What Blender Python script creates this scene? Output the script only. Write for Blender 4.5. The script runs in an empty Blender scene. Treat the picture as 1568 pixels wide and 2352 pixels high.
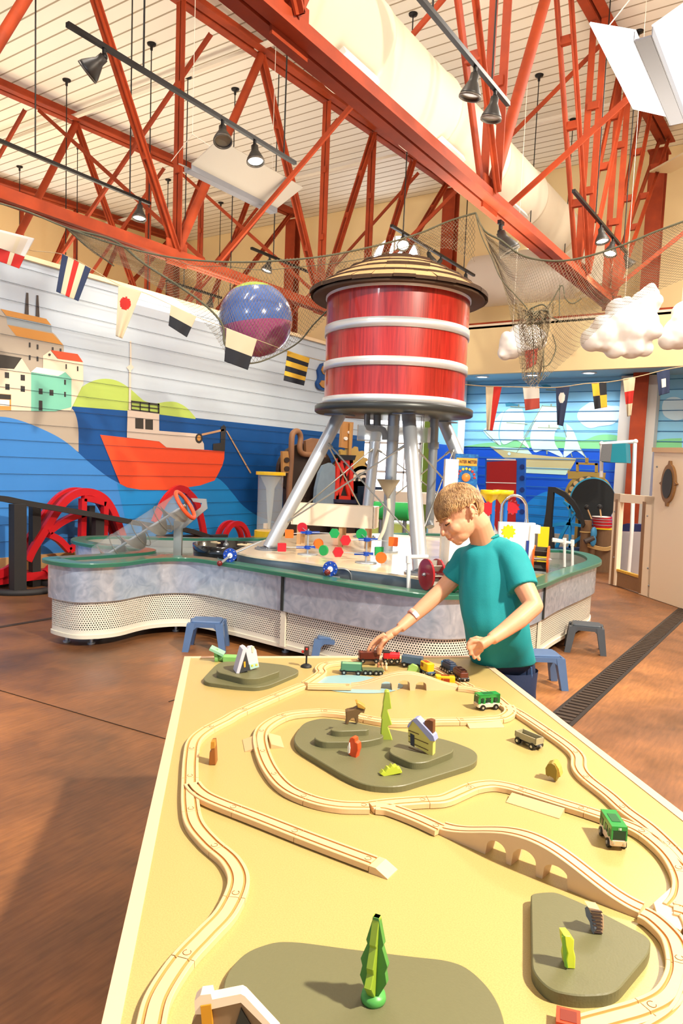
import bpy, math, random
from math import sin, cos, pi, sqrt, atan2, radians
from mathutils import Vector, Matrix, noise
random.seed(7)
C = bpy.context.scene.collection
S = bpy.context.scene
V = Vector

# ---------------- camera ----------------
F, PX, PY, HC = 1657.4, 784.0, 1220.0, 1.46
YAW, PIT, ROL = .58628, .08826, .03957
fwd = V((-sin(YAW)*cos(PIT), cos(YAW)*cos(PIT), -sin(PIT)))
_rt = V((cos(YAW), sin(YAW), 0)); _up = _rt.cross(fwd)
cr = _rt*cos(ROL) + _up*sin(ROL); cu = -_rt*sin(ROL) + _up*cos(ROL)
EYE = V((0, 0, HC))
cam_d = bpy.data.cameras.new('camera'); cam = bpy.data.objects.new('camera', cam_d); C.objects.link(cam)
cam_d.sensor_fit = 'VERTICAL'; cam_d.sensor_height = 36; cam_d.sensor_width = 24
cam_d.lens = 36*F/2352; cam_d.shift_y = (PY-1176)/2352; cam_d.clip_start = .02; cam_d.clip_end = 200
M = Matrix((cr, cu, -fwd)).transposed().to_4x4(); M.translation = EYE; cam.matrix_world = M
S.camera = cam

# ---------------- light ----------------
S.view_settings.view_transform = 'Standard'; S.view_settings.look = 'None'
S.view_settings.gamma = 1; S.view_settings.use_curve_mapping = False
S.view_settings.exposure = 0.0
world = bpy.data.worlds.new('World'); S.world = world; world.use_nodes = True
_nt = world.node_tree; bg = _nt.nodes['Background']; bg.inputs[1].default_value = .55
_tc = _nt.nodes.new('ShaderNodeTexCoord'); _sp = _nt.nodes.new('ShaderNodeSeparateXYZ'); _rp = _nt.nodes.new('ShaderNodeValToRGB')
_nt.links.new(_tc.outputs['Generated'], _sp.inputs[0]); _nt.links.new(_sp.outputs[2], _rp.inputs[0]); _nt.links.new(_rp.outputs[0], bg.inputs[0])
_rp.color_ramp.elements[0].position = .22; _rp.color_ramp.elements[0].color = (1.3, 1.6, 2.05, 1); _rp.color_ramp.elements[1].position = .5; _rp.color_ramp.elements[1].color = (.9, .84, .72, 1)
def area(name, loc, target, size, power, col=(1, .9, .75), sy=None):
    l = bpy.data.lights.new(name, 'AREA'); l.energy = power; l.color = col; l.size = size
    if sy: l.shape = 'RECTANGLE'; l.size_y = sy
    o = bpy.data.objects.new(name, l); C.objects.link(o); o.location = loc
    o.rotation_euler = (V(target)-V(loc)).to_track_quat('-Z', 'Y').to_euler(); return o
area('key_window_light', (2.9, 1.9, 5.4), (-1.2, 1.4, .6), .26, 900, (1, .90, .74))
area('hall_fill', (-4.4, 3.2, 6.5), (-4.6, 5.2, 1.0), 1.6, 300, (1, .94, .86))  # added fill lamp above the frame, no fixture there
area('ceiling_fill_hall', (-5.5, 7.0, 3.5), (-5.6, 7.01, 8), 1.6, 250, (1, .92, .74), 11)  # unseen upward area lamp added to brighten the ceiling and trusses
area('ceiling_fill_far_left', (-12.5, 7.5, 3.4), (-12.5, 7.51, 8), 4, 260, (1, .80, .52), 8)  # added upward fill for the ceiling beyond the mural wall, no fixture
def spotl(name, loc, target, power, col, ang, r=.12):
    l = bpy.data.lights.new(name, 'SPOT'); l.energy = power; l.color = col; l.spot_size = radians(ang); l.spot_blend = .7; l.shadow_soft_size = r
    o = bpy.data.objects.new(name, l); C.objects.link(o); o.location = loc; o.rotation_euler = (V(target)-V(loc)).to_track_quat('-Z', 'Y').to_euler()
spotl('fill_spot_left', (-3.2, -.8, 4.3), (-6.6, 6.0, 1.3), 560, (.92, .96, 1), 62, .25)  # added fill behind the camera for steel band and mural, on no track
spotl('fill_spot_mural', (-4.0, 1.0, 4.4), (-7.6, 4.6, 2.0), 110, (1, .93, .82), 75)  # extra unseen spot added to lift the mural, not a modelled lamp
spotl('fill_spot_boy', (.9, .2, 4.4), (-1.6, 4.6, .9), 230, (1, .93, .84), 50)  # unseen fill spot added for the boy, no lamp hangs here
area('ceiling_fill_right', (.6, 8, 3.4), (.6, 8.01, 8), 2.4, 130, (1, .95, .84), 6)  # added upward fill for the right-hand ceiling, no fixture modelled
area('right_fill', (.2, 8.8, 6.3), (-.9, 9.4, 0), 1.6, 620, (1, .94, .84), 4)  # area lamp added because the right side was too dim

# ---------------- materials ----------------
def lin(c):
    return c/12.92 if c <= .04045 else ((c+.055)/1.055)**2.4
def rgb(h):
    h = h.lstrip('#'); return tuple(lin(int(h[i:i+2], 16)/255) for i in (0, 2, 4)) + (1,)
MATS = {}
def mat(name, col, rough=.5, metal=0, var=0, scale=8, bump=0, bscale=60, emit=0, alpha=1, coat=0, stretch=None, trans=0, ior=1.45, col2=None, spec=.5):
    if name in MATS: return MATS[name]
    m = bpy.data.materials.new(name); m.use_nodes = True; nt = m.node_tree; b = nt.nodes['Principled BSDF']
    c = rgb(col); b.inputs['Base Color'].default_value = c; b.inputs['Roughness'].default_value = rough
    b.inputs['Metallic'].default_value = metal; b.inputs['Coat Weight'].default_value = coat
    b.inputs['Specular IOR Level'].default_value = spec
    b.inputs['Transmission Weight'].default_value = trans; b.inputs['IOR'].default_value = ior
    b.inputs['Alpha'].default_value = alpha
    if emit:
        b.inputs['Emission Color'].default_value = c; b.inputs['Emission Strength'].default_value = emit
    tc = nt.nodes.new('ShaderNodeTexCoord'); mp = nt.nodes.new('ShaderNodeMapping')
    nt.links.new(tc.outputs['Object'], mp.inputs[0])
    if stretch: mp.inputs['Scale'].default_value = stretch
    if var or col2:
        n = nt.nodes.new('ShaderNodeTexNoise'); n.inputs['Scale'].default_value = scale; n.inputs['Detail'].default_value = 6
        n.inputs['Roughness'].default_value = .6
        nt.links.new(mp.outputs[0], n.inputs[0])
        mx = nt.nodes.new('ShaderNodeMix'); mx.data_type = 'RGBA'
        if col2:
            mx.inputs[6].default_value = c; mx.inputs[7].default_value = rgb(col2)
            r = nt.nodes.new('ShaderNodeValToRGB'); r.color_ramp.elements[0].position = .38; r.color_ramp.elements[1].position = .62
            nt.links.new(n.outputs[0], r.inputs[0]); nt.links.new(r.outputs[0], mx.inputs[0])
        else:
            mx.inputs[6].default_value = tuple(x*(1-var) for x in c[:3])+(1,); mx.inputs[7].default_value = tuple(min(1, x*(1+var)) for x in c[:3])+(1,)
            nt.links.new(n.outputs[0], mx.inputs[0])
        nt.links.new(mx.outputs[2], b.inputs['Base Color'])
    if bump:
        n2 = nt.nodes.new('ShaderNodeTexNoise'); n2.inputs['Scale'].default_value = bscale; n2.inputs['Detail'].default_value = 3
        nt.links.new(mp.outputs[0], n2.inputs[0])
        bp = nt.nodes.new('ShaderNodeBump'); bp.inputs['Strength'].default_value = bump; bp.inputs['Distance'].default_value = .004
        nt.links.new(n2.outputs[0], bp.inputs['Height']); nt.links.new(bp.outputs[0], b.inputs['Normal'])
    MATS[name] = m; return m
def glow(name, col, s):
    if name in MATS: return MATS[name]
    m = bpy.data.materials.new(name); m.use_nodes = True; nt = m.node_tree; nt.nodes.clear()
    e = nt.nodes.new('ShaderNodeEmission'); e.inputs[0].default_value = rgb(col); e.inputs[1].default_value = s
    o = nt.nodes.new('ShaderNodeOutputMaterial'); nt.links.new(e.outputs[0], o.inputs[0]); MATS[name] = m; return m

# ---------------- picture measuring: a pixel's ray met with a real plane ----------------
def ray(a, b): return (a-PX)/F*cr - (b-PY)/F*cu + fwd
def at(a, b, x=None, y=None, z=None, d=None, vert=None):
    v = ray(a, b)
    if x is not None: t = x/v.x
    elif y is not None: t = y/v.y
    elif z is not None: t = (z-HC)/v.z
    elif vert is not None:                      # distance of the vertical axis through (vx, vy)
        t = (V((vert[0], vert[1], HC))-EYE).dot(fwd)
        p = V((vert[0], vert[1], 0)); t0 = t
        for _ in range(8):
            q = EYE+v*t0; p.z = q.z; t0 = (p-EYE).dot(fwd)
        return EYE+v*t0
    else: t = d
    return EYE+v*t

# ---------------- meshes ----------------
WL = {}
class MB:
    def __init__(s): s.v = []; s.f = []; s.m = []; s.sm = []; s.uv = {}
    def add(s, vs, fs, mi=0, smooth=False):
        o = len(s.v); s.v += [tuple(p) for p in vs]
        for f in fs: s.f.append(tuple(i+o for i in f)); s.m.append(mi); s.sm.append(smooth)
        return s
    def box(s, c, sz, mi=0, R=None, taper=None):
        c = V(c); vs = []
        for z in (-.5, .5):
            k = 1 if (taper is None or z < 0) else taper
            for x, y in ((-.5, -.5), (.5, -.5), (.5, .5), (-.5, .5)):
                p = V((x*sz[0]*k, y*sz[1]*k, z*sz[2])); vs.append(c+(R @ p if R else p))
        return s.add(vs, [(3, 2, 1, 0), (4, 5, 6, 7), (0, 1, 5, 4), (1, 2, 6, 5), (2, 3, 7, 6), (3, 0, 4, 7)], mi)
    def beam(s, p, q, w, h, mi=0, up=(0, 0, 1)):
        p = V(p); q = V(q); d = (q-p).normalized(); up = V(up)
        if abs(d.dot(up)) > .98: up = V((1, 0, 0))
        a = d.cross(up).normalized(); b = a.cross(d).normalized()
        vs = [e+a*x*w/2+b*y*h/2 for e in (p, q) for x, y in ((-1, -1), (1, -1), (1, 1), (-1, 1))]
        return s.add(vs, [(0, 1, 2, 3), (7, 6, 5, 4), (4, 5, 1, 0), (5, 6, 2, 1), (6, 7, 3, 2), (7, 4, 0, 3)], mi)
    def tube(s, pts, r, n=8, mi=0, closed=False, cap=True, smooth=True, sq=1):
        pts = [V(p) for p in pts]; N = len(pts); rings = []; prev = None
        for i, p in enumerate(pts):
            if closed: d = pts[(i+1) % N]-pts[i-1]
            else: d = pts[min(i+1, N-1)]-pts[max(i-1, 0)]
            d = d.normalized() if d.length > 1e-9 else V((0, 0, 1))
            if prev is None:
                a = d.orthogonal().normalized()
            else:
                a = prev-d*prev.dot(d)
                a = a.normalized() if a.length > 1e-6 else d.orthogonal().normalized()
            prev = a; b = d.cross(a); rr = r[i] if isinstance(r, (list, tuple)) else r
            rings.append([p+(a*cos(2*pi*k/n)+b*sin(2*pi*k/n)*sq)*rr for k in range(n)])
        vs = [p for q in rings for p in q]; fs = []
        for i in range(N if closed else N-1):
            j = (i+1) % N
            for k in range(n): fs.append((i*n+k, i*n+(k+1) % n, j*n+(k+1) % n, j*n+k))
        s.add(vs, fs, mi, smooth)
        if cap and not closed:
            s.add(rings[0], [tuple(range(n-1, -1, -1))], mi); s.add(rings[-1], [tuple(range(n))], mi)
        return s
    def cyl(s, p, q, r, r2=None, n=24, mi=0, smooth=True): return s.tube([p, q], [r, r if r2 is None else r2], n, mi, smooth=smooth)
    def lathe(s, prof, o=(0, 0, 0), n=32, mi=0, R=None, smooth=True, a0=0, a1=2*pi):
        o = V(o); full = abs(a1-a0-2*pi) < 1e-6; K = n if full else n+1; vs = []
        for r, z in prof:
            for k in range(K):
                t = a0+(a1-a0)*k/n; p = V((r*cos(t), r*sin(t), z)); vs.append(o+(R @ p if R else p))
        fs = []
        for i in range(len(prof)-1):
            for k in range(n):
                k2 = (k+1) % K; fs.append((i*K+k, i*K+k2, (i+1)*K+k2, (i+1)*K+k))
        return s.add(vs, fs, mi, smooth)
    def prism(s, poly, o, ax, ay, th, mi=0, bev=0, mt=None):
        """poly 2D in the frame (ax, ay) at o, extruded th along ax x ay (0 .. th)"""
        o = V(o); ax = V(ax); ay = V(ay); az = ax.cross(ay).normalized(); n = len(poly)
        A = sum(poly[i][0]*poly[(i+1) % n][1]-poly[(i+1) % n][0]*poly[i][1] for i in range(n))
        if A < 0: poly = poly[::-1]
        lv = [(poly, 0)]
        if bev:
            cx = sum(p[0] for p in poly)/n; cy = sum(p[1] for p in poly)/n
            def shr(k):
                out = []
                for i in range(n):
                    p0 = V(poly[i-1]); p1 = V(poly[i]); p2 = V(poly[(i+1) % n])
                    d = (p2-p0); d = d.normalized() if d.length else V((1, 0)); out.append((p1.x-d.y*k, p1.y+d.x*k))
                return out
            lv = [(poly, 0), (poly, th-bev), (shr(bev), th)]
        else: lv = [(poly, 0), (poly, th)]
        vs = [o+ax*p[0]+ay*p[1]+az*h for L, h in lv for p in L]; fs = [tuple(range(n-1, -1, -1))]
        for k in range(len(lv)-1):
            for i in range(n): fs.append((k*n+i, k*n+(i+1) % n, (k+1)*n+(i+1) % n, (k+1)*n+i))
        s.add(vs, fs, mi); s.add([vs[(len(lv)-1)*n+i] for i in range(n)], [tuple(range(n))], mi if mt is None else mt); return s
    def poly(s, pts, mi=0): return s.add(pts, [tuple(range(len(pts)))], mi)
    def ball(s, c, r, n=16, mi=0, sc=(1, 1, 1), R=None):
        prof = [(max(1e-5, sin(pi*i/(n//2))), -cos(pi*i/(n//2))) for i in range(n//2+1)]; c = V(c); vs = []
        t = MB(); t.lathe(prof, (0, 0, 0), n)
        for p in t.v:
            q = V((p[0]*r*sc[0], p[1]*r*sc[1], p[2]*r*sc[2])); vs.append(c+(R @ q if R else q))
        return s.add(vs, t.f, mi, True)
    def build(s, name, mats, parent=None, world=True, origin=None, uv=None):
        me = bpy.data.meshes.new(name); off = V((0, 0, 0))
        if not isinstance(mats, (list, tuple)): mats = [mats]
        if parent is not None: off = WL.get(parent.name, V((0, 0, 0))) if world else off
        elif origin is not None: off = V(origin)
        elif world and s.v:
            xs = [p[0] for p in s.v]; ys = [p[1] for p in s.v]; zs = [p[2] for p in s.v]
            off = V(((min(xs)+max(xs))/2, (min(ys)+max(ys))/2, min(zs)))
        me.from_pydata([tuple(V(p)-off) for p in s.v], [], s.f)
        for m in mats: me.materials.append(m)
        for i, p in enumerate(me.polygons): p.material_index = s.m[i]; p.use_smooth = s.sm[i]
        if uv:
            l = me.uv_layers.new(name='UVMap')
            for p in me.polygons:
                for li in p.loop_indices: l.data[li].uv = uv[me.loops[li].vertex_index]
        me.update(); o = bpy.data.objects.new(name, me); C.objects.link(o)
        if parent is not None: o.parent = parent; WL[o.name] = off
        else: o.location = off; WL[o.name] = off
        return o
def tag(o, label=None, cat=None, group=None, kind=None):
    if label: o['label'] = label
    if cat: o['category'] = cat
    if group: o['group'] = group
    if kind: o['kind'] = kind
    return o
def thing(name, label, cat, loc=(0, 0, 0), group=None):
    o = bpy.data.objects.new(name, None); o.empty_display_size = .1; C.objects.link(o); o.location = loc
    WL[o.name] = V(loc); return tag(o, label, cat, group)
def struct(o): o['kind'] = 'structure'; return o
def dup(root, loc, rz=0, label=None, group=None, sc=None):
    r = root.copy(); C.objects.link(r); r.location = loc; r.rotation_euler = (0, 0, rz)
    if sc: r.scale = (sc, sc, sc)
    if label: r['label'] = label
    if group: r['group'] = group
    for ch in list(root.children):
        c = ch.copy(); C.objects.link(c); c.parent = r
        for g in list(ch.children):
            d = g.copy(); C.objects.link(d); d.parent = c
    return r
def crom(pts, n=8, closed=False):
    P = [V(p) for p in pts]; N = len(P); out = []
    for i in range(N if closed else N-1):
        if closed: p0, p1, p2, p3 = P[i-1], P[i], P[(i+1) % N], P[(i+2) % N]
        else: p0, p1, p2, p3 = P[max(i-1, 0)], P[i], P[i+1], P[min(i+2, N-1)]
        for k in range(n):
            t = k/n; out.append(.5*((2*p1)+(p2-p0)*t+(2*p0-5*p1+4*p2-p3)*t*t+(3*p1-p0-3*p2+p3)*t**3))
    if not closed: out.append(P[-1])
    return out
def resample(P, step):
    L = [0]
    for a, b in zip(P, P[1:]): L.append(L[-1]+(b-a).length)
    n = max(1, round(L[-1]/step)); out = []; j = 0
    for i in range(n+1):
        s = L[-1]*i/n
        while j < len(L)-2 and L[j+1] < s: j += 1
        t = (s-L[j])/max(1e-9, L[j+1]-L[j]); out.append(P[j].lerp(P[j+1], min(1, max(0, t))))
    return out
def rnd2(poly, r, n=5):
    """round the corners of a 2D polygon"""
    out = []; N = len(poly)
    for i in range(N):
        a = V(poly[i-1]); b = V(poly[i]); c = V(poly[(i+1) % N])
        ra = min(r, (a-b).length*.45, (c-b).length*.45); p = b+(a-b).normalized()*ra; q = b+(c-b).normalized()*ra
        for k in range(n+1):
            t = k/n; w = p*(1-t)**2+b*2*t*(1-t)+q*t*t; out.append((w.x, w.y))
    return out
ORD = ['first', 'second', 'third', 'fourth', 'fifth', 'sixth', 'seventh', 'eighth', 'ninth', 'tenth', 'eleventh', 'twelfth', 'thirteenth', 'fourteenth', 'fifteenth', 'sixteenth', 'seventeenth', 'eighteenth', 'nineteenth', 'twentieth']

# common materials
RED_STEEL = mat('red_oxide_paint', '#A23A0E', .72, var=.14, scale=3, bump=.1, bscale=30, col2='#8C300A')
CREAM = mat('ceiling_boards_paint', '#F2EDE0', .6)
YEL = mat('warm_yellow_wall_paint', '#F6DCA6', .7, var=.03, scale=2)
BLACK = mat('black_metal', '#1E1C1C', .45, .4)
BLACKM = mat('matte_black', '#201F1F', .6)
STEEL = mat('galvanised_steel', '#B9BFC5', .36, .6, var=.08, scale=6, bump=.15, bscale=12)
GREYM = mat('grey_metal', '#8C9096', .4, .7, var=.08)
WHITE = mat('white_paint', '#F2EFEA', .45)
WHITEG = mat('white_gloss_plastic', '#F4F4F2', .25)
WOOD = mat('pale_wood', '#E8CDA6', .5, var=.1, scale=6, stretch=(1, 14, 1))
GREEN_RIM = mat('green_solid_surface', '#2F6B56', .3, var=.12, scale=90, coat=.3)
BULB = glow('lamp_face_lit', '#FFF4DC', 9)

# ---------------- floor ----------------
def floor_mat():
    m = bpy.data.materials.new('stained_concrete'); m.use_nodes = True; nt = m.node_tree; b = nt.nodes['Principled BSDF']
    tc = nt.nodes.new('ShaderNodeTexCoord'); L = nt.links.new
    n1 = nt.nodes.new('ShaderNodeTexNoise'); n1.inputs['Scale'].default_value = .55; n1.inputs['Detail'].default_value = 8; n1.inputs['Roughness'].default_value = .62
    n2 = nt.nodes.new('ShaderNodeTexNoise'); n2.inputs['Scale'].default_value = 3.5; n2.inputs['Detail'].default_value = 10; n2.inputs['Distortion'].default_value = .6
    n3 = nt.nodes.new('ShaderNodeTexNoise'); n3.inputs['Scale'].default_value = 60; n3.inputs['Detail'].default_value = 6
    mp = nt.nodes.new('ShaderNodeMapping'); mp.inputs['Rotation'].default_value = (0, 0, .9); mp.inputs['Scale'].default_value = (1, .12, 1)
    L(tc.outputs['Object'], n1.inputs[0]); L(tc.outputs['Object'], n2.inputs[0]); L(tc.outputs['Object'], mp.inputs[0]); L(mp.outputs[0], n3.inputs[0])
    r1 = nt.nodes.new('ShaderNodeValToRGB'); e = r1.color_ramp.elements
    e[0].position = .3; e[0].color = rgb('#553722'); e[1].position = .72; e[1].color = rgb('#AC703A')
    x = e.new(.5); x.color = rgb('#80522F'); L(n1.outputs[0], r1.inputs[0])
    mx = nt.nodes.new('ShaderNodeMix'); mx.data_type = 'RGBA'; mx.blend_type = 'OVERLAY'; mx.inputs[0].default_value = .55
    L(r1.outputs[0], mx.inputs[6]); L(n2.outputs[0], mx.inputs[7])
    mx2 = nt.nodes.new('ShaderNodeMix'); mx2.data_type = 'RGBA'; mx2.blend_type = 'OVERLAY'; mx2.inputs[0].default_value = .5
    L(mx.outputs[2], mx2.inputs[6]); L(n3.outputs[0], mx2.inputs[7])
    L(mx2.outputs[2], b.inputs['Base Color']); b.inputs['Roughness'].default_value = .42
    rr = nt.nodes.new('ShaderNodeMapRange'); rr.inputs[3].default_value = .3; rr.inputs[4].default_value = .6; L(n2.outputs[0], rr.inputs[0]); L(rr.outputs[0], b.inputs['Roughness'])
    bp = nt.nodes.new('ShaderNodeBump'); bp.inputs['Strength'].default_value = .12; L(n3.outputs[0], bp.inputs['Height']); L(bp.outputs[0], b.inputs['Normal'])
    return m
FL = floor_mat()
m = MB(); m.box((-4, 5.5, -.05), (24.4, 19.4, .1)); o = struct(m.build('floor', FL))
# expansion joints and the trench drain
m = MB()
def strip(m, p, q, w, z=.002, mi=0):
    p = V((p[0], p[1], 0)); q = V((q[0], q[1], 0)); n = (q-p).normalized(); a = V((-n.y, n.x, 0))*w/2
    m.box(((p+q)/2+V((0, 0, z))), ((q-p).length, w, .003), mi, Matrix.Rotation(atan2(n.y, n.x), 3, 'Z'))
DK = mat('dark_joint', '#3A2A20', .8)
strip(m, (-1.24, -3), (-1.24, -2.9), .01)
strip(m, (-5.69, 2.0), (-5.69, 14.4), .06); strip(m, (-3.2, 3.0), (-3.2, 5), .008); strip(m, (-6, 2.35), (-2.2, 2.62), .003)
struct(m.build('trim_1', DK))
t = thing('trench_drain', 'dark slotted trench drain running along the brown floor beside the small stools', 'drain', (-1.24, 6, 0))
m = MB(); m.box((-1.2, 6, .002), (.17, 14, .004)); m.build('drain_frame', mat('drain_dark', '#2A211C', .6, var=.3, scale=20), t)
m = MB()
for i in range(220):
    y = -.9+i*.0635
    m.box((-1.2, y, .007), (.12, .03, .006))
m.build('grate', mat('drain_grate', '#4A3B30', .55, .3, var=.35, scale=9), t)
# ---------------- ceiling ----------------
def zc(y): return 6.97+.045*y
m = MB()
m.add([(-16.2, -4, zc(-4)), (8.2, -4, zc(-4)), (8.2, 15.2, zc(15.2)), (-16.2, 15.2, zc(15.2)), (-16.2, -4, zc(-4)+.1), (8.2, -4, zc(-4)+.1), (8.2, 15.2, zc(15.2)+.1), (-16.2, 15.2, zc(15.2)+.1)],
      [(0, 3, 2, 1), (4, 5, 6, 7), (0, 1, 5, 4), (1, 2, 6, 5), (2, 3, 7, 6), (3, 0, 4, 7)])
GRV = mat('board_groove', '#A89A84', .8)
y = -3.9
while y < 15:
    m.box((-4, y, zc(y)-.001), (24.4, .022, .004), 1); y += .235
struct(m.build('ceiling', [CREAM, GRV]))
CON = mat('pale_conduit', '#E6DCCB', .5)
for y in (7.95, 12.25):
    m = MB(); m.box((-4, y, zc(y)-.16), (24, .07, .05)); struct(m.build('trim_%d' % (2 if y < 9 else 3), CON))
# ---------------- upper walls ----------------
m = MB(); m.box((-16.0, 5.5, 3.9), (.2, 19.4, 7.9)); struct(m.build('wall_left_far', YEL))
m = MB(); m.box((.9, 15.0, 5.7), (14.6, .2, 4.6)); m.box((-11.2, 15.0, 3.9), (9.6, .2, 7.9)); struct(m.build('wall_back', YEL))
m = MB(); m.box((8.1, 5.5, 3.9), (.2, 19.4, 7.9)); struct(m.build('wall_right', YEL))
# clerestory windows in the upper back wall
SKYW = glow('window_daylight', '#F3F8FF', 7)
def arched(name, cx, z0, w, h):
    m = MB(); poly = [(-w/2, 0), (w/2, 0)]+[(w/2*cos(pi*k/16), h-w/2+w/2*sin(pi*k/16)) for k in range(17)]
    m.prism(poly, (cx, 14.89, z0), (1, 0, 0), (0, 0, 1), .02); o = struct(m.build(name, SKYW))
    m = MB()
    big = [(a*1.08, b*1.03-.03) for a, b in poly]; n = len(poly)
    vs = [V((cx+p[0], 14.84, z0+p[1])) for p in big]+[V((cx+p[0], 14.84, z0+p[1])) for p in poly]
    vs2 = [v+V((0, .06, 0)) for v in vs]
    fs = [(i, (i+1) % n, n+(i+1) % n, n+i) for i in range(n)]
    m.add(vs+vs2, fs+[(2*n+i, 3*n+i, 3*n+(i+1) % n, 2*n+(i+1) % n) for i in range(n)]+[(i, 2*n+i, 2*n+(i+1) % n, (i+1) % n) for i in range(n)])
    m.box((cx, 14.85, z0+h*.5), (.05, .05, h)); m.box((cx, 14.85, z0+h*.55), (w, .05, .05))
    m.build('window_frame', WHITE, o)
p = at(905, 660, y=14.9); q = at(905, 545, y=14.9)
arched('window_1', p.x, p.z, 1.25, q.z-p.z)
p = at(60, 640, x=-15.9); 
m = MB(); a = at(0, 640, x=-15.88); b = at(62, 570, x=-15.88)
m.box((-15.89, (a.y+b.y)/2-.4, 5.2), (.03, 1.6, 1.5)); struct(m.build('window_2', SKYW))
p = at(1245, 600, y=14.9); m = MB(); m.box((p.x, 14.89, p.z-.1), (.62, .03, 1.0)); struct(m.build('window_3', SKYW))

# ---------------- left mural wall ----------------
WX = -7.6
def L2(m, pts, mi, k=1):
    P = [at(u, v, x=WX) for u, v in pts]
    P = [V((WX+.0015*k, q.y, q.z)) for q in P]; nrm = V((0, 0, 0))
    for i in range(len(P)): nrm += P[i].cross(P[(i+1) % len(P)])
    if nrm.x < 0: P = P[::-1]
    m.add(P, [tuple(range(len(P)))], mi)
def cr3(o, s, pts): return [(o[0]+a/s, o[1]+b/s) for a, b in pts]
K3 = lambda pts: cr3((0, 560), 2.6133, pts)
mur = ['#C2CEDA', '#0B4E93', '#3F86D0', '#2B72BE', '#B4A694', '#C98A3E', '#443832', '#F1DCC0', '#3F3A34', '#7CC8AE', '#F0ECE4', '#E0532F', '#B7CE62', '#F4532B', '#E2CFBE', '#3A3634', '#9CA6AC', '#C49A74', '#D89A4E', '#1E86CC']
MM = [mat('mural_%d' % i, c, .45, var=.05, scale=3) for i, c in enumerate(mur)]
m = MB()
yend = at(838, 1000, x=WX).y; ZT = 3.62
m.box((WX-.06, (yend-3)/2, ZT/2), (.12, yend+3, ZT), 0)
def sm(pts, n=5): return [(p.x, p.y) for p in crom([V((a, b, 0)) for a, b in pts], n)]
# sea
seab = [at(163, 929, x=WX)]
zs = seab[0].z
def WP(m, yz, mi, k): 
    P = [V((WX+.0015*k, a, b)) for a, b in yz]; nrm = V((0, 0, 0))
    for i in range(len(P)): nrm += P[i].cross(P[(i+1) % len(P)])
    if nrm.x < 0: P = P[::-1]
    m.add(P, [tuple(range(len(P)))], mi)
y163 = seab[0].y
WP(m, [(-3, .30), (yend, .30), (yend, zs), (-3, zs)], 1, 1)
# green hills
L2(m, K3(sm([(425, 968), (440, 920), (490, 860), (560, 822), (630, 810), (700, 822), (770, 862), (830, 915), (870, 945), (930, 958), (1000, 948), (1060, 952), (1120, 985), (1172, 1043)]))+K3([(1172, 1052), (800, 1005), (425, 975)]), 12, 2)
# town rock
L2(m, K3([(-60, 1000), (180, 1003)]+sm([(330, 1003), (360, 975), (400, 972), (440, 1000), (462, 1060), (470, 1130)])+[(470, 1250), (300, 1140), (-60, 1060)]), 4, 3)
# light wave (big) at the left
L2(m, K3(sm([(-100, 1045), (0, 1038), (90, 1052), (200, 1090), (330, 1150), (420, 1210), (520, 1300), (640, 1395), (740, 1450)])) + K3([(860, 1490), (860, 1700), (900, 2120), (-100, 2120)]), 2, 4)
WP(m, [(-3, .30), (at(-38, 1500, x=WX).y, .30), (at(-38, 990, x=WX).y, at(-38, 960, x=WX).z), (-3, 2.05)], 2, 3)
# hull
L2(m, K3([(598, 1146), (952, 1186), (995, 1222), (1345, 1245), (1343, 1290)]+sm([(1332, 1330), (1310, 1375), (1285, 1420)])+[(1200, 1450), (1000, 1480), (840, 1476), (760, 1462), (718, 1440)]), 13, 5)
# second wave
L2(m, K3(sm([(700, 1440), (760, 1464), (850, 1472), (940, 1455), (1030, 1415), (1110, 1392), (1200, 1387), (1290, 1400), (1345, 1440), (1400, 1505), (1460, 1575), (1560, 1640), (1700, 1680)]))+K3([(1900, 1700), (2150, 1700), (2150, 1930), (860, 2120)]), 19, 4.5)
# boat house
L2(m, K3([(762, 998), (952, 1017), (952, 1122), (1185, 1140), (1220, 1200), (1222, 1236), (995, 1222), (952, 1186), (758, 1163)]), 14, 7)
for q in ([(808, 1046), (857, 1050), (857, 1112), (808, 1108)], [(868, 1053), (914, 1056), (914, 1117), (868, 1113)]): L2(m, K3(q), 8, 8)
for q in ([(778, 940), (952, 960), (952, 970), (778, 950)], [(778, 990), (952, 1012), (952, 1020), (778, 999)], [(778, 940), (787, 940), (787, 999), (778, 999)], [(944, 958), (953, 960), (953, 1018), (944, 1016)], [(835, 950), (841, 950), (841, 1005), (835, 1005)], [(888, 955), (896, 956), (896, 1012), (888, 1010)], [(778, 968), (952, 988), (952, 994), (778, 975)]): L2(m, K3(q), 15, 8)
L2(m, K3([(775, 583), (783, 583), (785, 725), (800, 742), (782, 760), (782, 998), (768, 997), (770, 760), (755, 742), (775, 725)]), 14, 9)
# crane
c = [(1190+40*.55*cos(t*pi/8)*1, 1168+30*sin(t*pi/8)) for t in range(16)]; L2(m, K3(c), 15, 8)
c = [(1190+12*cos(t*pi/8), 1166+17*sin(t*pi/8)) for t in range(16)]; L2(m, K3(c), 18, 9)
L2(m, K3([(1205, 1140), (1340, 1110), (1342, 1122), (1210, 1152)]), 17, 8)
L2(m, K3([(1322, 1100), (1340, 1085), (1352, 1100), (1345, 1245), (1275, 1240), (1275, 1200), (1320, 1195)]), 15, 8)
L2(m, K3([(1352, 1122), (1360, 1122), (1505, 1375), (1497, 1378)]), 17, 8)
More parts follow.
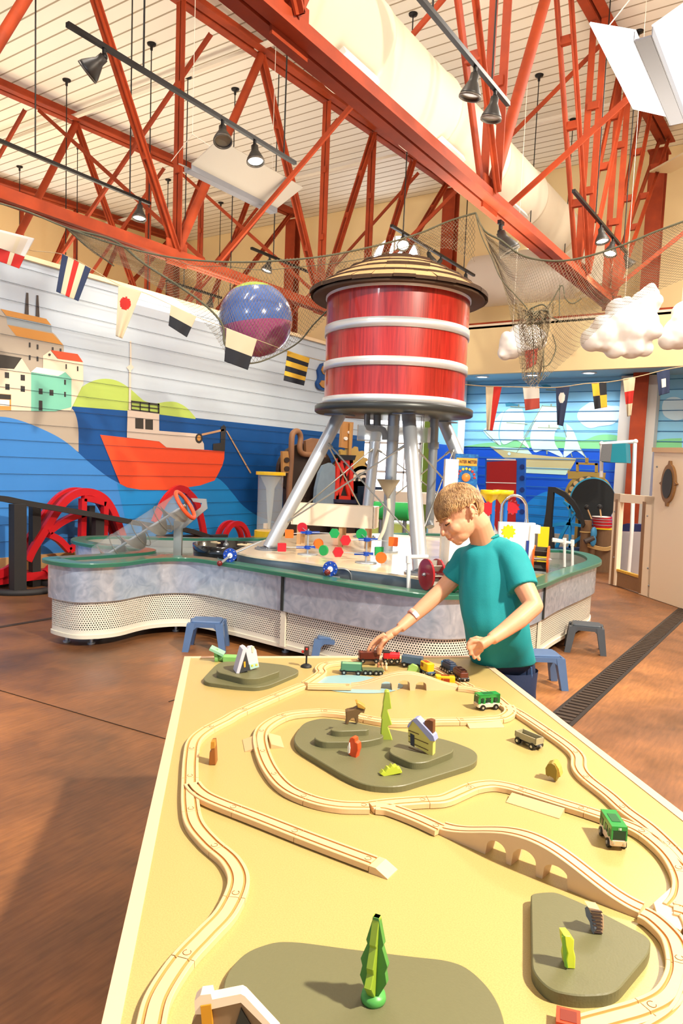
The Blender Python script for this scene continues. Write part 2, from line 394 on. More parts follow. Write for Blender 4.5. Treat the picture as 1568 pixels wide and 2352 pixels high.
# town
L2(m, K3([(-60, 395), (0, 392), (30, 432), (300, 490), (310, 530), (330, 545), (380, 610), (380, 1000), (-60, 1000)]), 4, 4)
L2(m, K3([(0, 390), (275, 450), (305, 488), (35, 432)]), 5, 5); L2(m, K3([(42, 487), (315, 540), (378, 608), (95, 553)]), 5, 5)
L2(m, K3([(35, 434), (305, 489), (310, 532), (42, 484)]), 16, 5)
for q in ([(155, 293), (168, 295), (170, 425), (145, 420)], [(216, 308), (228, 310), (235, 440), (211, 435)]): L2(m, K3(q), 6, 5)
for u, v in ((170, 592), (217, 604), (308, 620), (355, 628), (170, 668), (217, 676)): L2(m, K3([(u, v), (u+11, v+1), (u+11, v+30), (u, v+29)]), 15, 6)
L2(m, K3([(255, 672), (300, 640), (340, 690), (495, 712), (497, 840), (420, 1000), (330, 1000), (255, 750)]), 7, 7)
L2(m, K3([(300, 638), (462, 662), (495, 711), (345, 690)]), 11, 8)
for u, v in ((389, 722), (458, 735)): L2(m, K3([(u, v), (u+8, v+1), (u+8, v+30), (u, v+29)]), 15, 9)
c = [(293+8*cos(t*pi/6), 666+8*sin(t*pi/6)) for t in range(12)]; L2(m, K3(c), 15, 9)
L2(m, K3([(-60, 745), (75, 750), (127, 688), (182, 775), (182, 1003), (60, 1000), (-60, 1000)]), 7, 9)
L2(m, K3([(-60, 660), (0, 665), (127, 685), (80, 752), (-60, 742)]), 8, 10)
for u, v in ((24, 770), (119, 785), (27, 840), (119, 852)): L2(m, K3([(u, v), (u+26, v+3), (u+26, v+38), (u, v+35)]), 15, 10)
L2(m, K3([(-60, 895), (62, 905), (62, 1000), (-60, 995)]), 18, 10); L2(m, K3([(-60, 930), (52, 938), (52, 975), (-60, 970)]), 10, 11); L2(m, K3([(-60, 897), (60, 907), (60, 935), (-60, 928)]), 15, 11)
L2(m, K3([(182, 772), (340, 795), (388, 770), (425, 808), (425, 980), (330, 1005), (182, 1003)]), 9, 9)
L2(m, K3([(180, 770), (215, 740), (390, 768), (345, 795)]), 10, 10)
for u, v, w, h in ((228, 868, 23, 34), (292, 876, 24, 34), (380, 815, 11, 30), (380, 888, 11, 30), (228, 940, 22, 60)): L2(m, K3([(u, v), (u+w, v+2), (u+w, v+h+2), (u, v+h)]), 15, 10)
# board grooves
z = .48
while z < ZT-.05:
    m.box((WX+.02, (yend-3)/2, z), (.004, yend+3, .006), 20); z += .19
while len(MM) < 20: MM.append(WHITE)
MM.append(mat('mural_groove', '#26384A', .6, alpha=.42))
struct(m.build('wall_left', MM))
m = MB(); m.box((WX+.012, (yend-3)/2, .15), (.035, yend+3, .30)); struct(m.build('baseboard_left', mat('plywood_base', '#C79A64', .6, var=.2, scale=3)))
m = MB(); m.box((WX-.05, (yend-3)/2, ZT+.02), (.2, yend+3, .05)); struct(m.build('trim_4', mat('wall_cap', '#F3D9B0', .5)))

# ---------------- back mural wall and soffit ----------------
BY = 14.5
BM = ['#8CCBEC', '#0C4FC0', '#CFEAF5', '#7FCB8E', '#C6E8F0', '#B9AE7C', '#B8D8C4', '#1B7FC9', '#2E8AA8', '#8F9A78', '#5FA9D6']
BMM = [mat('bay_mural_%d' % i, c, .45, var=.05, scale=2) for i, c in enumerate(BM)]
def BW(m, pts, mi, k=1, Y=BY):
    P = [at(u, v, y=Y) for u, v in pts]; P = [V((q.x, Y-.002*k, q.z)) for q in P]; nrm = V((0, 0, 0))
    for i in range(len(P)): nrm += P[i].cross(P[(i+1) % len(P)])
    if nrm.y > 0: P = P[::-1]
    m.add(P, [tuple(range(len(P)))], mi)
KB = lambda pts: cr3((1060, 820), 3.0866, pts)
xl = at(1062, 950, y=BY).x
m = MB(); m.box(((xl+3)/2, BY+.06, 1.9), (3-xl, .12, 3.8), 0)
zsea = at(1200, 1028, y=BY).z
m.box(((xl+3)/2, BY-.002, (zsea+.3)/2), (3-xl, .004, zsea-.3), 1)
# lighter sky near the horizon, hills, clouds
BW(m, KB(sm([(0, 637), (160, 610), (330, 600), (520, 560), (700, 565), (850, 590), (960, 555), (1060, 550), (1180, 570), (1290, 560), (1360, 590), (1450, 580), (1560, 575)]))+KB([(1560, 660), (0, 640)]), 3, 2)
BW(m, KB(sm([(870, 345), (920, 318), (980, 330), (1050, 345), (1115, 350), (1125, 400), (1100, 450), (1060, 480), (980, 490), (910, 505), (860, 480), (820, 430), (830, 380), (870, 345)])), 2, 3)
BW(m, KB(sm([(1430, 310), (1480, 285), (1540, 290), (1600, 340), (1590, 420), (1520, 450), (1440, 420), (1420, 360), (1430, 310)])), 2, 3)
# the sailing ship
BW(m, KB([(195, 632), (300, 662), (480, 690), (640, 705), (810, 718), (808, 735), (770, 800), (738, 836), (455, 822), (380, 780), (300, 715)]), 5, 4)
BW(m, KB([(195, 632), (465, 650), (500, 690), (400, 680), (300, 662)]), 6, 5); BW(m, KB([(455, 780), (760, 790), (738, 836), (455, 822)]), 6, 5)
for q in (sm([(335, 365), (300, 400), (280, 470), (270, 560), (300, 620), (390, 590), (480, 650), (440, 560), (450, 450), (430, 365)]),
          sm([(560, 350), (520, 440), (490, 540), (490, 620), (520, 675), (590, 660), (720, 710), (665, 620), (660, 540), (690, 480), (670, 355)]),
          sm([(740, 470), (790, 520), (840, 640), (885, 715), (850, 690), (800, 665), (725, 710), (735, 600), (745, 520)]),
          sm([(150, 520), (210, 470), (300, 380), (270, 480), (262, 560), (280, 625), (230, 600), (180, 560)])): BW(m, KB(q), 4, 5)
for a, b, w in (((345, 352), (450, 357), 6), ((318, 466), (468, 476), 6), ((575, 348), (672, 353), 6), ((540, 500), (700, 506), 6), ((598, 232), (668, 236), 6), ((575, 340), (440, 575), 5), ((530, 440), (390, 680), 5), ((160, 520), (260, 620), 5), ((720, 490), (745, 570), 5), ((840, 640), (880, 715), 5), ((605, 660), (605, 690), 8), ((775, 680), (785, 710), 6), ((810, 718), (900, 720), 5), ((405, 335), (405, 352), 8), ((635, 333), (635, 350), 8), ((620, 480), (620, 500), 8)):
    a = V(a); b = V(b); n = (b-a).normalized(); n = V((-n.y, n.x))*w/2
    BW(m, KB([tuple(a-n), tuple(b-n), tuple(b+n), tuple(a+n)]), 9, 6)
c = [(338+11*cos(t*pi/6), 686+11*sin(t*pi/6)) for t in range(12)]; BW(m, KB(c), 4, 7)
BW(m, KB([(310, 325), (340, 320), (365, 330), (405, 338), (400, 345), (360, 345), (315, 350)]), 8, 6); BW(m, KB([(555, 198), (600, 195), (635, 205), (632, 215), (580, 212)]), 8, 6)
# wave at the foot
BW(m, KB(sm([(455, 1045), (520, 990), (600, 955), (680, 960), (760, 1000), (840, 1060)]))+KB([(900, 1290), (455, 1290)]), 7, 3)
z = .46
while z < 3.6:
    m.box(((xl+3)/2, BY-.018, z), (3-xl, .003, .012), 10); z += .19
BMM[10] = mat('bay_groove', '#2D6E9E', .6); struct(m.build('wall_back_bay', BMM))
m = MB(); m.box(((xl+3)/2, BY-.03, .15), (3-xl, .05, .3)); struct(m.build('baseboard_back', mat('grey_base', '#9A9384', .6, var=.1)))
# return wall at the left of the bay
m = MB(); rx = at(1010, 1100, y=13.4).x
m.box((xl-.06, 13.9, 1.9), (.12, 1.2, 3.8), 0); m.box((xl+.003, 13.9, (zsea+.3)/2), (.01, 1.2, zsea-.3), 1); struct(m.build('wall_bay_return', [BMM[0], BMM[1]]))
# soffit: yellow band in front, pale blue underside with downlights
zb = at(1300, 851, y=13.2).z
m = MB(); m.box((-1.6, 13.25, zb+.45), (11.2, .1, .9), 0); m.box((-1.6, 13.95, zb+.08), (11.2, 1.4, .1), 1); struct(m.build('ceiling_bay', [YEL, mat('bay_ceiling', '#9CC8D8', .5)]))
m = MB(); m.box((-1.6, 13.95, zb+.9), (11.2, 1.5, .08)); struct(m.build('trim_5', mat('soffit_top', '#F3E2C4', .6)))
for i, (u, v) in enumerate(((1107, 866), (1222, 862), (1352, 857))):
    p = at(u, v, z=zb+.02)
    t = thing('recessed_light', ['round recessed downlight in the blue bay ceiling right of the water tower', 'round recessed downlight behind the hanging net in the bay ceiling', 'round recessed downlight above the quartered yellow and black flag'][i], 'light', p)
    m = MB(); m.lathe([(.10, .006), (.14, .006), (.14, -.006), (.10, -.006)], p, 24); m.build('trim_ring', WHITE, t)
    m = MB(); m.lathe([(.0001, 0), (.1, 0)], p, 24); m.build('lamp_face', glow('downlight', '#EAF6FF', 6), t)
    l = bpy.data.lights.new('downlight', 'SPOT'); l.energy = 105; l.color = (.93, .97, 1); l.spot_size = 2.6; l.spot_blend = .8; l.shadow_soft_size = .08
    lo = bpy.data.objects.new('downlight', l); C.objects.link(lo); lo.location = p-V((0, 0, .03)); lo.parent = t; lo.location = (0, 0, -.03)
# window wall beyond the end of the mural wall
m = MB(); m.box((-8.3, 14.35, 1.9), (3.6, .1, 3.8)); struct(m.build('wall_door_side', mat('white_wall', '#EDEBE4', .5)))
m = MB(); m.box((-7.3, 14.27, 1.9), (.16, .08, 3.6)); struct(m.build('trim_6', mat('green_post', '#8DB544', .5)))
m = MB(); m.box((-7.08, 14.27, 2.0), (.2, .08, 3.6)); struct(m.build('trim_7', mat('orange_post', '#D68B3C', .5)))
for k, X in enumerate((-9.35, -8.05)):
    m = MB(); m.box((X, 14.28, 1.15), (1.15, .03, 2.1)); o = struct(m.build('door_%d' % (k+1), SKYW))
    m = MB()
    for dx in (-.6, -.2, .2, .6): m.box((X+dx, 14.25, 1.2), (.07 if abs(dx) > .5 else .03, .05, 2.3))
    for dz in (.08, .75, 1.4, 2.05, 2.3): m.box((X, 14.25, dz), (1.2, .05, .05))
    m.build('door_frame', WHITE, o)
    m = MB(); m.box((X, 14.28, 2.85), (1.15, .03, .8)); o = struct(m.build('window_%d' % (k+4), SKYW))
    m = MB(); m.box((X, 14.25, 2.85), (.04, .05, .8)); m.box((X, 14.25, 2.85), (1.15, .05, .04)); m.build('window_frame', WHITE, o)

# column and pilasters of the bay
COLM = RED_STEEL
def column(x, y, label):
    t = thing('steel_column', label, 'column', (x, y, 0)); zt = zc(y)-.35
    m = MB(); m.box((x, y, zt/2), (.03, .2, zt)); m.build('web', COLM, t)
    for s_ in (-1, 1): m = MB(); m.box((x, y+s_*.11, zt/2), (.27, .03, zt)); m.build('flange', COLM, t)
    m = MB(); m.box((x, y, .012), (.4, .4, .024)); m.build('base_plate', COLM, t)
    m = MB(); m.box((x, y, zt+.01), (.34, .34, .02)); m.build('cap_plate', COLM, t)
xb = at(1465, 1000, y=14.15).x
column(xb, 14.15, 'red steel column standing in the mural bay right of the sailing ship')
column(-6.95, 14.1, 'red steel column rising behind the shingled roof of the water tower')
column(-11.1, 14.1, 'red steel column beyond the mural wall above the beach ball')
column(-15.2, 14.1, 'red steel column beyond the mural wall near the far left corner')
for k, u in enumerate((1432, 1487)):
    p = at(u, 1000, y=14.2); m = MB(); m.box((p.x, 14.33, zb/2), (.22, .3, zb)); struct(m.build('trim_%d' % (8+k), mat('pilaster_grey', '#C9C4BC', .5)))

# ---------------- roof trusses ----------------
def truss(x, label, fw=.07, gw=.034):
    zb_ = 4.02; t = thing('roof_truss', label, 'roof truss', (x, 5, zb_))
    def two(name, p, q, w=.042, g=None, h=.078):
        g = gw if g is None else g
        m = MB(); p = V(p); q = V(q)
        for s_ in (-1, 1): m.beam(p+V((s_*g, 0, 0)), q+V((s_*g, 0, 0)), .016, h); m.beam(p+V((s_*(g+w/2), 0, 0)), q+V((s_*(g+w/2), 0, 0)), w, .014, up=(q-p).cross(V((1, 0, 0))))
        n = max(1, int((q-p).length/1.1))
        for i in range(1, n+1):
            c_ = p.lerp(q, i/(n+1)); m.box(c_, (g*2.2, .06, .09))
        m.build(name, RED_STEEL, t)
    m = MB(); y0, y1 = -2.6, 11.2
    for s_ in (-1, 1):
        m.box((x+s_*.035, (y0+y1)/2, zb_), (.03, y1-y0, .13)); m.box((x+s_*(.012+fw/2), (y0+y1)/2, zb_-.065), (fw, y1-y0, .018))
    m.box((x, y1, zb_), (.26, .02, .2)); m.build('bottom_chord', RED_STEEL, t)
    m = MB(); ya, yb = -2.6, 14.2
    for s_ in (-1, 1):
        for (sx, sz, w, h) in ((s_*.03, -.12, .025, .15), (s_*.085, -.19, .11, .016)):
            a = V((x+sx, ya, zc(ya)+sz)); b = V((x+sx, yb, zc(yb)+sz)); m.beam(a, b, w, h)
    m.build('top_chord', RED_STEEL, t)
    top = lambda y: V((x, y, zc(y)-.22)); bot = lambda y: V((x, y, zb_+.05))
    for b in (.45, 3.5, 6.55, 9.65): two('vertical_post', bot(b), top(b))
    two('vertical_post', bot(11.03), top(11.03))
    for b, tt in ((.45, 1.95), (3.5, 1.95), (6.55, 5.0), (9.65, 8.05), (9.65, 11.05), (11.03, 12.5), (11.03, 13.95)): two('diagonal_brace', bot(b), top(tt))
    for b, tt in ((3.5, 5.0), (6.55, 8.05)):
        m = MB(); m.cyl(bot(b), top(tt), .058, n=16); m.build('diagonal_brace', RED_STEEL, t)
    for y in (3.5, 6.55, 9.65, 11.03): m = MB(); m.box((x, y, zb_+.03), (.02, .34, .3)); m.build('gusset_plate', RED_STEEL, t)
    return t
truss(-2.83, 'orange-red steel roof truss right of the water tower, nearest to the viewer', .095, .066)
truss(-7.0, 'orange-red steel roof truss above the left mural wall')
truss(-11.1, 'orange-red steel roof truss beyond the left mural wall')
truss(-15.2, 'orange-red steel roof truss farthest to the left against the yellow wall')
def xb_(p, q, label, col=RED_STEEL):
    m = MB(); m.beam(p, q, .058, .01, up=(0, 1, 0)); m.beam(V(p)+V((0, .025, 0)), V(q)+V((0, .025, 0)), .01, .058, up=(0, 1, 0)); 
    o = m.build('cross_brace', col); tag(o, label, 'brace', 'cross braces between the roof trusses')
xs = [-15.2, -11.1, -7.0, -2.83, 1.2]
bn = ['in the bay against the far left wall', 'beyond the mural wall', 'over the water tower']
for bi in range(3):
    for yi, y in enumerate((7.15, 10.1, 12.9)):
        xa, xc = xs[bi], xs[bi+1]; w = ['near', 'middle', 'far'][yi]
        if bi == 2 and yi == 2: continue
        xb_((xc-.1, y, zc(y)-.3), (xa+.05, y+.1, 4.13), '%s orange cross brace rising to the right %s' % (w, bn[bi]))
        if bi == 1 and yi < 2: xb_((xa+.1, y+.12, zc(y)-.3), (xc-.1, y-.02, 4.13), '%s orange cross brace falling to the right %s' % (w, bn[bi]))
for y, w in ((7.05, 'near'), (11.0, 'far')): xb_((-2.86, y, 4.1), (1.2, y, zc(y)-.3), '%s orange cross brace right of the nearest roof truss' % w)
# red double beam crossing in front of the bay
for k, v in enumerate(((1072, 750, 1355, 726), (1072, 770, 1330, 745))):
    a = at(v[0], v[1], y=13.7)
    m = MB(); m.box((-3.3, 13.7, a.z), (8.2, .07, .09)); tag(m.build('horizontal_beam', RED_STEEL), ['upper of the two thin red beams above the bay', 'lower of the two thin red beams above the bay'][k], 'beam', 'red beams above the bay')
# ---------------- white duct ----------------
DU = mat('duct_fabric_white', '#E6DAC2', .6, var=.03, scale=2)
t = thing('air_duct', 'large round white ventilation duct running under the roof', 'duct', (-4.55, 5, 4.9))
dx, dz, dr = -4.41, 5.81, .46
m = MB(); pr = []
y = -3.0; pts = []; rad = []
while y < 13.0:
    pts.append((dx, y, dz)); rad.append(dr); pts.append((dx, y+1.5, dz)); rad.append(dr)
    pts.append((dx, y+1.51, dz)); rad.append(dr+.018); pts.append((dx, y+1.57, dz)); rad.append(dr+.018); pts.append((dx, y+1.58, dz)); rad.append(dr); y += 1.6
m.tube(pts, rad, 40); m.build('duct_run', DU, t)
m = MB(); el = [(dx, 13.0, dz)]+[(dx+.5-.5*cos(a), 13.2+.5*sin(a), dz-.15*a) for a in [i*pi/16 for i in range(9)]]+[(dx+.6, 13.72, dz-.5), (dx+.7, 13.78, dz-.9)]
m.tube(el, dr, 32); m.build('duct_elbow', DU, t)
for y in (3.3, 4.75, 6.2, 8.3, 10.6):
    a = radians(-62); c_ = V((dx-dr*cos(a)*-1, y, dz+dr*sin(a)))
    R = Matrix.Rotation(-(pi/2+a)*1.0, 3, 'Y')
    m = MB(); m.box(c_+V((.03, 0, -.06)), (.17, .62, .07), 0, R); o = m.build('register', WHITE, t)
    m = MB(); m.box(c_+V((.052, 0, -.1)), (.09, .5, .012), 0, R); m.build('slot', mat('dark_slot', '#5C564C', .7), o)
# white vaulted plenum above the bay
m = MB(); a = at(1230, 690, y=13.4)
m.tube([(-6.3, 14.0, 5.32), (-6.25, 14.0, 5.32), (-3.6, 14.0, 5.32), (-3.55, 14.0, 5.32)], [.45, .5, .5, .45], 36); tag(m.build('plenum_duct', mat('plenum_white', '#EADFD2', .5)), 'fat horizontal off-white duct lying across the wall above the bay', 'duct')

# ================= the water table =================
def pz(l, z): return [at(u, v, z=z) for u, v in l]
def offs(P, k):
    """offset a closed 2D polygon inwards by k (counter-clockwise)"""
    n = len(P); out = []
    for i in range(n):
        d1 = (P[i]-P[i-1]).normalized(); d2 = (P[(i+1) % n]-P[i]).normalized(); d = (d1+d2).normalized()
        out.append(P[i]+V((-d.y, d.x, 0))*k)
    return out
def area2(P): return sum(P[i].x*P[(i+1) % len(P)].y-P[(i+1) % len(P)].x*P[i].y for i in range(len(P)))
front = pz([(99, 1287), (130, 1297), (190, 1302), (277, 1299), (356, 1289), (435, 1288), (514, 1299), (620, 1317), (760, 1341), (890, 1361), (990, 1373), (1080, 1374), (1170, 1364), (1243, 1350), (1300, 1326), (1357, 1306), (1381, 1295), (1372, 1283), (1339, 1273), (1285, 1266)], .64)
back = [V(p+(0,)) for p in ((-2.55, 7.75), (-2.9, 8.3), (-3.5, 8.6), (-4.2, 8.3), (-4.65, 7.5), (-4.95, 6.6), (-5.15, 5.9), (-5.6, 5.35), (-6.05, 4.95), (-6.2, 4.6), (-6.0, 4.32), (-5.6, 4.22), (-5.2, 4.3), (-4.98, 4.3), (-4.95, 4.1), (-5.0, 3.75))]
OUT = [V((p.x, p.y, 0)) for p in crom([V((p.x, p.y, 0)) for p in front+back], 6, True)]
if area2(OUT) < 0: OUT = OUT[::-1]
def band(m, P, z0, z1, mi=0, flip=False, sm_=True):
    n = len(P); vs = [(p.x, p.y, z0) for p in P]+[(p.x, p.y, z1) for p in P]
    m.add(vs, [((i, (i+1) % n, n+(i+1) % n, n+i) if not flip else (i, n+i, n+(i+1) % n, (i+1) % n)) for i in range(n)], mi, sm_)
def ringtop(m, A, B, z, mi=0, up=True):
    n = len(A); vs = [(p.x, p.y, z) for p in A]+[(p.x, p.y, z) for p in B]
    m.add(vs, [((i, (i+1) % n, n+(i+1) % n, n+i) if up else (i, n+i, n+(i+1) % n, (i+1) % n)) for i in range(n)], mi)
wt = thing('water_table', 'curved steel water play table with green rim and white perforated skirt below', 'water table', (-3.6, 5.6, 0))
m = MB(); o1 = offs(OUT, 0); i1 = offs(OUT, .135); zr0, zr1 = .632, .664
band(m, o1, zr0, zr1-.006); e = offs(OUT, .006); n = len(OUT)
m.add([(p.x, p.y, zr1-.006) for p in o1]+[(p.x, p.y, zr1) for p in e], [(i, (i+1) % n, n+(i+1) % n, n+i) for i in range(n)], 0, True)
ringtop(m, e, i1, zr1); band(m, i1, zr0, zr1, flip=True); ringtop(m, o1, i1, zr0, up=False); m.build('rim', GREEN_RIM, wt)
def brushed():
    mm = bpy.data.materials.new('swirled_steel'); mm.use_nodes = True; nt = mm.node_tree; b = nt.nodes['Principled BSDF']; L = nt.links.new
    tc = nt.nodes.new('ShaderNodeTexCoord'); n1 = nt.nodes.new('ShaderNodeTexNoise'); n1.inputs['Scale'].default_value = 8; n1.inputs['Detail'].default_value = 2; n1.inputs['Distortion'].default_value = 2.0
    n2 = nt.nodes.new('ShaderNodeTexNoise'); n2.inputs['Scale'].default_value = 2.5
    L(tc.outputs['Object'], n1.inputs[0]); L(tc.outputs['Object'], n2.inputs[0]); b.inputs['Metallic'].default_value = .5
    r = nt.nodes.new('ShaderNodeValToRGB'); r.color_ramp.elements[0].position = .25; r.color_ramp.elements[0].color = rgb('#A9B9CC'); r.color_ramp.elements[1].position = .78; r.color_ramp.elements[1].color = rgb('#D6E2F2'); L(n1.outputs[0], r.inputs[0]); L(r.outputs[0], b.inputs['Base Color'])
    mr = nt.nodes.new('ShaderNodeMapRange'); mr.inputs[3].default_value = .15; mr.inputs[4].default_value = .32; L(n1.outputs[0], mr.inputs[0]); L(mr.outputs[0], b.inputs['Roughness'])
    bp = nt.nodes.new('ShaderNodeBump'); bp.inputs['Strength'].default_value = .03; bp.inputs['Distance'].default_value = .01; L(n1.outputs[0], bp.inputs['Height']); L(bp.outputs[0], b.inputs['Normal']); return mm
SWIRL = brushed()
m = MB(); w = offs(OUT, .045); band(m, w, .36, .634); w2 = offs(OUT, .055); band(m, w2, .36, .634, flip=True); ringtop(m, w, w2, .36, up=False)
m.build('steel_band', SWIRL, wt)
def perf():
    mm = bpy.data.materials.new('perforated_white_sheet'); mm.use_nodes = True; nt = mm.node_tree; b = nt.nodes['Principled BSDF']; L = nt.links.new
    b.inputs['Base Color'].default_value = rgb('#E9E3D2'); b.inputs['Roughness'].default_value = .45
    uv = nt.nodes.new('ShaderNodeUVMap'); sp = nt.nodes.new('ShaderNodeSeparateXYZ'); L(uv.outputs[0], sp.inputs[0])
    def mth(op, a, b_=None, c=None):
        q = nt.nodes.new('ShaderNodeMath'); q.operation = op
        for i, x in enumerate((a, b_, c)):
            if x is None: continue
            if isinstance(x, (int, float)): q.inputs[i].default_value = x
            else: L(x, q.inputs[i])
        return q.outputs[0]
    p = .019
    v = mth('DIVIDE', sp.outputs[1], p*.866); row = mth('FLOOR', v); fv = mth('SUBTRACT', mth('SUBTRACT', v, row), .5)
    sh = mth('MULTIPLY', mth('MODULO', row, 2), .5); u_ = mth('ADD', mth('DIVIDE', sp.outputs[0], p), sh); fu = mth('SUBTRACT', mth('FRACT', u_), .5)
    d = mth('SQRT', mth('ADD', mth('MULTIPLY', fu, fu), mth('MULTIPLY', mth('MULTIPLY', fv, .866), mth('MULTIPLY', fv, .866))))
    hole = mth('LESS_THAN', d, .27); inb = mth('MULTIPLY', mth('GREATER_THAN', sp.outputs[1], .045), mth('LESS_THAN', sp.outputs[1], .262))
    al = mth('SUBTRACT', 1, mth('MULTIPLY', hole, inb)); L(al, b.inputs['Alpha']); return mm
PERF = perf()
m = MB(); w = offs(OUT, .075); n = len(w); uvl = []; s_ = 0; vs = []
for i in range(n+1):
    p = w[i % n]
    if i: s_ += (w[i % n]-w[i-1]).length
    vs += [(p.x, p.y, .085), (p.x, p.y, .355)]; uvl += [(s_, 0), (s_, .27)]
m.add(vs, [(2*i, 2*i+2, 2*i+3, 2*i+1) for i in range(n)], 0, True); m.build('perforated_skirt', PERF, wt, uv=uvl)
m = MB(); a = offs(OUT, .065); b_ = offs(OUT, .085); band(m, a, .07, .1); ringtop(m, a, b_, .1); ringtop(m, a, b_, .07, up=False); m.build('skirt_rail', mat('cream_rail', '#E6DFCB', .45), wt)
SEAM = mat('seam_strip', '#3A3D3A', .4, .5); 
def near(u, v, z):
    p = at(u, v, z=z); p.z = 0; return min(range(len(OUT)), key=lambda i: (OUT[i]-p).length)
for u, v in ((632, 1325), (1268, 1345)):
    i = near(u, v, .64); p = offs(OUT, .042)[i]; q = offs(OUT, .06)[i]; d = (OUT[(i+1) % n]-OUT[i-1]).normalized(); R = Matrix.Rotation(atan2(d.y, d.x), 3, 'Z')
    m = MB(); m.box((p.x, p.y, .5), (.022, .02, .27), 0, R); m.build('seam_strip', SEAM, wt)
    m = MB(); m.box((q.x, q.y, .22), (.05, .014, .27), 0, R); m.build('skirt_joint', mat('cream_rail', '#E6DFCB'), wt)
for k in range(0, n, 14):
    p = offs(OUT, .2)[k]; m = MB(); m.cyl((p.x, p.y, .01), (p.x, p.y, .1), .014, n=10); m.cyl((p.x, p.y, 0), (p.x, p.y, .012), .03, n=12); m.build('foot', STEEL, wt)
m = MB(); w = offs(OUT, .14); band(m, w, .5, .64, flip=True); m.poly([(p.x, p.y, .5) for p in w]); m.build('inner_trough', mat('trough_steel', '#C7C6BF', .35, .8, var=.1), wt)
m = MB(); w = offs(OUT, .09); m.poly([(p.x, p.y, .11) for p in w][::-1]); m.build('under_panel', BLACKM, wt)
WATER = mat('water', '#DDE8E6', .04, 0, bump=.6, bscale=14, trans=1, ior=1.33)
m = MB(); w = offs(OUT, .141); m.poly([(p.x, p.y, .575) for p in w]); m.build('water_surface', WATER, wt)
# raised deck carrying the tower
isl = pz([(549, 1262), (560, 1272), (615, 1281), (680, 1288), (741, 1297), (830, 1308), (917, 1319), (985, 1330), (1060, 1335)], .72)
ISL = [V((p.x, p.y, 0)) for p in isl]+[V(p+(0,)) for p in ((-1.95, 4.75), (-2.05, 5.5), (-2.15, 6.3), (-2.5, 6.8), (-3.3, 7.25), (-4.2, 7.1), (-4.55, 6.4), (-4.6, 5.7))]
ISL = [V((p.x, p.y, 0)) for p in crom(ISL, 5, True)]
if area2(ISL) < 0: ISL = ISL[::-1]
DECK = mat('deck_wet_laminate', '#EFD9B6', .22, var=.06, scale=4, coat=.4, bump=.1, bscale=10)
m = MB(); band(m, ISL, .51, .705); m.build('island_side', mat('island_steel', '#9AA3AA', .35, .8, var=.15, scale=10), wt)
m = MB(); o_ = offs(ISL, -.012); band(m, o_, .705, .72); m.poly([(p.x, p.y, .72) for p in o_]); m.poly([(p.x, p.y, .705) for p in o_][::-1]); m.build('island_deck', DECK, wt)

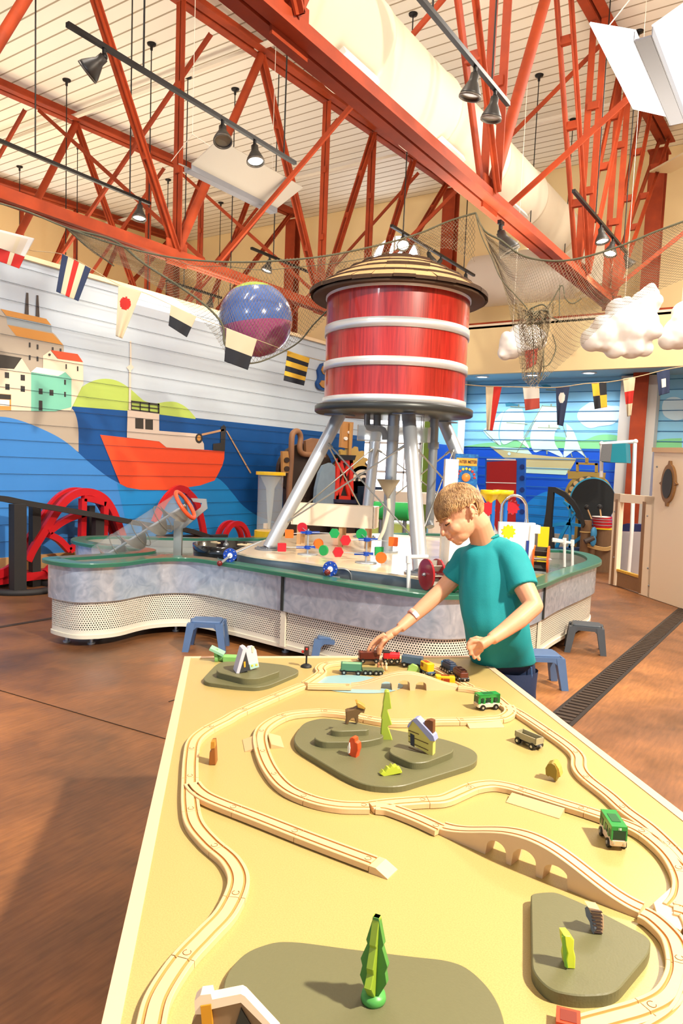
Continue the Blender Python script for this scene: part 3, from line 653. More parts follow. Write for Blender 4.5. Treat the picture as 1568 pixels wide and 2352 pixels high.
# ================= the water tower =================
TC = V((-3.21, 5.58, 0)); tx, ty = TC.x, TC.y
RB = mat('red_boards', '#C1241A', .32, var=.16, scale=7, coat=.35, stretch=(3, 3, .25), bump=.2, bscale=14)
tw = thing('water_tower', 'red wooden water tower with steel hoops, shingled roof and four steel pipe legs', 'water tower', (tx, ty, .72))
m = MB(); m.lathe([(.612, 1.99), (.612, 2.3), (.616, 2.6), (.62, 2.95)], (tx, ty, 0), 64)
o = m.build('tank_wall', RB, tw)
REDS = ['#C8281C', '#BC2018', '#CE3426', '#B41C16', '#C62C22']
def board_mat():
    mm = bpy.data.materials.new('red_oak_panels'); mm.use_nodes = True; nt = mm.node_tree; b = nt.nodes['Principled BSDF']; L = nt.links.new
    tc = nt.nodes.new('ShaderNodeTexCoord'); sp = nt.nodes.new('ShaderNodeSeparateXYZ'); L(tc.outputs['Object'], sp.inputs[0])
    a = nt.nodes.new('ShaderNodeMath'); a.operation = 'ARCTAN2'; L(sp.outputs[1], a.inputs[0]); L(sp.outputs[0], a.inputs[1])
    f = nt.nodes.new('ShaderNodeMath'); f.operation = 'MULTIPLY'; f.inputs[1].default_value = 3.1; L(a.outputs[0], f.inputs[0])
    zz = nt.nodes.new('ShaderNodeMath'); zz.operation = 'MULTIPLY_ADD'; zz.inputs[1].default_value = 3.2; zz.inputs[2].default_value = .0; L(sp.outputs[2], zz.inputs[0])
    fl = nt.nodes.new('ShaderNodeMath'); fl.operation = 'FLOOR'; L(f.outputs[0], fl.inputs[0]); fz = nt.nodes.new('ShaderNodeMath'); fz.operation = 'FLOOR'; L(zz.outputs[0], fz.inputs[0])
    cb = nt.nodes.new('ShaderNodeCombineXYZ'); L(fl.outputs[0], cb.inputs[0]); L(fz.outputs[0], cb.inputs[1])
    wn = nt.nodes.new('ShaderNodeTexWhiteNoise'); L(cb.outputs[0], wn.inputs[0])
    cc = nt.nodes.new('ShaderNodeCombineXYZ'); k = nt.nodes.new('ShaderNodeMath'); k.operation = 'MULTIPLY'; k.inputs[1].default_value = 16; L(a.outputs[0], k.inputs[0]); L(k.outputs[0], cc.inputs[0]); kz = nt.nodes.new('ShaderNodeMath'); kz.operation = 'MULTIPLY'; kz.inputs[1].default_value = 1.1; L(sp.outputs[2], kz.inputs[0]); L(kz.outputs[0], cc.inputs[1]); L(wn.outputs[0], cc.inputs[2])
    gr = nt.nodes.new('ShaderNodeTexNoise'); gr.inputs['Scale'].default_value = 2.2; gr.inputs['Detail'].default_value = 8; gr.inputs['Distortion'].default_value = .8; L(cc.outputs[0], gr.inputs[0])
    r = nt.nodes.new('ShaderNodeValToRGB'); r.color_ramp.elements[0].color = rgb('#8E120C'); r.color_ramp.elements[0].position = .3; r.color_ramp.elements[1].color = rgb('#C22C20'); r.color_ramp.elements[1].position = .72; L(gr.outputs[0], r.inputs[0])
    hs = nt.nodes.new('ShaderNodeHueSaturation'); L(r.outputs[0], hs.inputs['Color']); mr = nt.nodes.new('ShaderNodeMapRange'); mr.inputs[3].default_value = .78; mr.inputs[4].default_value = 1.15; L(wn.outputs[0], mr.inputs[0]); L(mr.outputs[0], hs.inputs['Value']); L(hs.outputs[0], b.inputs['Base Color'])
    b.inputs['Roughness'].default_value = .3; b.inputs['Coat Weight'].default_value = .4; bp = nt.nodes.new('ShaderNodeBump'); bp.inputs['Strength'].default_value = .15; L(gr.outputs[0], bp.inputs['Height']); L(bp.outputs[0], b.inputs['Normal']); return mm
o.data.materials[0] = board_mat()
HOOP = mat('hoop_aluminium', '#DCDEDE', .32, .45, var=.04)
for z, h in ((2.9, .085), (2.585, .075), (2.285, .07), (1.995, .06)):
    m = MB(); m.lathe([(.612, z), (.628, z), (.628, z+h), (.612, z+h)], (tx, ty, 0), 64); m.build('hoop', HOOP, tw)
m = MB(); m.lathe([(.0001, 1.93), (.68, 1.93), (.692, 1.94), (.692, 1.985), (.68, 1.995), (.0001, 1.995)], (tx, ty, 0), 64); m.build('base_plate', mat('base_plate_dark', '#3A3D3C', .35, .3), tw)
SH = mat('shingle_top', '#C99F6C', .8, var=.25, scale=8); SHE = mat('shingle_end', '#4B3626', .9, var=.3, scale=30)
m = MB(); m.lathe([(.0001, 3.24), (.3, 3.16), (.74, 2.925), (.74, 2.905), (.62, 2.92), (.0001, 2.96)], (tx, ty, 0), 48); m.build('roof_underside', mat('roof_ply_dark', '#5B4534', .8), tw)
random.seed(3)
RP = [(.765, 2.925), (.66, 3.0), (.555, 3.068), (.45, 3.13), (.345, 3.182), (.24, 3.222), (.135, 3.25), (.015, 3.265)]
for c in range(7):
    (r0, z0), (r1, z1) = RP[c], RP[c+1]; r1 = max(.01, r1-.02); m = MB(); N = max(9, int(2*pi*r0/.17)); a = random.random()
    for i in range(N):
        da = 2*pi/N; jit = random.uniform(-.01, .01); th = random.uniform(.024, .034); tz = random.uniform(-.004, .004)
        A0, A1 = a+i*da, a+(i+.99)*da; seg = 3
        for q in range(seg):
            b0 = A0+(A1-A0)*q/seg; b1 = A0+(A1-A0)*(q+1)/seg; rr = r0+jit; P = []
            for (r_, z_) in ((rr, z0+tz), (rr, z0+tz+th), (r1, z1+.022), (r1, z1)):
                for t_ in (b0, b1): P.append((tx+r_*cos(t_), ty+r_*sin(t_), z_))
            m.add(P, [(0, 1, 3, 2)], 1); m.add(P, [(2, 3, 5, 4)], 0); m.add(P, [(6, 7, 1, 0)], 1)
            if q == 0: m.add(P, [(0, 2, 4, 6)], 1)
            if q == seg-1: m.add(P, [(1, 7, 5, 3)], 1)
    m.build('shingle_course', [SH, SHE], tw)
legs = [V((-3.99, 4.87, .72)), V((-2.36, 4.6, .72)), V((-2.43, 6.29, .72)), V((-4.06, 6.56, .72))]
tops = [at(780, 952, z=1.93), at(938, 950, z=1.93), at(1018, 968, z=1.93), at(866, 975, z=1.93)]
for a, b in zip(legs, tops):
    m = MB(); m.cyl(a+V((0, 0, .012)), b, .058, n=24); m.build('leg', STEEL, tw); 
    m = MB(); m.cyl(a, a+V((0, 0, .014)), .12, n=28); m.cyl(a+V((0, 0, .014)), a+V((0, 0, .022)), .075, n=24); 
    for k in range(4): m.cyl(a+V((.095*cos(k*pi/2+.5), .095*sin(k*pi/2+.5), .014)), a+V((.095*cos(k*pi/2+.5), .095*sin(k*pi/2+.5), .026)), .009, n=6)
    m.build('foot_plate', GREYM, tw)
    m = MB(); m.box(b-V((0, 0, .006)), (.2, .2, .012)); m.build('top_plate', GREYM, tw)
m = MB(); m.cyl((tx, ty, .72), (tx+.01, ty, 1.93), .052, n=24); m.cyl((tx, ty, .72), (tx, ty, .735), .1, n=24); m.build('riser_pipe', mat('galvanised_dark', '#A9B0B6', .38, .6, var=.12), tw)
def lerp(a, b, t): return a+(b-a)*t
ROD = mat('tie_rod_steel', '#A2A39F', .4, .8)
prs = [(0, 1), (1, 2), (2, 3), (3, 0)]
for i, j in prs:
    for a, b in ((i, j), (j, i)):
        p = lerp(legs[a], tops[a], .17); q = lerp(legs[b], tops[b], .80); d = (q-p).normalized(); p = p+d*.05; q = q-d*.05
        m = MB(); m.cyl(p, q, .007, n=8); m.cyl(p, p+d*.07, .013, n=8); m.cyl(q-d*.07, q, .013, n=8); m.box(p, (.02, .02, .035)); m.box(q, (.02, .02, .035)); m.build('tie_rod', ROD, tw)
PVC = mat('grey_pvc', '#6E767B', .4)
ax = lambda u, v: at(u, v, vert=(tx, ty))
m = MB(); m.tube([ax(843, 950), ax(843, 975)]+[ax(846, 982), ax(855, 984), ax(872, 984)]+[ax(880, 988), ax(884, 996), ax(884, 1010)], .028, 14); m.cyl(ax(866, 945), ax(866, 982), .033, n=16); m.build('drain_pipe', PVC, tw)
_q = at(998, 962, z=1.93); rp = V((_q.x, _q.y)); 
m = MB(); m.cyl((rp.x, rp.y, 1.93), (rp.x, rp.y, 1.02), .04, n=20); m.cyl((rp.x, rp.y, 1.66), (rp.x, rp.y, 1.72), .05, n=20); m.tube([(rp.x, rp.y, 1.03), (rp.x, rp.y, .99), (rp.x+.02, rp.y-.02, .95)], .038, 14); m.build('overflow_pipe', mat('grey_pipe', '#8B9196', .4, .5), tw)
ACR = mat('clear_acrylic', '#F2F4F3', .06, trans=.85, ior=1.2, spec=.3)
t = thing('clear_trough', 'clear acrylic trough hanging under the tank of the water tower', 'trough', ax(900, 1010))
m = MB(); a = ax(822, 978); b = ax(985, 1000); d = (b-a); d.z = 0; d.normalize(); nn = V((-d.y, d.x, 0)); c_ = (a+b)/2; L_ = (V((a.x, a.y, 0))-V((b.x, b.y, 0))).length
R = Matrix.Rotation(atan2(d.y, d.x), 3, 'Z')
for o_, s_ in (((0, -.09, 0), (L_, .006, .13)), ((0, .09, 0), (L_, .006, .13)), ((0, 0, -.065), (L_, .18, .006)), ((-L_/2, 0, 0), (.006, .18, .13)), ((L_/2, 0, 0), (.006, .18, .13))): m.box(c_+R @ V(o_)+V((0, 0, -.03)), s_, 0, R)
m.build('trough_body', ACR, t)
m = MB()
for s_ in (-1, 1):
    for e in (-.4, .4): p = c_+R @ V((e*L_, .09*s_, .03)); m.cyl(p, (p.x, p.y, 1.93), .004, n=6)
m.build('hanger_wire', STEEL, t)
# pale trough box on posts
t = thing('water_trough', 'long pale wooden water trough raised on short posts on the deck below the tower', 'trough', (-3.5, 5.3, .72))
a = at(677, 1215, vert=(-4.0, 5.6)); b = at(862, 1200, vert=(-3.1, 6.0)); 
A0 = V((a.x, a.y, 0)); B0 = V((b.x, b.y, 0)); dd = (B0-A0); LL = dd.length; dd.normalize(); R = Matrix.Rotation(atan2(dd.y, dd.x), 3, 'Z'); zt0 = (a.z+b.z)/2; cc = (A0+B0)/2
TW = mat('pale_laminate', '#F2E0C6', .35, coat=.2)
m = MB()
for o_, s_ in (((0, -.1, .1), (LL, .02, .2)), ((0, .1, .1), (LL, .02, .2)), ((0, 0, .01), (LL, .2, .02)), ((-LL/2, 0, .1), (.02, .22, .2)), ((LL/2, 0, .1), (.02, .22, .2))): m.box(cc+V((0, 0, zt0))+R @ V(o_), s_, 0, R)
m.build('trough_body', TW, t)
for e in (-.42, .1, .42):
    for s_ in (-.07, .07): m = MB(); p = cc+R @ V((e*LL, s_, 0)); m.box((p.x, p.y, (.72+zt0)/2), (.035, .035, zt0-.72), 0, R); m.build('post', mat('post_wood', '#B98F62', .6, var=.15), t)
# funnel with hose
t = thing('funnel', 'grey steel funnel with a clear hose fixed in front of the central pipe', 'funnel', ax(892, 1125))
c_ = at(892, 1102, vert=(tx+.06, ty-.09)); c2 = at(892, 1143, vert=(tx+.06, ty-.09))
m = MB(); m.lathe([(.012, c2.z-.02), (.014, c2.z+.01), (.103, c_.z), (.107, c_.z), (.107, c_.z+.004), (.1, c_.z+.004), (.014, c2.z+.03)], (c_.x, c_.y, 0), 28); m.build('cone', mat('funnel_steel', '#9B968D', .35, .7), t)
hp = [at(892, v, vert=(c_.x, c_.y)) for v in (1145, 1170)]+[at(887, 1195, vert=(c_.x, c_.y)), at(880, 1220, vert=(c_.x, c_.y)), at(870, 1240, vert=(c_.x-.03, c_.y))]
m = MB(); m.tube(crom(hp, 5), .017, 10); m.build('hose', mat('milky_hose', '#DAD2BE', .3), t)

# spinners on the deck
BLU = mat('blue_plastic', '#1544A8', .35); RDP = mat('red_plastic', '#C01F2E', .35); GRP = mat('green_plastic', '#1E9A50', .35); ORP = mat('orange_plastic', '#EE6A22', .35)
def spinner(base, label, arms):
    b = at(*base, z=.72); t = thing('paddle_spinner', label, 'spinner', b, 'paddle spinners on the deck'); vt = (b.x, b.y)
    m = MB(); m.lathe([(.0001, .72), (.085, .72), (.085, .727), (.0001, .727)], (b.x, b.y, 0), 24); m.build('base_disc', STEEL, t)
    zt = max(at(base[0], v, vert=vt).z for _, v, *_r in arms)+.03
    m = MB(); m.cyl((b.x, b.y, .727), (b.x, b.y, zt), .008, n=10); m.build('axle', STEEL, t)
    for u, v, lst in arms:
        z = at(base[0], v, vert=vt).z; m = MB(); m.cyl((b.x, b.y, z-.014), (b.x, b.y, z+.014), .024, n=16); w_ = at(u-22, v, vert=vt); w2 = at(u+22, v, vert=vt)
        m.beam(w_, w2, .02, .018); hb = m.build('hub', BLU, t)
        for pu, pv, shp, mt, dy in lst:
            q = at(pu, pv, vert=(b.x+cr.x*0-fwd.x*dy, b.y-fwd.y*dy)); d = (q-V((b.x, b.y, z))); 
            m = MB(); m.cyl((b.x, b.y, z), q, .0035, n=6); m.build('spoke', STEEL, hb)
            nn = d.cross(V((0, 0, 1))).normalized(); e1 = d.normalized(); e2 = V((0, 0, 1)); e1 = (e1-e2*e1.z).normalized()
            r = .044; N = {'sq': 4, 'hex': 6, 'rd': 20}[shp]; off = pi/4 if shp == 'sq' else 0
            if abs(e1.dot(cr)) < .75: e1 = (e1*.4+cr*.9*(1 if e1.dot(cr) >= 0 else -1)).normalized(); e1.z = 0
            poly = [(r*(1.15 if shp == 'sq' else 1)*cos(2*pi*k/N+off), r*(1.15 if shp == 'sq' else 1)*sin(2*pi*k/N+off)) for k in range(N)]
            if shp == 'sq': poly = rnd2(poly, .008, 3)
            nz = e1.cross(e2).normalized(); m = MB(); m.prism(poly, q-nz*.009, e1, e2, .018); m.build('paddle', mt, hb)
spinner((706, 1274), 'left paddle spinner on the deck with two blue hubs and a red square paddle', [(712, 1223, [(664, 1226, 'sq', ORP, .02), (768, 1225, 'hex', GRP, .05), (694, 1212, 'rd', RDP, -.15)]), (702, 1257, [(647, 1257, 'sq', RDP, .05), (731, 1249, 'rd', ORP, -.05), (743, 1264, 'rd', GRP, .1)])])
spinner((840, 1293), 'right paddle spinner on the deck with two red hexagonal paddles', [(845, 1239, [(793, 1241, 'hex', RDP, .05), (903, 1244, 'sq', ORP, .05), (830, 1227, 'rd', GRP, -.1)]), (835, 1272, [(776, 1268, 'hex', RDP, .1), (870, 1266, 'sq', GRP, -.04), (875, 1281, 'rd', ORP, .1)])])
# water cannons (blue discs with dark red balls)
def cannon(u, v, label, cable):
    p = at(u, v+22, z=.64); c_ = at(u, v, vert=(p.x, p.y)); t = thing('water_pump', label, 'pump', p, 'blue hand pumps on the green rim')
    tow = (EYE-c_); tow.z = 0; tow.normalize(); e1 = V((tow.y, -tow.x, 0)) if cr.dot(V((tow.y, -tow.x, 0))) > 0 else V((-tow.y, tow.x, 0))
    R = Matrix((e1, V((0, 0, 1)).cross(e1), V((0, 0, 1)))).transposed()
    q = lambda a, b, c: c_+e1*a+tow*b+V((0, 0, c))
    m = MB(); m.prism([(.055*cos(k*pi/14), .055*sin(k*pi/14)) for k in range(28)], q(0, -.02, 0), e1, (0, 0, 1), .04); 
    m.build('wheel', BLU, t); m = MB()
    for k in range(8): m.ball(q(.044*cos(k*pi/4), .03, .044*sin(k*pi/4)), .005, 8)
    m.build('bolt', STEEL, t); m = MB(); m.cyl(q(0, .01, 0), q(0, .045, 0), .02, n=14); m.build('hub', WHITE, t)
    m = MB(); m.ball(q(-.02 if cable else -.08, .07, -.02 if cable else -.06), .024, 18); m.build('knob', mat('dark_red_ball', '#6A1A16', .15, coat=.5), t)
    m = MB(); m.beam(q(0, .04, 0), q(-.02 if cable else -.07, .07, -.02 if cable else -.055), .014, .014); m.build('handle', STEEL, t)
    m = MB(); m.box(q(0, -.01, -.065), (.15, .07, .006), 0, R); m.box(q(0, -.01, -.055), (.02, .03, .03), 0, R); m.build('mount', STEEL, t)
    if cable: m = MB(); m.tube(crom([q(.03, 0, 0), q(.11, 0, .0), q(.15, 0, -.03), q(.16, 0, -.075)], 5), .007, 8); m.build('hose', GREYM, t)
    else:
        m = MB(); m.tube([q(.05, 0, .02), q(.25, 0, .12)], .006, 8); m.build('nozzle', STEEL, t)
cannon(528, 1275, 'blue disc pump with a dark red knob beside the left end of the deck', 0)
cannon(758, 1306, 'blue disc pump with dark red knob and grey hose on the middle front rim', 1)
# red and green water wheels near the boy
def wheel(u, v, z0, rad, wid, mt, label, hubm, ang=0, fr=True, group=None):
    p = at(u, v, z=z0); c_ = V((p.x, p.y, z0+rad+.01)); t = thing('water_mill_toy', label, 'water wheel', (p.x, p.y, z0), group)
    a = V((cos(ang), sin(ang), 0)); e = V((-sin(ang), cos(ang), 0))
    for s_ in (-1, 1):
        m = MB(); m.prism([(rad*cos(k*pi/20), rad*sin(k*pi/20)) for k in range(40)], c_+a*s_*wid/2-a*.008, e, (0, 0, 1), .016, bev=.003); d = m.build('side_disc', mt, t)
        m = MB(); m.cyl(c_+a*(s_*wid/2+s_*.01), c_+a*(s_*wid/2+s_*.022), .012, n=6); m.build('axle_bolt', STEEL, d)
    for k in range(8):
        q = 2*pi*k/8; m = MB(); m.beam(c_-a*wid/2+e*cos(q)*rad*.62+V((0, 0, sin(q)*rad*.62)), c_+a*wid/2+e*cos(q)*rad*.62+V((0, 0, sin(q)*rad*.62)), rad*.55, .006, up=e*-sin(q)+V((0, 0, cos(q)))); m.build('paddle', hubm, t)
    m = MB(); m.cyl(c_-a*(wid/2+.03), c_+a*(wid/2+.03), .008, n=10); m.build('axle', STEEL, t); return c_, a, e
CLP = mat('clear_grey_plastic', '#B9B2A6', .15, alpha=.75)
PVW = mat('white_pvc', '#ECEDEB', .3)
wheel(990, 1358, .655, .105, .085, mat('wine_red_disc', '#A51C28', .2, coat=.5), 'dark red double-disc water wheel beside the boy at the front rim', CLP, .98)
wheel(1048, 1362, .655, .105, .07, mat('green_disc', '#1F7B45', .3, coat=.3), 'green water wheel half hidden behind the boy', CLP, .98)
p = at(938, 1352, z=.645); v_ = (p.x, p.y)
m = MB(); m.tube([p, at(938, 1285, vert=v_)], .015, 12); m.tube([at(938, 1283, vert=v_), at(945, 1279, vert=v_), at(983, 1279, vert=v_)], .015, 12); m.cyl(at(938, 1293, vert=v_), at(938, 1276, vert=v_), .02, n=12)
tag(m.build('plastic_pipe', PVW), 'white plastic pipe with an elbow left of the dark red water wheel', 'pipe')
# orange wheel at the right end
wheel(1240, 1318, .6, .12, .12, mat('orange_disc', '#EE5E1C', .25, coat=.4), 'orange double-disc water wheel at the right end of the water table', mat('dark_paddle', '#4E4A44', .3), .25)
p = at(1280, 1300, z=.6); v_ = (p.x, p.y)
for k, (u0, u1, v0, v1, vz) in enumerate(((1276, 1296, 1241, 1302, 1229), (1276, 1314, 1245, 1304, 1243))):
    m = MB(); m.tube([at(u1, v1, vert=v_), at(u1, v0+4, vert=v_)], .013, 10); m.tube([at(u1, v0+2, vert=v_), at(1268, v0-3, vert=v_)], .013, 10); m.cyl(at(u1, v0+9, vert=v_), at(u1, v0-5, vert=v_), .018, n=10)
    tag(m.build('plastic_pipe', PVW), ['rear white plastic pipe bend behind the orange water wheel', 'front white plastic pipe bend beside the orange water wheel'][k], 'pipe')
# white tank and sink unit behind the boy
p = at(1010, 1332, z=.60)
m = MB(); c_ = at(1058, 1322, z=.66); R = Matrix.Rotation(.58, 3, 'Z')
t = thing('white_tank', 'white moulded tank behind the boy with a domed steel fitting', 'tank', (c_.x, c_.y+.2, .6))
m.box((c_.x, c_.y+.2, .78), (.44, .4, .36), 0, R, taper=.96); m.build('tank_body', WHITEG, t)
q = at(1031, 1243, vert=(c_.x-.05, c_.y+.2)); m = MB(); m.lathe([(.05, .95), (.05, 1.0), (.045, 1.04), (.03, 1.065), (.0001, 1.072)], (q.x, q.y, 0), 20); m.build('dome_fitting', STEEL, t)
# white post and WATER METER panel
pp = at(1032, 1291, z=.72); vw = (pp.x, pp.y)
t = thing('water_meter', 'blue water meter sign panel beside a white post behind the boy', 'sign panel', (pp.x, pp.y, .72))
a = at(1018, 1054, vert=vw); b = at(1045, 1240, vert=vw); m = MB(); e1 = cr.copy(); e1.z = 0; e1.normalize(); RZ = Matrix.Rotation(atan2(e1.y, e1.x), 3, 'Z')
m.box(((a.x+b.x)/2, (a.y+b.y)/2, (a.z+.66)/2), (.105, .1, a.z-.66), 0, RZ); m.build('post', WHITEG, t)
a = at(1045, 1056, vert=vw); b = at(1094, 1120, vert=vw); w_ = ((b-a).dot(e1)); c_ = (a+b)/2; c_.z = (a.z+b.z)/2
fr = e1.cross(V((0, 0, 1))); fr = fr if fr.dot(EYE-c_) > 0 else -fr
m = MB(); m.box(c_, (w_, .02, a.z-b.z+.1), 0, RZ); pn = m.build('panel', mat('meter_blue', '#0F4690', .35, col2='#2A80C0', scale=26), t)
m = MB(); m.box(c_+fr*.012+V((0, 0, .095)), (w_*.9, .004, .062), 0, RZ); m.build('title_plate', mat('meter_orange', '#F0A038', .4), t)
m = MB(); dial = c_+fr*.013-V((0, 0, .03))
for k in range(9):
    an = pi*k/8; m.ball(dial+e1*.07*cos(an)+V((0, 0, .07*sin(an))), .011, 10, mi=0 if 2 < k < 6 else 1, sc=(1, .4, 1), R=RZ)
m.build('indicator_light', [mat('led_yellow', '#F4D03A', .3), mat('led_red', '#C8342A', .3)], t)
m = MB(); m.lathe([(.0001, .004), (.035, .004), (.035, 0)], dial, 20, R=RZ @ Matrix.Rotation(pi/2, 3, 'X')); m.build('dial', mat('dial_orange', '#E9863A', .4), t)
def text(s, loc, e1, upv, size, mt, parent, name='lettering', world=True, ext=.0015, sx=1):
    cd = bpy.data.curves.new(name, 'FONT'); cd.body = s; cd.size = size; cd.extrude = ext; cd.align_x = 'CENTER'; cd.align_y = 'CENTER'; cd.offset = size*.012
    tmp = bpy.data.objects.new('tmp', cd); C.objects.link(tmp); dg = bpy.context.evaluated_depsgraph_get(); me = bpy.data.meshes.new_from_object(tmp.evaluated_get(dg)); bpy.data.objects.remove(tmp)
    e1 = V(e1).normalized(); e2 = V(upv).normalized(); e3 = e1.cross(e2)
    Mx = Matrix((e1*sx, e2, e3)).transposed().to_4x4(); off = WL.get(parent.name, V((0, 0, 0))) if world else V((0, 0, 0)); Mx.translation = V(loc)-off
    me.transform(Mx); me.name = name; me.materials.clear(); me.materials.append(mt)
    o = bpy.data.objects.new(name, me); C.objects.link(o); o.parent = parent; WL[o.name] = off; return o
text('WATER METER', c_+fr*.0155+V((0, 0, .095)), e1, (0, 0, 1), .036, BLACKM, t, sx=.68)
# blue posts with yellow funnels and red paddle wheels
YLP = mat('yellow_plastic', '#F2D21E', .35)
def funnelpost(u, v0, v1, label, wu, wv, wm):
    bs = at(u+10, 1297, z=.66); vt = (bs.x, bs.y); t = thing('funnel_post', label, 'water toy', (bs.x, bs.y, .6)); a = at(u, v0, vert=vt); b = at(u+6, v1, vert=vt)
    m = MB(); m.cyl((a.x, a.y, .58), (a.x, a.y, a.z-.05), .02, n=12); m.build('post', mat('mid_blue_pipe', '#1E6FC8', .35), t)
    m = MB(); m.lathe([(.018, a.z-.11), (.085, a.z-.02), (.09, a.z-.02), (.09, a.z+.015), (.078, a.z+.015), (.078, a.z-.01), (.012, a.z-.1)], (a.x-.03, a.y, 0), 22); m.build('funnel', YLP, t)
    w_ = at(wu, wv, vert=vt); m = MB(); N = 10; poly = []
    for k in range(N*4):
        r = .056+(.008 if (k//2) % 2 else -.004); poly.append((r*cos(2*pi*k/(N*4)), r*sin(2*pi*k/(N*4))))
    m.prism(poly, w_-fr*.015, e1, (0, 0, 1), .03); wl = m.build('paddle_wheel', wm, t)
    m = MB(); m.cyl(w_, V((a.x, a.y, w_.z)), .012, n=8); m.build('axle', mat('mid_blue_pipe', '#1E6FC8'), t)
funnelpost(1134, 1130, 1260, 'left blue post with a yellow funnel and a red paddle wheel behind the boy', 1121, 1168, RDP)
funnelpost(1163, 1130, 1262, 'right blue post with a yellow funnel and a red paddle wheel beside the curved tap', 1176, 1165, RDP)
p = at(1166, 1221, vert=(pp.x+.55, pp.y+.4)); m = MB(); N = 10; poly = [((.05+(.008 if (k//2) % 2 else -.004))*cos(2*pi*k/40), (.05+(.008 if (k//2) % 2 else -.004))*sin(2*pi*k/40)) for k in range(40)]
m.prism(poly, p, e1, (0, 0, 1), .03); tag(m.build('spinning_toy', YLP), 'yellow toothed paddle wheel under the curved tap', 'paddle wheel')
# sink with the gooseneck tap
bs = at(1180, 1300, z=.66); vt = (bs.x, bs.y)
t = thing('sink_unit', 'white sink unit with a tall curved chrome tap behind the boy', 'sink', (bs.x, bs.y, .6))
a = at(1145, 1198, vert=vt); b = at(1222, 1300, vert=vt); m = MB(); c_ = (a+b)/2
m.box((c_.x, c_.y, (a.z+.6)/2), ((b-a).dot(e1), .05, a.z-.6), 0, RZ); m.box(at(1226, 1215, vert=vt), (.085, .1, .07), 0, RZ); m.box(at(1216, 1265, vert=vt), (.04, .1, .33), 0, RZ); m.build('white_panel', WHITEG, t)
m = MB(); g = [at(*q, vert=vt) for q in ((1150, 1205), (1151, 1175), (1155, 1155), (1167, 1142), (1181, 1138), (1196, 1143), (1207, 1158), (1209, 1180), (1209, 1196))]
m.tube(crom(g, 5), .013, 12); m.cyl(at(1209, 1192, vert=vt), at(1209, 1208, vert=vt), .016, .022, n=14); m.build('gooseneck_tap', mat('chrome', '#DDE0E2', .12, 1), t)
m = MB(); m.box(at(1211, 1270, vert=vt)+fr*.03, (.05, .02, .22), 0, RZ); m.build('blue_label', mat('dark_blue_label', '#27408F', .4), t)
p = at(1235, 1268, z=.9); m = MB(); q = at(1235, 1300, z=.62); m.box((q.x, q.y+.1, .8), (.1, .02, .36), 0, RZ); tag(m.build('yellow_panel', YLP), 'upright yellow panel behind the orange water wheel', 'panel')
# black tank and swirling bits left of the deck
p = at(475, 1278, z=.6)
t = thing('vortex_basin', 'round black basin with pale wooden pieces between the screw and the deck', 'basin', (p.x, p.y+.2, .6))
m = MB(); m.lathe([(.24, .52), (.30, .58), (.31, .70), (.30, .70), (.28, .60), (.0001, .56)], (p.x, p.y+.25, 0), 36); m.build('bowl', mat('gloss_black', '#15181A', .15, coat=.5), t)
m = MB(); m.ball((p.x, p.y+.25, .685), .03, 12); m.cyl((p.x, p.y+.25, .68), (p.x, p.y+.25, .74), .012, n=10); m.build('spindle', GREYM, t)
for k, (dx_, dy_, r_) in enumerate(((.14, .05, .3), (.2, .12, 1.0), (-.15, 0, -.3))):
    m = MB(); m.prism([(0, 0), (.12, .01), (.1, .05), (.05, .035), (.02, .06)], (p.x+dx_, p.y+.2+dy_, .70), (cos(r_), sin(r_), 0), (-sin(r_), cos(r_), 0), .012); m.build('wood_piece', mat('boat_wood', '#E6CFA6', .5), t)
# yellow and clear column
p = at(617, 1243, z=.60)
t = thing('whirlpool_column', 'clear cylinder with yellow caps behind the left tower leg', 'whirlpool column', (p.x, p.y, .6)); vt = (p.x, p.y)
z0 = .62; z1 = at(617, 1090, vert=vt).z
for z_, h in ((z0, .1), (z1-.005, .035)):
    m = MB(); n_ = 8; m.lathe([(.0001, z_), (.165, z_), (.165, z_+h), (.0001, z_+h)], (p.x, p.y, 0), 28, smooth=False); m.build('yellow_cap', mat('cap_yellow', '#F2C11E', .35), t)
m = MB(); m.lathe([(.14, z0+.1), (.14, z1)], (p.x, p.y, 0), 36); m.build('clear_tube', mat('clear_tube_wall', '#E8EEF0', .05, alpha=.22, spec=.8), t)
m = MB(); m.lathe([(.012, z0+.12), (.03, z0+.3), (.05, z1-.15), (.12, z1-.02)], (p.x, p.y, 0), 20); m.build('water_vortex', mat('vortex_water', '#D9DEDC', .1, alpha=.45), t)
m = MB(); m.box((p.x-.04, p.y, z0+.15), (.05, .05, .06)); m.build('foam_cube', TW, t)
m = MB(); 
for k in range(3): m.cyl((p.x+.1*cos(k*2.1), p.y+.1*sin(k*2.1), .5), (p.x+.1*cos(k*2.1), p.y+.1*sin(k*2.1), .63), .014, n=8)
m.build('support', STEEL, t)
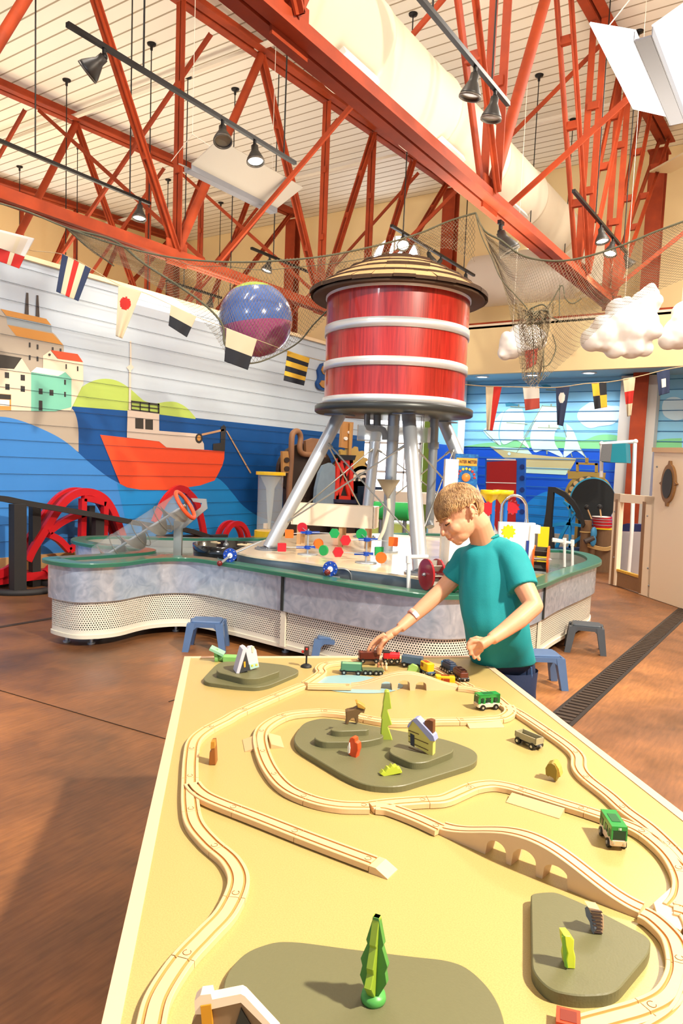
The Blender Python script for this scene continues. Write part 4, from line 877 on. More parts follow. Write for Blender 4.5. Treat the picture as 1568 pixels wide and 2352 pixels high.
# Archimedes screw
lo = at(232, 1283, z=.60); vt = (lo.x+.75, lo.y+.45); hi = at(425, 1160, vert=vt); 
t = thing('water_screw', 'clear tilted screw pump with orange top ring at the left of the water table', 'water screw', (lo.x, lo.y, .6))
d = (hi-lo); Ls = d.length; d.normalize(); e_ = d.orthogonal().normalized(); f_ = d.cross(e_)
m = MB(); m.tube([lo, hi], .125, 36, cap=False); m.build('clear_tube', mat('screw_tube', '#C9C7C2', .06, alpha=.2, spec=.9), t)
m = MB(); P = []; turns = 4.0; N = 120
for i in range(N+1):
    a = 2*pi*turns*i/N; c_ = lo+d*(Ls*i/N); P.append(c_+(e_*cos(a)+f_*sin(a))*.012); P.append(c_+(e_*cos(a)+f_*sin(a))*.12)
m.add(P, [(2*i, 2*i+1, 2*i+3, 2*i+2) for i in range(N)], 0, True); m.build('spiral_blade', mat('blade_grey', '#77746C', .3, .5), t)
m = MB(); m.cyl(lo, hi, .012, n=10); m.build('shaft', STEEL, t)
for f in (.22, .48, .74): m = MB(); m.tube([lo+d*Ls*f+(e_*cos(a)+f_*sin(a))*.127 for a in [k*pi/12 for k in range(24)]], .004, 6, closed=True); m.build('seam_ring', mat('ring_dark', '#6E6A62', .3), t)
m = MB(); m.tube([hi+(e_*cos(a)+f_*sin(a))*.13 for a in [k*pi/14 for k in range(28)]], .018, 8, closed=True); m.build('top_ring', mat('orange_ring', '#E8552C', .35), t)
# steel frame of the screw
FRM = mat('zinc_angle', '#B3B6AE', .35, .7, var=.1)
pf = at(408, 1278, z=.62); vf = (pf.x, pf.y); 
m = MB(); a = at(408, 1195, vert=vf); m.box((pf.x, pf.y, (.55+a.z)/2), (.07, .05, a.z-.55), 0, RZ); tk = m.build('upright', FRM, t)
for off_ in (.0, .22):
    m = MB(); P = [at(u, v, vert=(vf[0]-fwd.x*-off_, vf[1]+fwd.y*off_)) for u, v in ((405, 1205), (402, 1218), (425, 1212), (477, 1168), (474, 1146), (440, 1144), (445, 1152), (465, 1155), (462, 1165), (418, 1198))]
    o_ = P[0]; poly = [((p-o_).dot(e1), (p-o_).z) for p in P]; m.prism(poly, o_, e1, (0, 0, 1), .03); m.build('bracket', FRM, t)

# ================= red and black ball run along the wall =================
RR = mat('coaster_red', '#C0161E', .4, var=.08); BK = mat('coaster_black', '#2B2827', .65, var=.1)
t = thing('ball_coaster', 'large red and black wooden ball coaster along the mural wall', 'coaster', (-7.2, 6, 0))
def rail(pts, X, w, h, name, mt, kx=0):
    P = resample(crom([at(u, v, x=X) for u, v in pts], 8), .05); m = MB(); vs = []
    for i, p in enumerate(P):
        d_ = (P[min(i+1, len(P)-1)]-P[max(0, i-1)]).normalized(); nn = V((1, 0, 0)).cross(d_).normalized()
        for sx, sn in ((-1, -1), (1, -1), (1, 1), (-1, 1)): q = p+nn*h/2*sn; vs.append(V((X+kx+w/2*sx, q.y, q.z)))
    fs = []
    for i in range(len(P)-1):
        for k in range(4): fs.append((i*4+k, i*4+(k+1) % 4, i*4+4+(k+1) % 4, i*4+4+k))
    fs += [(3, 2, 1, 0), tuple(len(P)*4-4+k for k in range(4))]; m.add(vs, fs); m.build(name, mt, t)
arch = [(63, 1288), (75, 1262), (90, 1238), (105, 1214), (120, 1190), (135, 1168), (150, 1150), (167, 1137), (186, 1130), (205, 1130), (225, 1136), (242, 1148), (255, 1166), (266, 1190), (275, 1213), (284, 1238), (292, 1262)]
X = -7.2
rail(arch, X, .05, .085, 'arch_rail', RR); rail(arch, X, .05, .085, 'arch_rail', RR, -.17); rail([(u, v+1) for u, v in arch], X, .12, .03, 'arch_bed', mat('coaster_dark_red', '#7C1016', .5), -.085)
for l in ([(110, 1222), (135, 1203), (162, 1189), (192, 1180)], [(112, 1228), (135, 1240), (158, 1264)], [(158, 1264), (175, 1254), (192, 1246)], [(190, 1145), (189, 1200), (187, 1275)], [(190, 1144), (215, 1148), (240, 1156)], [(241, 1152), (239, 1200), (237, 1260)], [(105, 1315), (120, 1300), (130, 1285)]): rail(l, X, .07, .07, 'strut', RR)
rail([(-40, 1328), (0, 1318), (20, 1309), (36, 1296)], X, .05, .09, 'lower_rail', RR); rail([(-40, 1340), (60, 1326), (240, 1306), (560, 1276)], X, .2, .09, 'base_bar', RR, -.1)
rail([(430, 1130), (448, 1150), (458, 1178), (465, 1210), (470, 1240)], X, .05, .09, 'second_arch', RR); rail([(430, 1128), (410, 1122), (390, 1135), (372, 1160), (355, 1200)], X, .05, .09, 'second_arch', RR)
for kx in (0, -.14): rail([(515, 1240), (520, 1222), (532, 1206), (548, 1202), (560, 1210), (568, 1226), (571, 1242)], X, .05, .07, 'small_arch', RR, kx)
rail([(-30, 1143), (10, 1146), (60, 1156), (200, 1180), (330, 1204), (420, 1216), (475, 1232)], -7.05, .1, .06, 'top_track', BK)
def bpost(u, v0, w, Xp, name='post'):
    p = at(u, v0, x=Xp); m = MB(); m.box((Xp, p.y, p.z/2), (.08, w, p.z)); m.build(name, BK, t)
bpost(42, 1158, .14, -6.95); bpost(32, 1158, .07, -7.1); bpost(80, 1163, .1, -7.25); bpost(207, 1162, .08, -7.3); bpost(225, 1185, .12, -7.1); bpost(262, 1175, .05, -7.4)
p = at(42, 1355, z=0)
m = MB(); m.lathe([(.28, 0), (.4, 0), (.4, .05), (.28, .05), (.28, 0)], (-7.15, p.y+.05, 0), 36); m.build('floor_ring', BK, t)
p = at(365, 1215, x=-7.1)
for k, (u, w) in enumerate(((385, .3), (440, .5), (500, .3))): q = at(u, 1225, x=-7.15); m = MB(); m.box((-7.15, q.y, q.z-.05), (.12, w, .06)); m.build('black_block', BK, t)

# ================= stools =================
STB = mat('stool_blue_plastic', '#56719A', .35, var=.1, scale=14); STG = mat('stool_grey_plastic', '#4C5157', .4, var=.1, scale=14)
def stool(mt, suffix):
    t = thing('step_stool', 'x', 'stool'); h = .255; m = MB(); m.prism(rnd2([(-.125, -.1), (.125, -.1), (.125, .1), (-.125, .1)], .03), (0, 0, h-.03), (1, 0, 0), (0, 1, 0), .03, bev=.008); m.build('seat', mt, t)
    m = MB(); 
    for sy in (-1, 1): m.prism([(-.135, 0), (-.09, 0), (-.082, -.05), (-.05, -.085), (.05, -.085), (.082, -.05), (.09, 0), (.135, 0)] if 0 else [(-.128, h-.015), (-.14, h-.075), (-.095, h-.075), (-.07, h-.05), (.07, h-.05), (.095, h-.075), (.14, h-.075), (.128, h-.015)], (0, sy*.105+.006*-1, 0), (1, 0, 0), (0, 0, 1), .012)
    for sx in (-1, 1): m.prism([(-.1, h-.015), (-.115, h-.075), (-.07, h-.075), (-.05, h-.05), (.05, h-.05), (.07, h-.075), (.115, h-.075), (.1, h-.015)], (sx*.13, 0, 0), (0, 1, 0), (0, 0, 1), .012)
    m.build('apron', mt, t)
    for sx in (-1, 1):
        for sy in (-1, 1):
            m = MB(); A = V((sx*.117, sy*.092, h-.02)); B = V((sx*.155, sy*.125, 0)); vs = []
            for c_, w_ in ((A, .066), (B, .052)):
                for x_, y_ in ((-.5, -.5), (.5, -.5), (.5, .5), (-.5, .5)): vs.append(c_+V((x_*w_, y_*w_, 0)))
            m.add(vs, [(3, 2, 1, 0), (4, 5, 6, 7), (4, 0, 1, 5)[::-1], (1, 5, 6, 2), (2, 6, 7, 3), (3, 7, 4, 0)]); m.build('leg', mt, t)
    return t
s0 = stool(STB, 'b'); s1 = stool(STG, 'g')
GS = 'small plastic step stools around the water table'
def place(o, u, v, rz, label, first=False, z=0, sc=.92):
    p = at(u, v, z=z)
    if first: o.location = p; o.scale = (sc, sc, sc); o.rotation_euler = (0, 0, rz); o['label'] = label; o['group'] = GS; return o
    return dup(o, p, rz, label, GS, sc)
place(s0, 474, 1489, .62, 'blue plastic step stool in front of the perforated skirt, left of the play table', True)
place(s0, 1236, 1572, .62, 'blue plastic step stool on the floor just behind the boy', False)
place(s0, 762, 1530, .62, 'blue plastic step stool mostly hidden behind the far edge of the play table', False)
place(s1, 1342, 1494, .3, 'dark grey plastic step stool under the right end of the water table', True)

# ================= play table =================
TZ = .70
def LAM():
    mm = bpy.data.materials.new('table_laminate'); mm.use_nodes = True; nt = mm.node_tree; b = nt.nodes['Principled BSDF']; L = nt.links.new
    tc = nt.nodes.new('ShaderNodeTexCoord'); n1 = nt.nodes.new('ShaderNodeTexNoise'); n1.inputs['Scale'].default_value = 420; n1.inputs['Detail'].default_value = 3
    L(tc.outputs['Object'], n1.inputs[0]); r = nt.nodes.new('ShaderNodeValToRGB'); r.color_ramp.elements[0].position = .3; r.color_ramp.elements[0].color = rgb('#AC965C'); r.color_ramp.elements[1].position = .7; r.color_ramp.elements[1].color = rgb('#BCA66A')
    L(n1.outputs[0], r.inputs[0]); L(r.outputs[0], b.inputs['Base Color']); b.inputs['Roughness'].default_value = .3; return mm
T1 = V((-2.02, 1.97, TZ)); TX = V((cos(.745), sin(.745), 0)); TL = V((sin(.745), -cos(.745), 0)); TW_, TLn = 1.2, 2.5
RT = Matrix.Rotation(.745, 3, 'Z')
tc_ = T1+TX*TW_/2+TL*TLn/2
tab = thing('play_table', 'large yellow-green train play table with pale wooden edging in the foreground', 'table', (tc_.x, tc_.y, 0))
m = MB(); m.box((tc_.x, tc_.y, TZ-.015), (TW_-.05, TLn-.05, .03), 0, RT); m.build('tabletop', LAM(), tab)
EDG = mat('edge_banding', '#DDB898', .5, var=.06, scale=5)
for s_, name in ((1, 0), (-1, 0)):
    m = MB(); p = tc_+TX*s_*(TW_/2-.0125); m.box((p.x, p.y, TZ-.019), (.025, TLn, .042), 0, RT); m.build('edge_strip', EDG, tab)
    m = MB(); p = tc_+TL*s_*(TLn/2-.0125); m.box((p.x, p.y, TZ-.019), (TW_-.05, .025, .042), 0, RT); m.build('edge_strip', EDG, tab)
for s_ in (1, -1):
    m = MB(); p = tc_+TX*s_*(TW_/2-.12); m.box((p.x, p.y, TZ-.10), (.022, TLn-.24, .12), 0, RT); m.build('apron', EDG, tab)
    m = MB(); p = tc_+TL*s_*(TLn/2-.12); m.box((p.x, p.y, TZ-.10), (TW_-.26, .022, .12), 0, RT); m.build('apron', EDG, tab)
for a in (1, -1):
    for b in (1, -1): m = MB(); p = tc_+TX*a*(TW_/2-.17)+TL*b*(TLn/2-.17); m.box((p.x, p.y, (TZ-.04)/2), (.07, .07, TZ-.04), 0, RT); m.build('leg', EDG, tab)
m = MB(); P = crom(pz([(715, 1572), (728, 1560), (760, 1553), (800, 1551), (850, 1555), (905, 1566), (925, 1578), (880, 1592), (780, 1590)], TZ), 5, True)
m.poly([V((p.x, p.y, TZ+.0012)) for p in P]); m.build('painted_pond', mat('pond_blue', '#8DB2B8', .35), tab)

# ---- wooden track ----
TRK = mat('beech_track', '#DDB98A', .42, var=.09, scale=9, stretch=(1, 5, 1), bump=.06, bscale=80)
TRK2 = mat('groove_wood', '#C58E50', .6); TRD = mat('joint_dark', '#8A5A2C', .7)
PROF = [(-.02, 0, 0), (-.02, .011, 0), (-.0188, .012, 0), (-.0135, .012, 1), (-.0125, .0092, 1), (-.0095, .0092, 1), (-.0085, .012, 0), (.0085, .012, 1), (.0095, .0092, 1), (.0125, .0092, 1), (.0135, .012, 0), (.0188, .012, 0), (.02, .011, 0), (.02, 0, 0)]
LIFT = [0.0]
def sweep(m, P, zf=None, bf=None):
    vs = []; n = len(PROF)
    for i, p in enumerate(P):
        d = P[min(i+1, len(P)-1)]-P[max(0, i-1)]; d.z = 0; d.normalize(); nn = V((-d.y, d.x, 0)); dz = zf[i] if zf else 0; db = bf[i] if bf else 0
        for o, z, k in PROF: vs.append(V((p.x, p.y, TZ+LIFT[0]+(z+dz if z > 0 else db)))+nn*o)
    for i in range(len(P)-1):
        for k in range(n-1):
            m.add([], []); m.f.append((len(m.v)+i*n+k, len(m.v)+(i+1)*n+k, len(m.v)+(i+1)*n+k+1, len(m.v)+i*n+k+1)); m.m.append(1 if PROF[k][2] else 0); m.sm.append(False)
        m.f.append((len(m.v)+i*n+n-1, len(m.v)+(i+1)*n+n-1, len(m.v)+(i+1)*n, len(m.v)+i*n)); m.m.append(0); m.sm.append(False)
    b = len(m.v); m.v += [tuple(v) for v in vs]
    m.f.append(tuple(b+k for k in range(n))); m.m.append(0); m.sm.append(False)
    L_ = b+(len(P)-1)*n; m.f.append(tuple(L_+k for k in range(n-1, -1, -1))); m.m.append(0); m.sm.append(False)
def pathpx(px, step=.006):
    return resample(crom([V((p.x, p.y, 0)) for p in pz(px, TZ+.012)], 10), step)
def track(px, plen, desc, path=None):
    LIFT[0] += .00035
    P = path or pathpx(px); tot = sum((b-a).length for a, b in zip(P, P[1:])); N = max(1, round(tot/plen)); out = []; K = len(P)-1
    for k in range(N):
        a, b = round(K*k/N), round(K*(k+1)/N); Q = [p.copy() for p in P[a:b+1]]
        if len(Q) < 2: continue
        d = (Q[1]-Q[0]).normalized()*.0008; Q[0] += d; d = (Q[-1]-Q[-2]).normalized()*.0008; Q[-1] -= d
        m = MB(); sweep(m, Q); lab = desc % ORD[k] if N > 1 else desc.replace('%s ', '')
        o = tag(m.build('toy_track', [TRK, TRK2]), lab, 'toy track', 'wooden toy track pieces')
        off = o.location; d = (Q[-1]-Q[-2]).normalized(); c_ = Q[-1]-d*.012; m = MB()
        m.tube([V((c_.x+.0062*cos(t), c_.y+.0062*sin(t), TZ+LIFT[0]+.0123)) for t in [i*pi/6+atan2(d.y, d.x)-2.6 for i in range(11)]], .0006, 4); m.build('joint_peg', TRD, o)
    return P
LEFT = [(340, 2400), (347, 2349), (366, 2282), (418, 2202), (472, 2144), (521, 2090), (548, 2023), (530, 1975), (482, 1932), (447, 1889), (437, 1845), (436, 1790), (438, 1738), (446, 1700), (475, 1674), (519, 1651), (559, 1629), (679, 1578), (700, 1572)]
track(LEFT[::-1], .17, '%s wooden track piece down the left side, counted from the far pond')
track([(703, 1568), (722, 1556), (738, 1543), (735, 1534), (748, 1524), (785, 1519), (823, 1517), (880, 1516), (930, 1518), (975, 1525), (1013, 1540), (1048, 1560), (1080, 1577)], .14, '%s wooden track piece in the far loop behind the arched bridge')
track([(1052, 1577), (1078, 1580), (1105, 1586), (1136, 1600), (1160, 1619), (1195, 1638), (1254, 1677), (1305, 1713), (1327, 1736), (1330, 1762), (1348, 1786), (1399, 1826), (1437, 1860), (1489, 1898), (1536, 1942), (1556, 1964), (1590, 2000), (1622, 2050)], .16, '%s wooden track piece along the right table edge, counted from the far bridge')
track([(1166, 1619), (1172, 1632), (1162, 1643), (1140, 1649), (1072, 1653), (1000, 1654), (950, 1657), (897, 1657), (845, 1649), (798, 1639), (755, 1634), (718, 1634), (659, 1641), (616, 1662), (598, 1686), (602, 1723), (622, 1768), (658, 1808), (716, 1835), (778, 1848), (848, 1850)], .14, '%s wooden track piece around the central dark green hill')
track([(850, 1849), (900, 1843), (964, 1838), (1015, 1835), (1053, 1820), (1087, 1806), (1126, 1800), (1160, 1804), (1194, 1813), (1283, 1841), (1347, 1861), (1411, 1883), (1470, 1908), (1516, 1942), (1548, 1978), (1568, 2022), (1566, 2060), (1548, 2086)], .15, '%s wooden track piece from the central switch towards the near green bus')
track([(862, 1851), (890, 1854), (921, 1864), (964, 1881), (1012, 1903)], .13, '%s wooden track piece leading to the near arched bridge')
track([(1473, 2096), (1496, 2108), (1526, 2134), (1548, 2163), (1560, 2210), (1556, 2249), (1530, 2291), (1475, 2319), (1411, 2338), (1347, 2356), (1300, 2375)], .15, '%s wooden track piece curving around the right-hand hill, counted from the near bridge')
track([(1545, 2087), (1580, 2100), (1600, 2140), (1605, 2210), (1590, 2290), (1560, 2340), (1500, 2380)], .16, '%s wooden track piece at the right frame edge beyond the right-hand hill')
stub = track([(441, 1800), (456, 1818), (490, 1838), (597, 1880), (722, 1929), (858, 1980)], .16, '%s wooden track piece of the dead-end siding in the left half')
P = pathpx([(859, 1980), (902, 1996)], .004); m = MB(); d = (P[-1]-P[0]).normalized(); n_ = V((-d.y, d.x, 0)); L_ = (P[-1]-P[0]).length; ce = (P[0]+P[-1])/2
m.prism([(0, 0), (L_, 0), (L_, .002), (L_*.35, .014), (0, .014)], V((P[0].x, P[0].y, TZ))+n_*.02, d, (0, 0, 1), .04)
tag(m.build('track_ramp', TRK), 'small sloping wooden ramp at the end of the dead-end siding', 'toy track')
# crossing ramps beside the track
def padramp(u, v, ang, L_, lab):
    p = at(u, v, z=TZ); e = V((cos(ang), sin(ang), 0)); n_ = V((-sin(ang), cos(ang), 0)); 
    m = MB(); m.prism([(0, 0), (.036, 0), (.036, .0015), (.004, .0115), (0, .0115)], p-e*L_/2, n_, (0, 0, 1), L_); return tag(m.build('crossing_ramp', mat('ramp_wood', '#CDAA7C', .55)), lab, 'toy track ramp', 'wedge ramps beside the track')
def ang2(a, b): p = at(*a, z=TZ); q = at(*b, z=TZ); return atan2(q.y-p.y, q.x-p.x)
an = ang2((597, 1690), (610, 1740)); padramp(590, 1712, an+pi, .085, 'wedge-shaped wooden ramp outside the left bend of the central loop'); padramp(618, 1706, an, .085, 'wedge-shaped wooden ramp inside the left bend of the central loop')
an = ang2((1072, 1655), (1140, 1653)); padramp(1108, 1663, an+pi, .11, 'wedge-shaped wooden ramp in front of the track beside the far green bus')
an = ang2((1185, 1822), (1285, 1852)); padramp(1234, 1849, an+pi, .125, 'wedge-shaped wooden ramp in front of the track above the near bridge')
# switch plate at the right edge
P = [V((p.x, p.y, 0)) for p in pz([(1500, 2086), (1540, 2050), (1600, 2040), (1620, 2110), (1560, 2150), (1510, 2120)], TZ)]
p0 = P[0]; m = MB(); m.prism([(q.x-p0.x, q.y-p0.y) for q in P], (p0.x, p0.y, TZ), (1, 0, 0), (0, 1, 0), .0105)
tag(m.build('track_switch', mat('white_wood', '#E6CDA4', .5)), 'pale wooden track switch plate at the right frame edge below the near bus', 'toy track')
track([(706, 1574), (740, 1575), (806, 1576)], .2, 'short flat wooden track piece leading into the far arched bridge')
# arched bridges
def bridge(px, H, arches, lab, seg):
    LIFT[0] = 0
    P = resample(crom([V((p.x, p.y, 0)) for p in pz(px, TZ)], 10), .0025); K = len(P)-1; zf = []; bf = []
    for i in range(K+1):
        s_ = i/K; w = sin(pi*s_)**2; w = min(1, w*1.12)**1.15 if w < .9 else 1-(1-w)*.2; w = (sin(pi*s_))**1.7
        zf.append(H*w); b = 0
        for c_, hw, hh in arches:
            if abs(s_-c_) < hw: b = hh*(.55+.45*sqrt(max(0, 1-((s_-c_)/hw)**2)))
        bf.append(b)
    t = thing('arched_bridge', lab, 'toy bridge', (P[K//2].x, P[K//2].y, TZ)); h = K//2
    for a, b in ((0, h), (h, K)): m = MB(); sweep(m, P[a:b+1], zf[a:b+1], bf[a:b+1]); m.build('bridge_half', [mat('bridge_wood', '#D9B78E', .45, var=.07, scale=12, bump=.05), TRK2], t)
bridge([(1013, 1906), (1071, 1931), (1140, 1960), (1198, 1985), (1262, 2012), (1330, 2041), (1400, 2070), (1472, 2098)], .052, [(.34, .052, .036), (.485, .058, .042), (.64, .058, .036)], 'near wooden arched track bridge with three openings right of centre', .15)
bridge([(806, 1579), (860, 1581), (930, 1582), (990, 1582), (1050, 1580)], .047, [(.315, .05, .031), (.475, .056, .036), (.63, .05, .031)], 'far wooden arched track bridge beside the painted pond', .15)

# ---- dark green layered hills ----
HG = mat('hill_dark_green', '#696748', .45, var=.06, scale=150, bump=.1, bscale=250)
def hill(tiers, lab):
    t = None
    for k, (px, z0, th, r, smooth) in enumerate(tiers):
        P = [(p.x, p.y) for p in pz(px, z0+th)]; cx = sum(p[0] for p in P)/len(P); cy = sum(p[1] for p in P)/len(P)
        if t is None: t = thing('layered_hill', lab, 'toy hill', (cx, cy, TZ))
        Q = [(a-cx, b-cy) for a, b in P]; Q = [(p.x, p.y) for p in crom([V((a, b, 0)) for a, b in Q], 5, True)] if smooth else rnd2(Q, r, 6)
        m = MB(); m.prism(Q, (cx, cy, z0), (1, 0, 0), (0, 1, 0), th, bev=.0018); m.build('base_board' if k == 0 else 'upper_tier', HG, t)
    return t
K8 = lambda l: [(460+a/4.612, 1440+b/4.612) for a, b in l]; K6 = lambda l: [(600+a/3.0154, 1560+b/3.0154) for a, b in l]
B0 = .014
hill([(K8([(25, 545), (160, 400), (240, 365), (600, 368), (920, 405), (1045, 455), (1030, 490), (730, 615), (600, 640), (380, 628), (60, 585)]), TZ, B0, .05, False), (K8([(165, 455), (260, 410), (500, 400), (800, 435), (850, 465), (620, 545), (470, 550), (190, 480)]), TZ+B0, .022, .03, False)], 'dark green layered toy hill under the white A-frame house at the far left corner')
h2 = hill([(K6([(195, 440), (290, 300), (420, 265), (600, 290), (1300, 420), (1500, 500), (1490, 580), (950, 748), (720, 735), (560, 660)]), TZ, B0+.002, .08, False), (K6([(355, 405), (470, 335), (700, 335), (850, 385), (835, 405), (720, 432), (420, 435)]), TZ+B0, .02, .03, False), (K6([(472, 350), (540, 300), (680, 298), (748, 340), (735, 352), (530, 360)]), TZ+B0+.02, .016, .02, False), (K6([(860, 500), (950, 435), (1190, 425), (1335, 480), (1320, 505), (1140, 575), (1040, 580)]), TZ+B0, .02, .04, False)], 'large dark green layered toy hill in the centre carrying the moose and log cabin')
hill([([(512, 2270), (550, 2200), (606, 2170), (669, 2162), (800, 2178), (940, 2195), (1028, 2206), (1080, 2228), (1130, 2280), (1158, 2350), (1160, 2450), (1000, 2560), (700, 2560), (540, 2420)], TZ, .012, .1, True)], 'flat dark green toy hill board at the bottom with the tall green tree')
K5 = lambda l: [(900+a/2.347, 1780+b/2.347) for a, b in l]
hill([(K5([(748, 640), (800, 632), (880, 628), (1050, 700), (1400, 880), (1385, 960), (1200, 1180), (1000, 1190), (850, 1160), (755, 1060)]), TZ, .02, .05, False)], 'dark green toy hill board at the right with the striped grey animal')

# ---- upright wooden toys ----
def atp(u, v, p0, n_):
    r_ = ray(u, v); return EYE+r_*((p0-EYE).dot(n_)/r_.dot(n_))
def plate(px, base, ang, th, mt, parent=None, name='body', z=TZ, shift=0, bev=.0015):
    """an upright board whose front outline is measured in the vertical plane through base"""
    p0 = at(*base, z=z); h = V((cos(ang), sin(ang), 0)); n_ = V((h.y, -h.x, 0))
    if n_.dot(EYE-p0) < 0: n_ = -n_
    p0 = p0+n_*shift; P = [atp(u, v, p0, n_) for u, v in px]; zmin = min(p.z for p in P)
    poly = [((p-p0).dot(h), max(0, p.z-z)) for p in P]; hh = h if h.cross(V((0, 0, 1))).dot(n_) > 0 else -h
    if hh is not h: poly = [(-a, b) for a, b in poly]
    m = MB(); m.prism(poly, V((p0.x, p0.y, z))-n_*th, hh, (0, 0, 1), th, bev=bev)
    return m, p0, hh, n_
CA = atan2(cr.y, cr.x)
def K1(l): return [(400+a/2.0103, 1420+b/2.0103) for a, b in l]
# moose
zz = TZ+B0+.02+.016
t = thing('toy_moose', 'brown wooden toy moose on the top tier of the central hill', 'toy animal', at(812, 1662, z=zz))
m, p0, hh, n_ = plate(K6([(583, 318), (590, 285), (585, 225), (600, 218), (640, 210), (665, 198), (662, 165), (700, 178), (722, 200), (712, 236), (690, 232), (672, 250), (672, 302), (655, 306), (645, 268), (625, 270), (608, 290), (602, 318)]), (795, 1664), CA+.1, .02, None, z=zz); m.build('body', mat('moose_brown', '#6A5132', .5, var=.1), t)
m, *_ = plate(K6([(655, 165), (668, 160), (690, 172), (722, 196), (712, 212), (690, 205), (668, 198)]), (795, 1664), CA+.1, .026, None, z=zz, shift=.003); m.build('antlers', mat('antler_ochre', '#B58A34', .5), t)
# trees
zz = TZ+B0
t = thing('toy_tree', 'tall flat light-green toy tree on the central hill', 'toy tree', at(888, 1701, z=zz))
m, *_ = plate([(877, 1700), (874, 1690), (877, 1652), (875, 1650), (880, 1622), (879, 1620), (884, 1590), (888, 1588), (894, 1590), (899, 1628), (889, 1630), (900, 1665), (890, 1668), (901, 1700)], (888, 1701), CA, .022, None, z=zz); m.build('crown', mat('tree_green', '#9DB03C', .45), t)
zz = TZ+.012
b = at(857, 2298, z=zz); vt = (b.x, b.y); t = thing('toy_tree', 'tall green toy tree on a round base at the bottom centre', 'toy tree', b)
m = MB(); m.lathe([(.0001, zz), (.0165, zz), (.018, zz+.004), (.0165, zz+.012), (.0001, zz+.013)], (b.x, b.y, 0), 28); m.build('round_base', mat('base_green', '#4E9A48', .4), t)
tp = at(848, 2103, vert=vt).z-zz; e = V((cos(CA+1.15), sin(CA+1.15), 0)); 
for k, (an, mt) in enumerate(((CA+1.15, 'leaf_green_a'), (CA+1.15+pi/2, 'leaf_green_b'))):
    e = V((cos(an), sin(an), 0)); f_ = V((-e.y, e.x, 0)); w = .026 if k == 0 else .02
    m = MB(); m.prism([(-.008, .01), (.008, .01), (w, .035), (.017, .05), (.02, .06), (.011, .085), (.013, .09), (.004, tp), (-.004, tp), (-.013, .09), (-.011, .085), (-.02, .06), (-.017, .05), (-w, .035)], V((b.x, b.y, zz))-e.cross(V((0, 0, 1)))*.005, e, (0, 0, 1), .010, bev=.001); m.build('crown_board', mat(mt, '#8CA62E' if k == 0 else '#4F8A3C', .45), t)
# squirrel
zz = TZ+B0
t = thing('toy_squirrel', 'orange-red wooden toy squirrel on the central hill', 'toy animal', at(812, 1740, z=zz))
m, *_ = plate(K6([(625, 548), (598, 515), (595, 470), (612, 410), (630, 403), (648, 412), (650, 435), (668, 448), (670, 490), (660, 520), (655, 548)]), (812, 1741), CA-.5, .018, None, z=zz); m.build('body', mat('squirrel_orange', '#D84E1E', .45), t)
m, *_ = plate(K6([(600, 515), (596, 470), (608, 440), (612, 480), (608, 515)]), (810, 1741), CA-.5, .004, None, z=zz, shift=.004, bev=0); m.build('white_belly', mat('belly_white', '#EFE6D8', .5), t)
# zigzag bush
t = thing('toy_bush', 'yellow-green zigzag toy bush at the front of the central hill', 'toy bush', at(898, 1785, z=zz))
m, *_ = plate(K6([(826, 660), (845, 635), (858, 645), (875, 612), (890, 618), (905, 595), (920, 608), (938, 598), (948, 618), (962, 615), (975, 640), (975, 652), (850, 680)]), (860, 1786), CA+.25, .014, None, z=zz); m.build('body', mat('bush_lime', '#B9C63C', .45), t)
# log cabin
zz = TZ+B0+.02
t = thing('toy_cabin', 'small log cabin toy with a blue roof and brown chimney on the central hill', 'toy house', at(975, 1735, z=zz)); a0 = CA-.48
m, p0, hh, n_ = plate(K6([(1018, 435), (1015, 330), (1045, 280), (1085, 315), (1188, 430), (1185, 530), (1158, 534)]), (970, 1730), a0, .02, None, z=zz, bev=0); m.build('log_wall', mat('cabin_wall', '#C6BC62', .5), t)
for k in range(5):
    v0 = 350+k*40; m, *_ = plate(K6([(1018, v0), (1018, v0+5), (1155, v0+58+k*4), (1155, v0+53+k*4)]) if k else K6([(1018, 352), (1018, 357), (1090, 385), (1090, 380)]), (970, 1730), a0, .002, None, z=zz, shift=.0012, bev=0); m.build('log_line', mat('log_brown', '#5A4020', .6), t)
m, *_ = plate(K6([(1030, 375), (1058, 390), (1058, 470), (1032, 455)]), (970, 1730), a0, .003, None, z=zz, shift=.0016, bev=0); m.build('door', mat('door_dark', '#2B2F3A', .5), t)
m, *_ = plate(K6([(1052, 275), (1075, 272), (1190, 395), (1200, 430), (1170, 428), (1068, 308), (1045, 288), (1020, 335), (1008, 330), (1020, 305)]), (970, 1730), a0, .027, None, z=zz, shift=.003, bev=0); m.build('roof', mat('roof_periwinkle', '#8F96BE', .45), t)
m, p0, hh, n_ = plate(K6([(1130, 290), (1160, 283), (1188, 293), (1186, 395), (1150, 385), (1130, 350)]), (970, 1730), a0, .018, None, z=zz, shift=-.004, bev=0); m.build('chimney', mat('chimney_brown', '#6B3E1E', .5), t)
# brown board animal at left
t = thing('toy_fox', 'narrow brown wooden toy animal with ochre top standing at the left of the table', 'toy animal', at(487, 1758, z=TZ))
m, *_ = plate([(479, 1758), (481, 1728), (484, 1726), (484, 1706), (492, 1705), (494, 1728), (495, 1757)], (487, 1758), CA, .03, None); m.build('body', mat('fox_brown', '#8C5220', .45), t)
m, *_ = plate([(483, 1720), (484, 1705), (492, 1704), (493, 1719)], (487, 1758), CA, .02, None, shift=.001, bev=0); m.build('head', mat('fox_ochre', '#B9812A', .45), t)
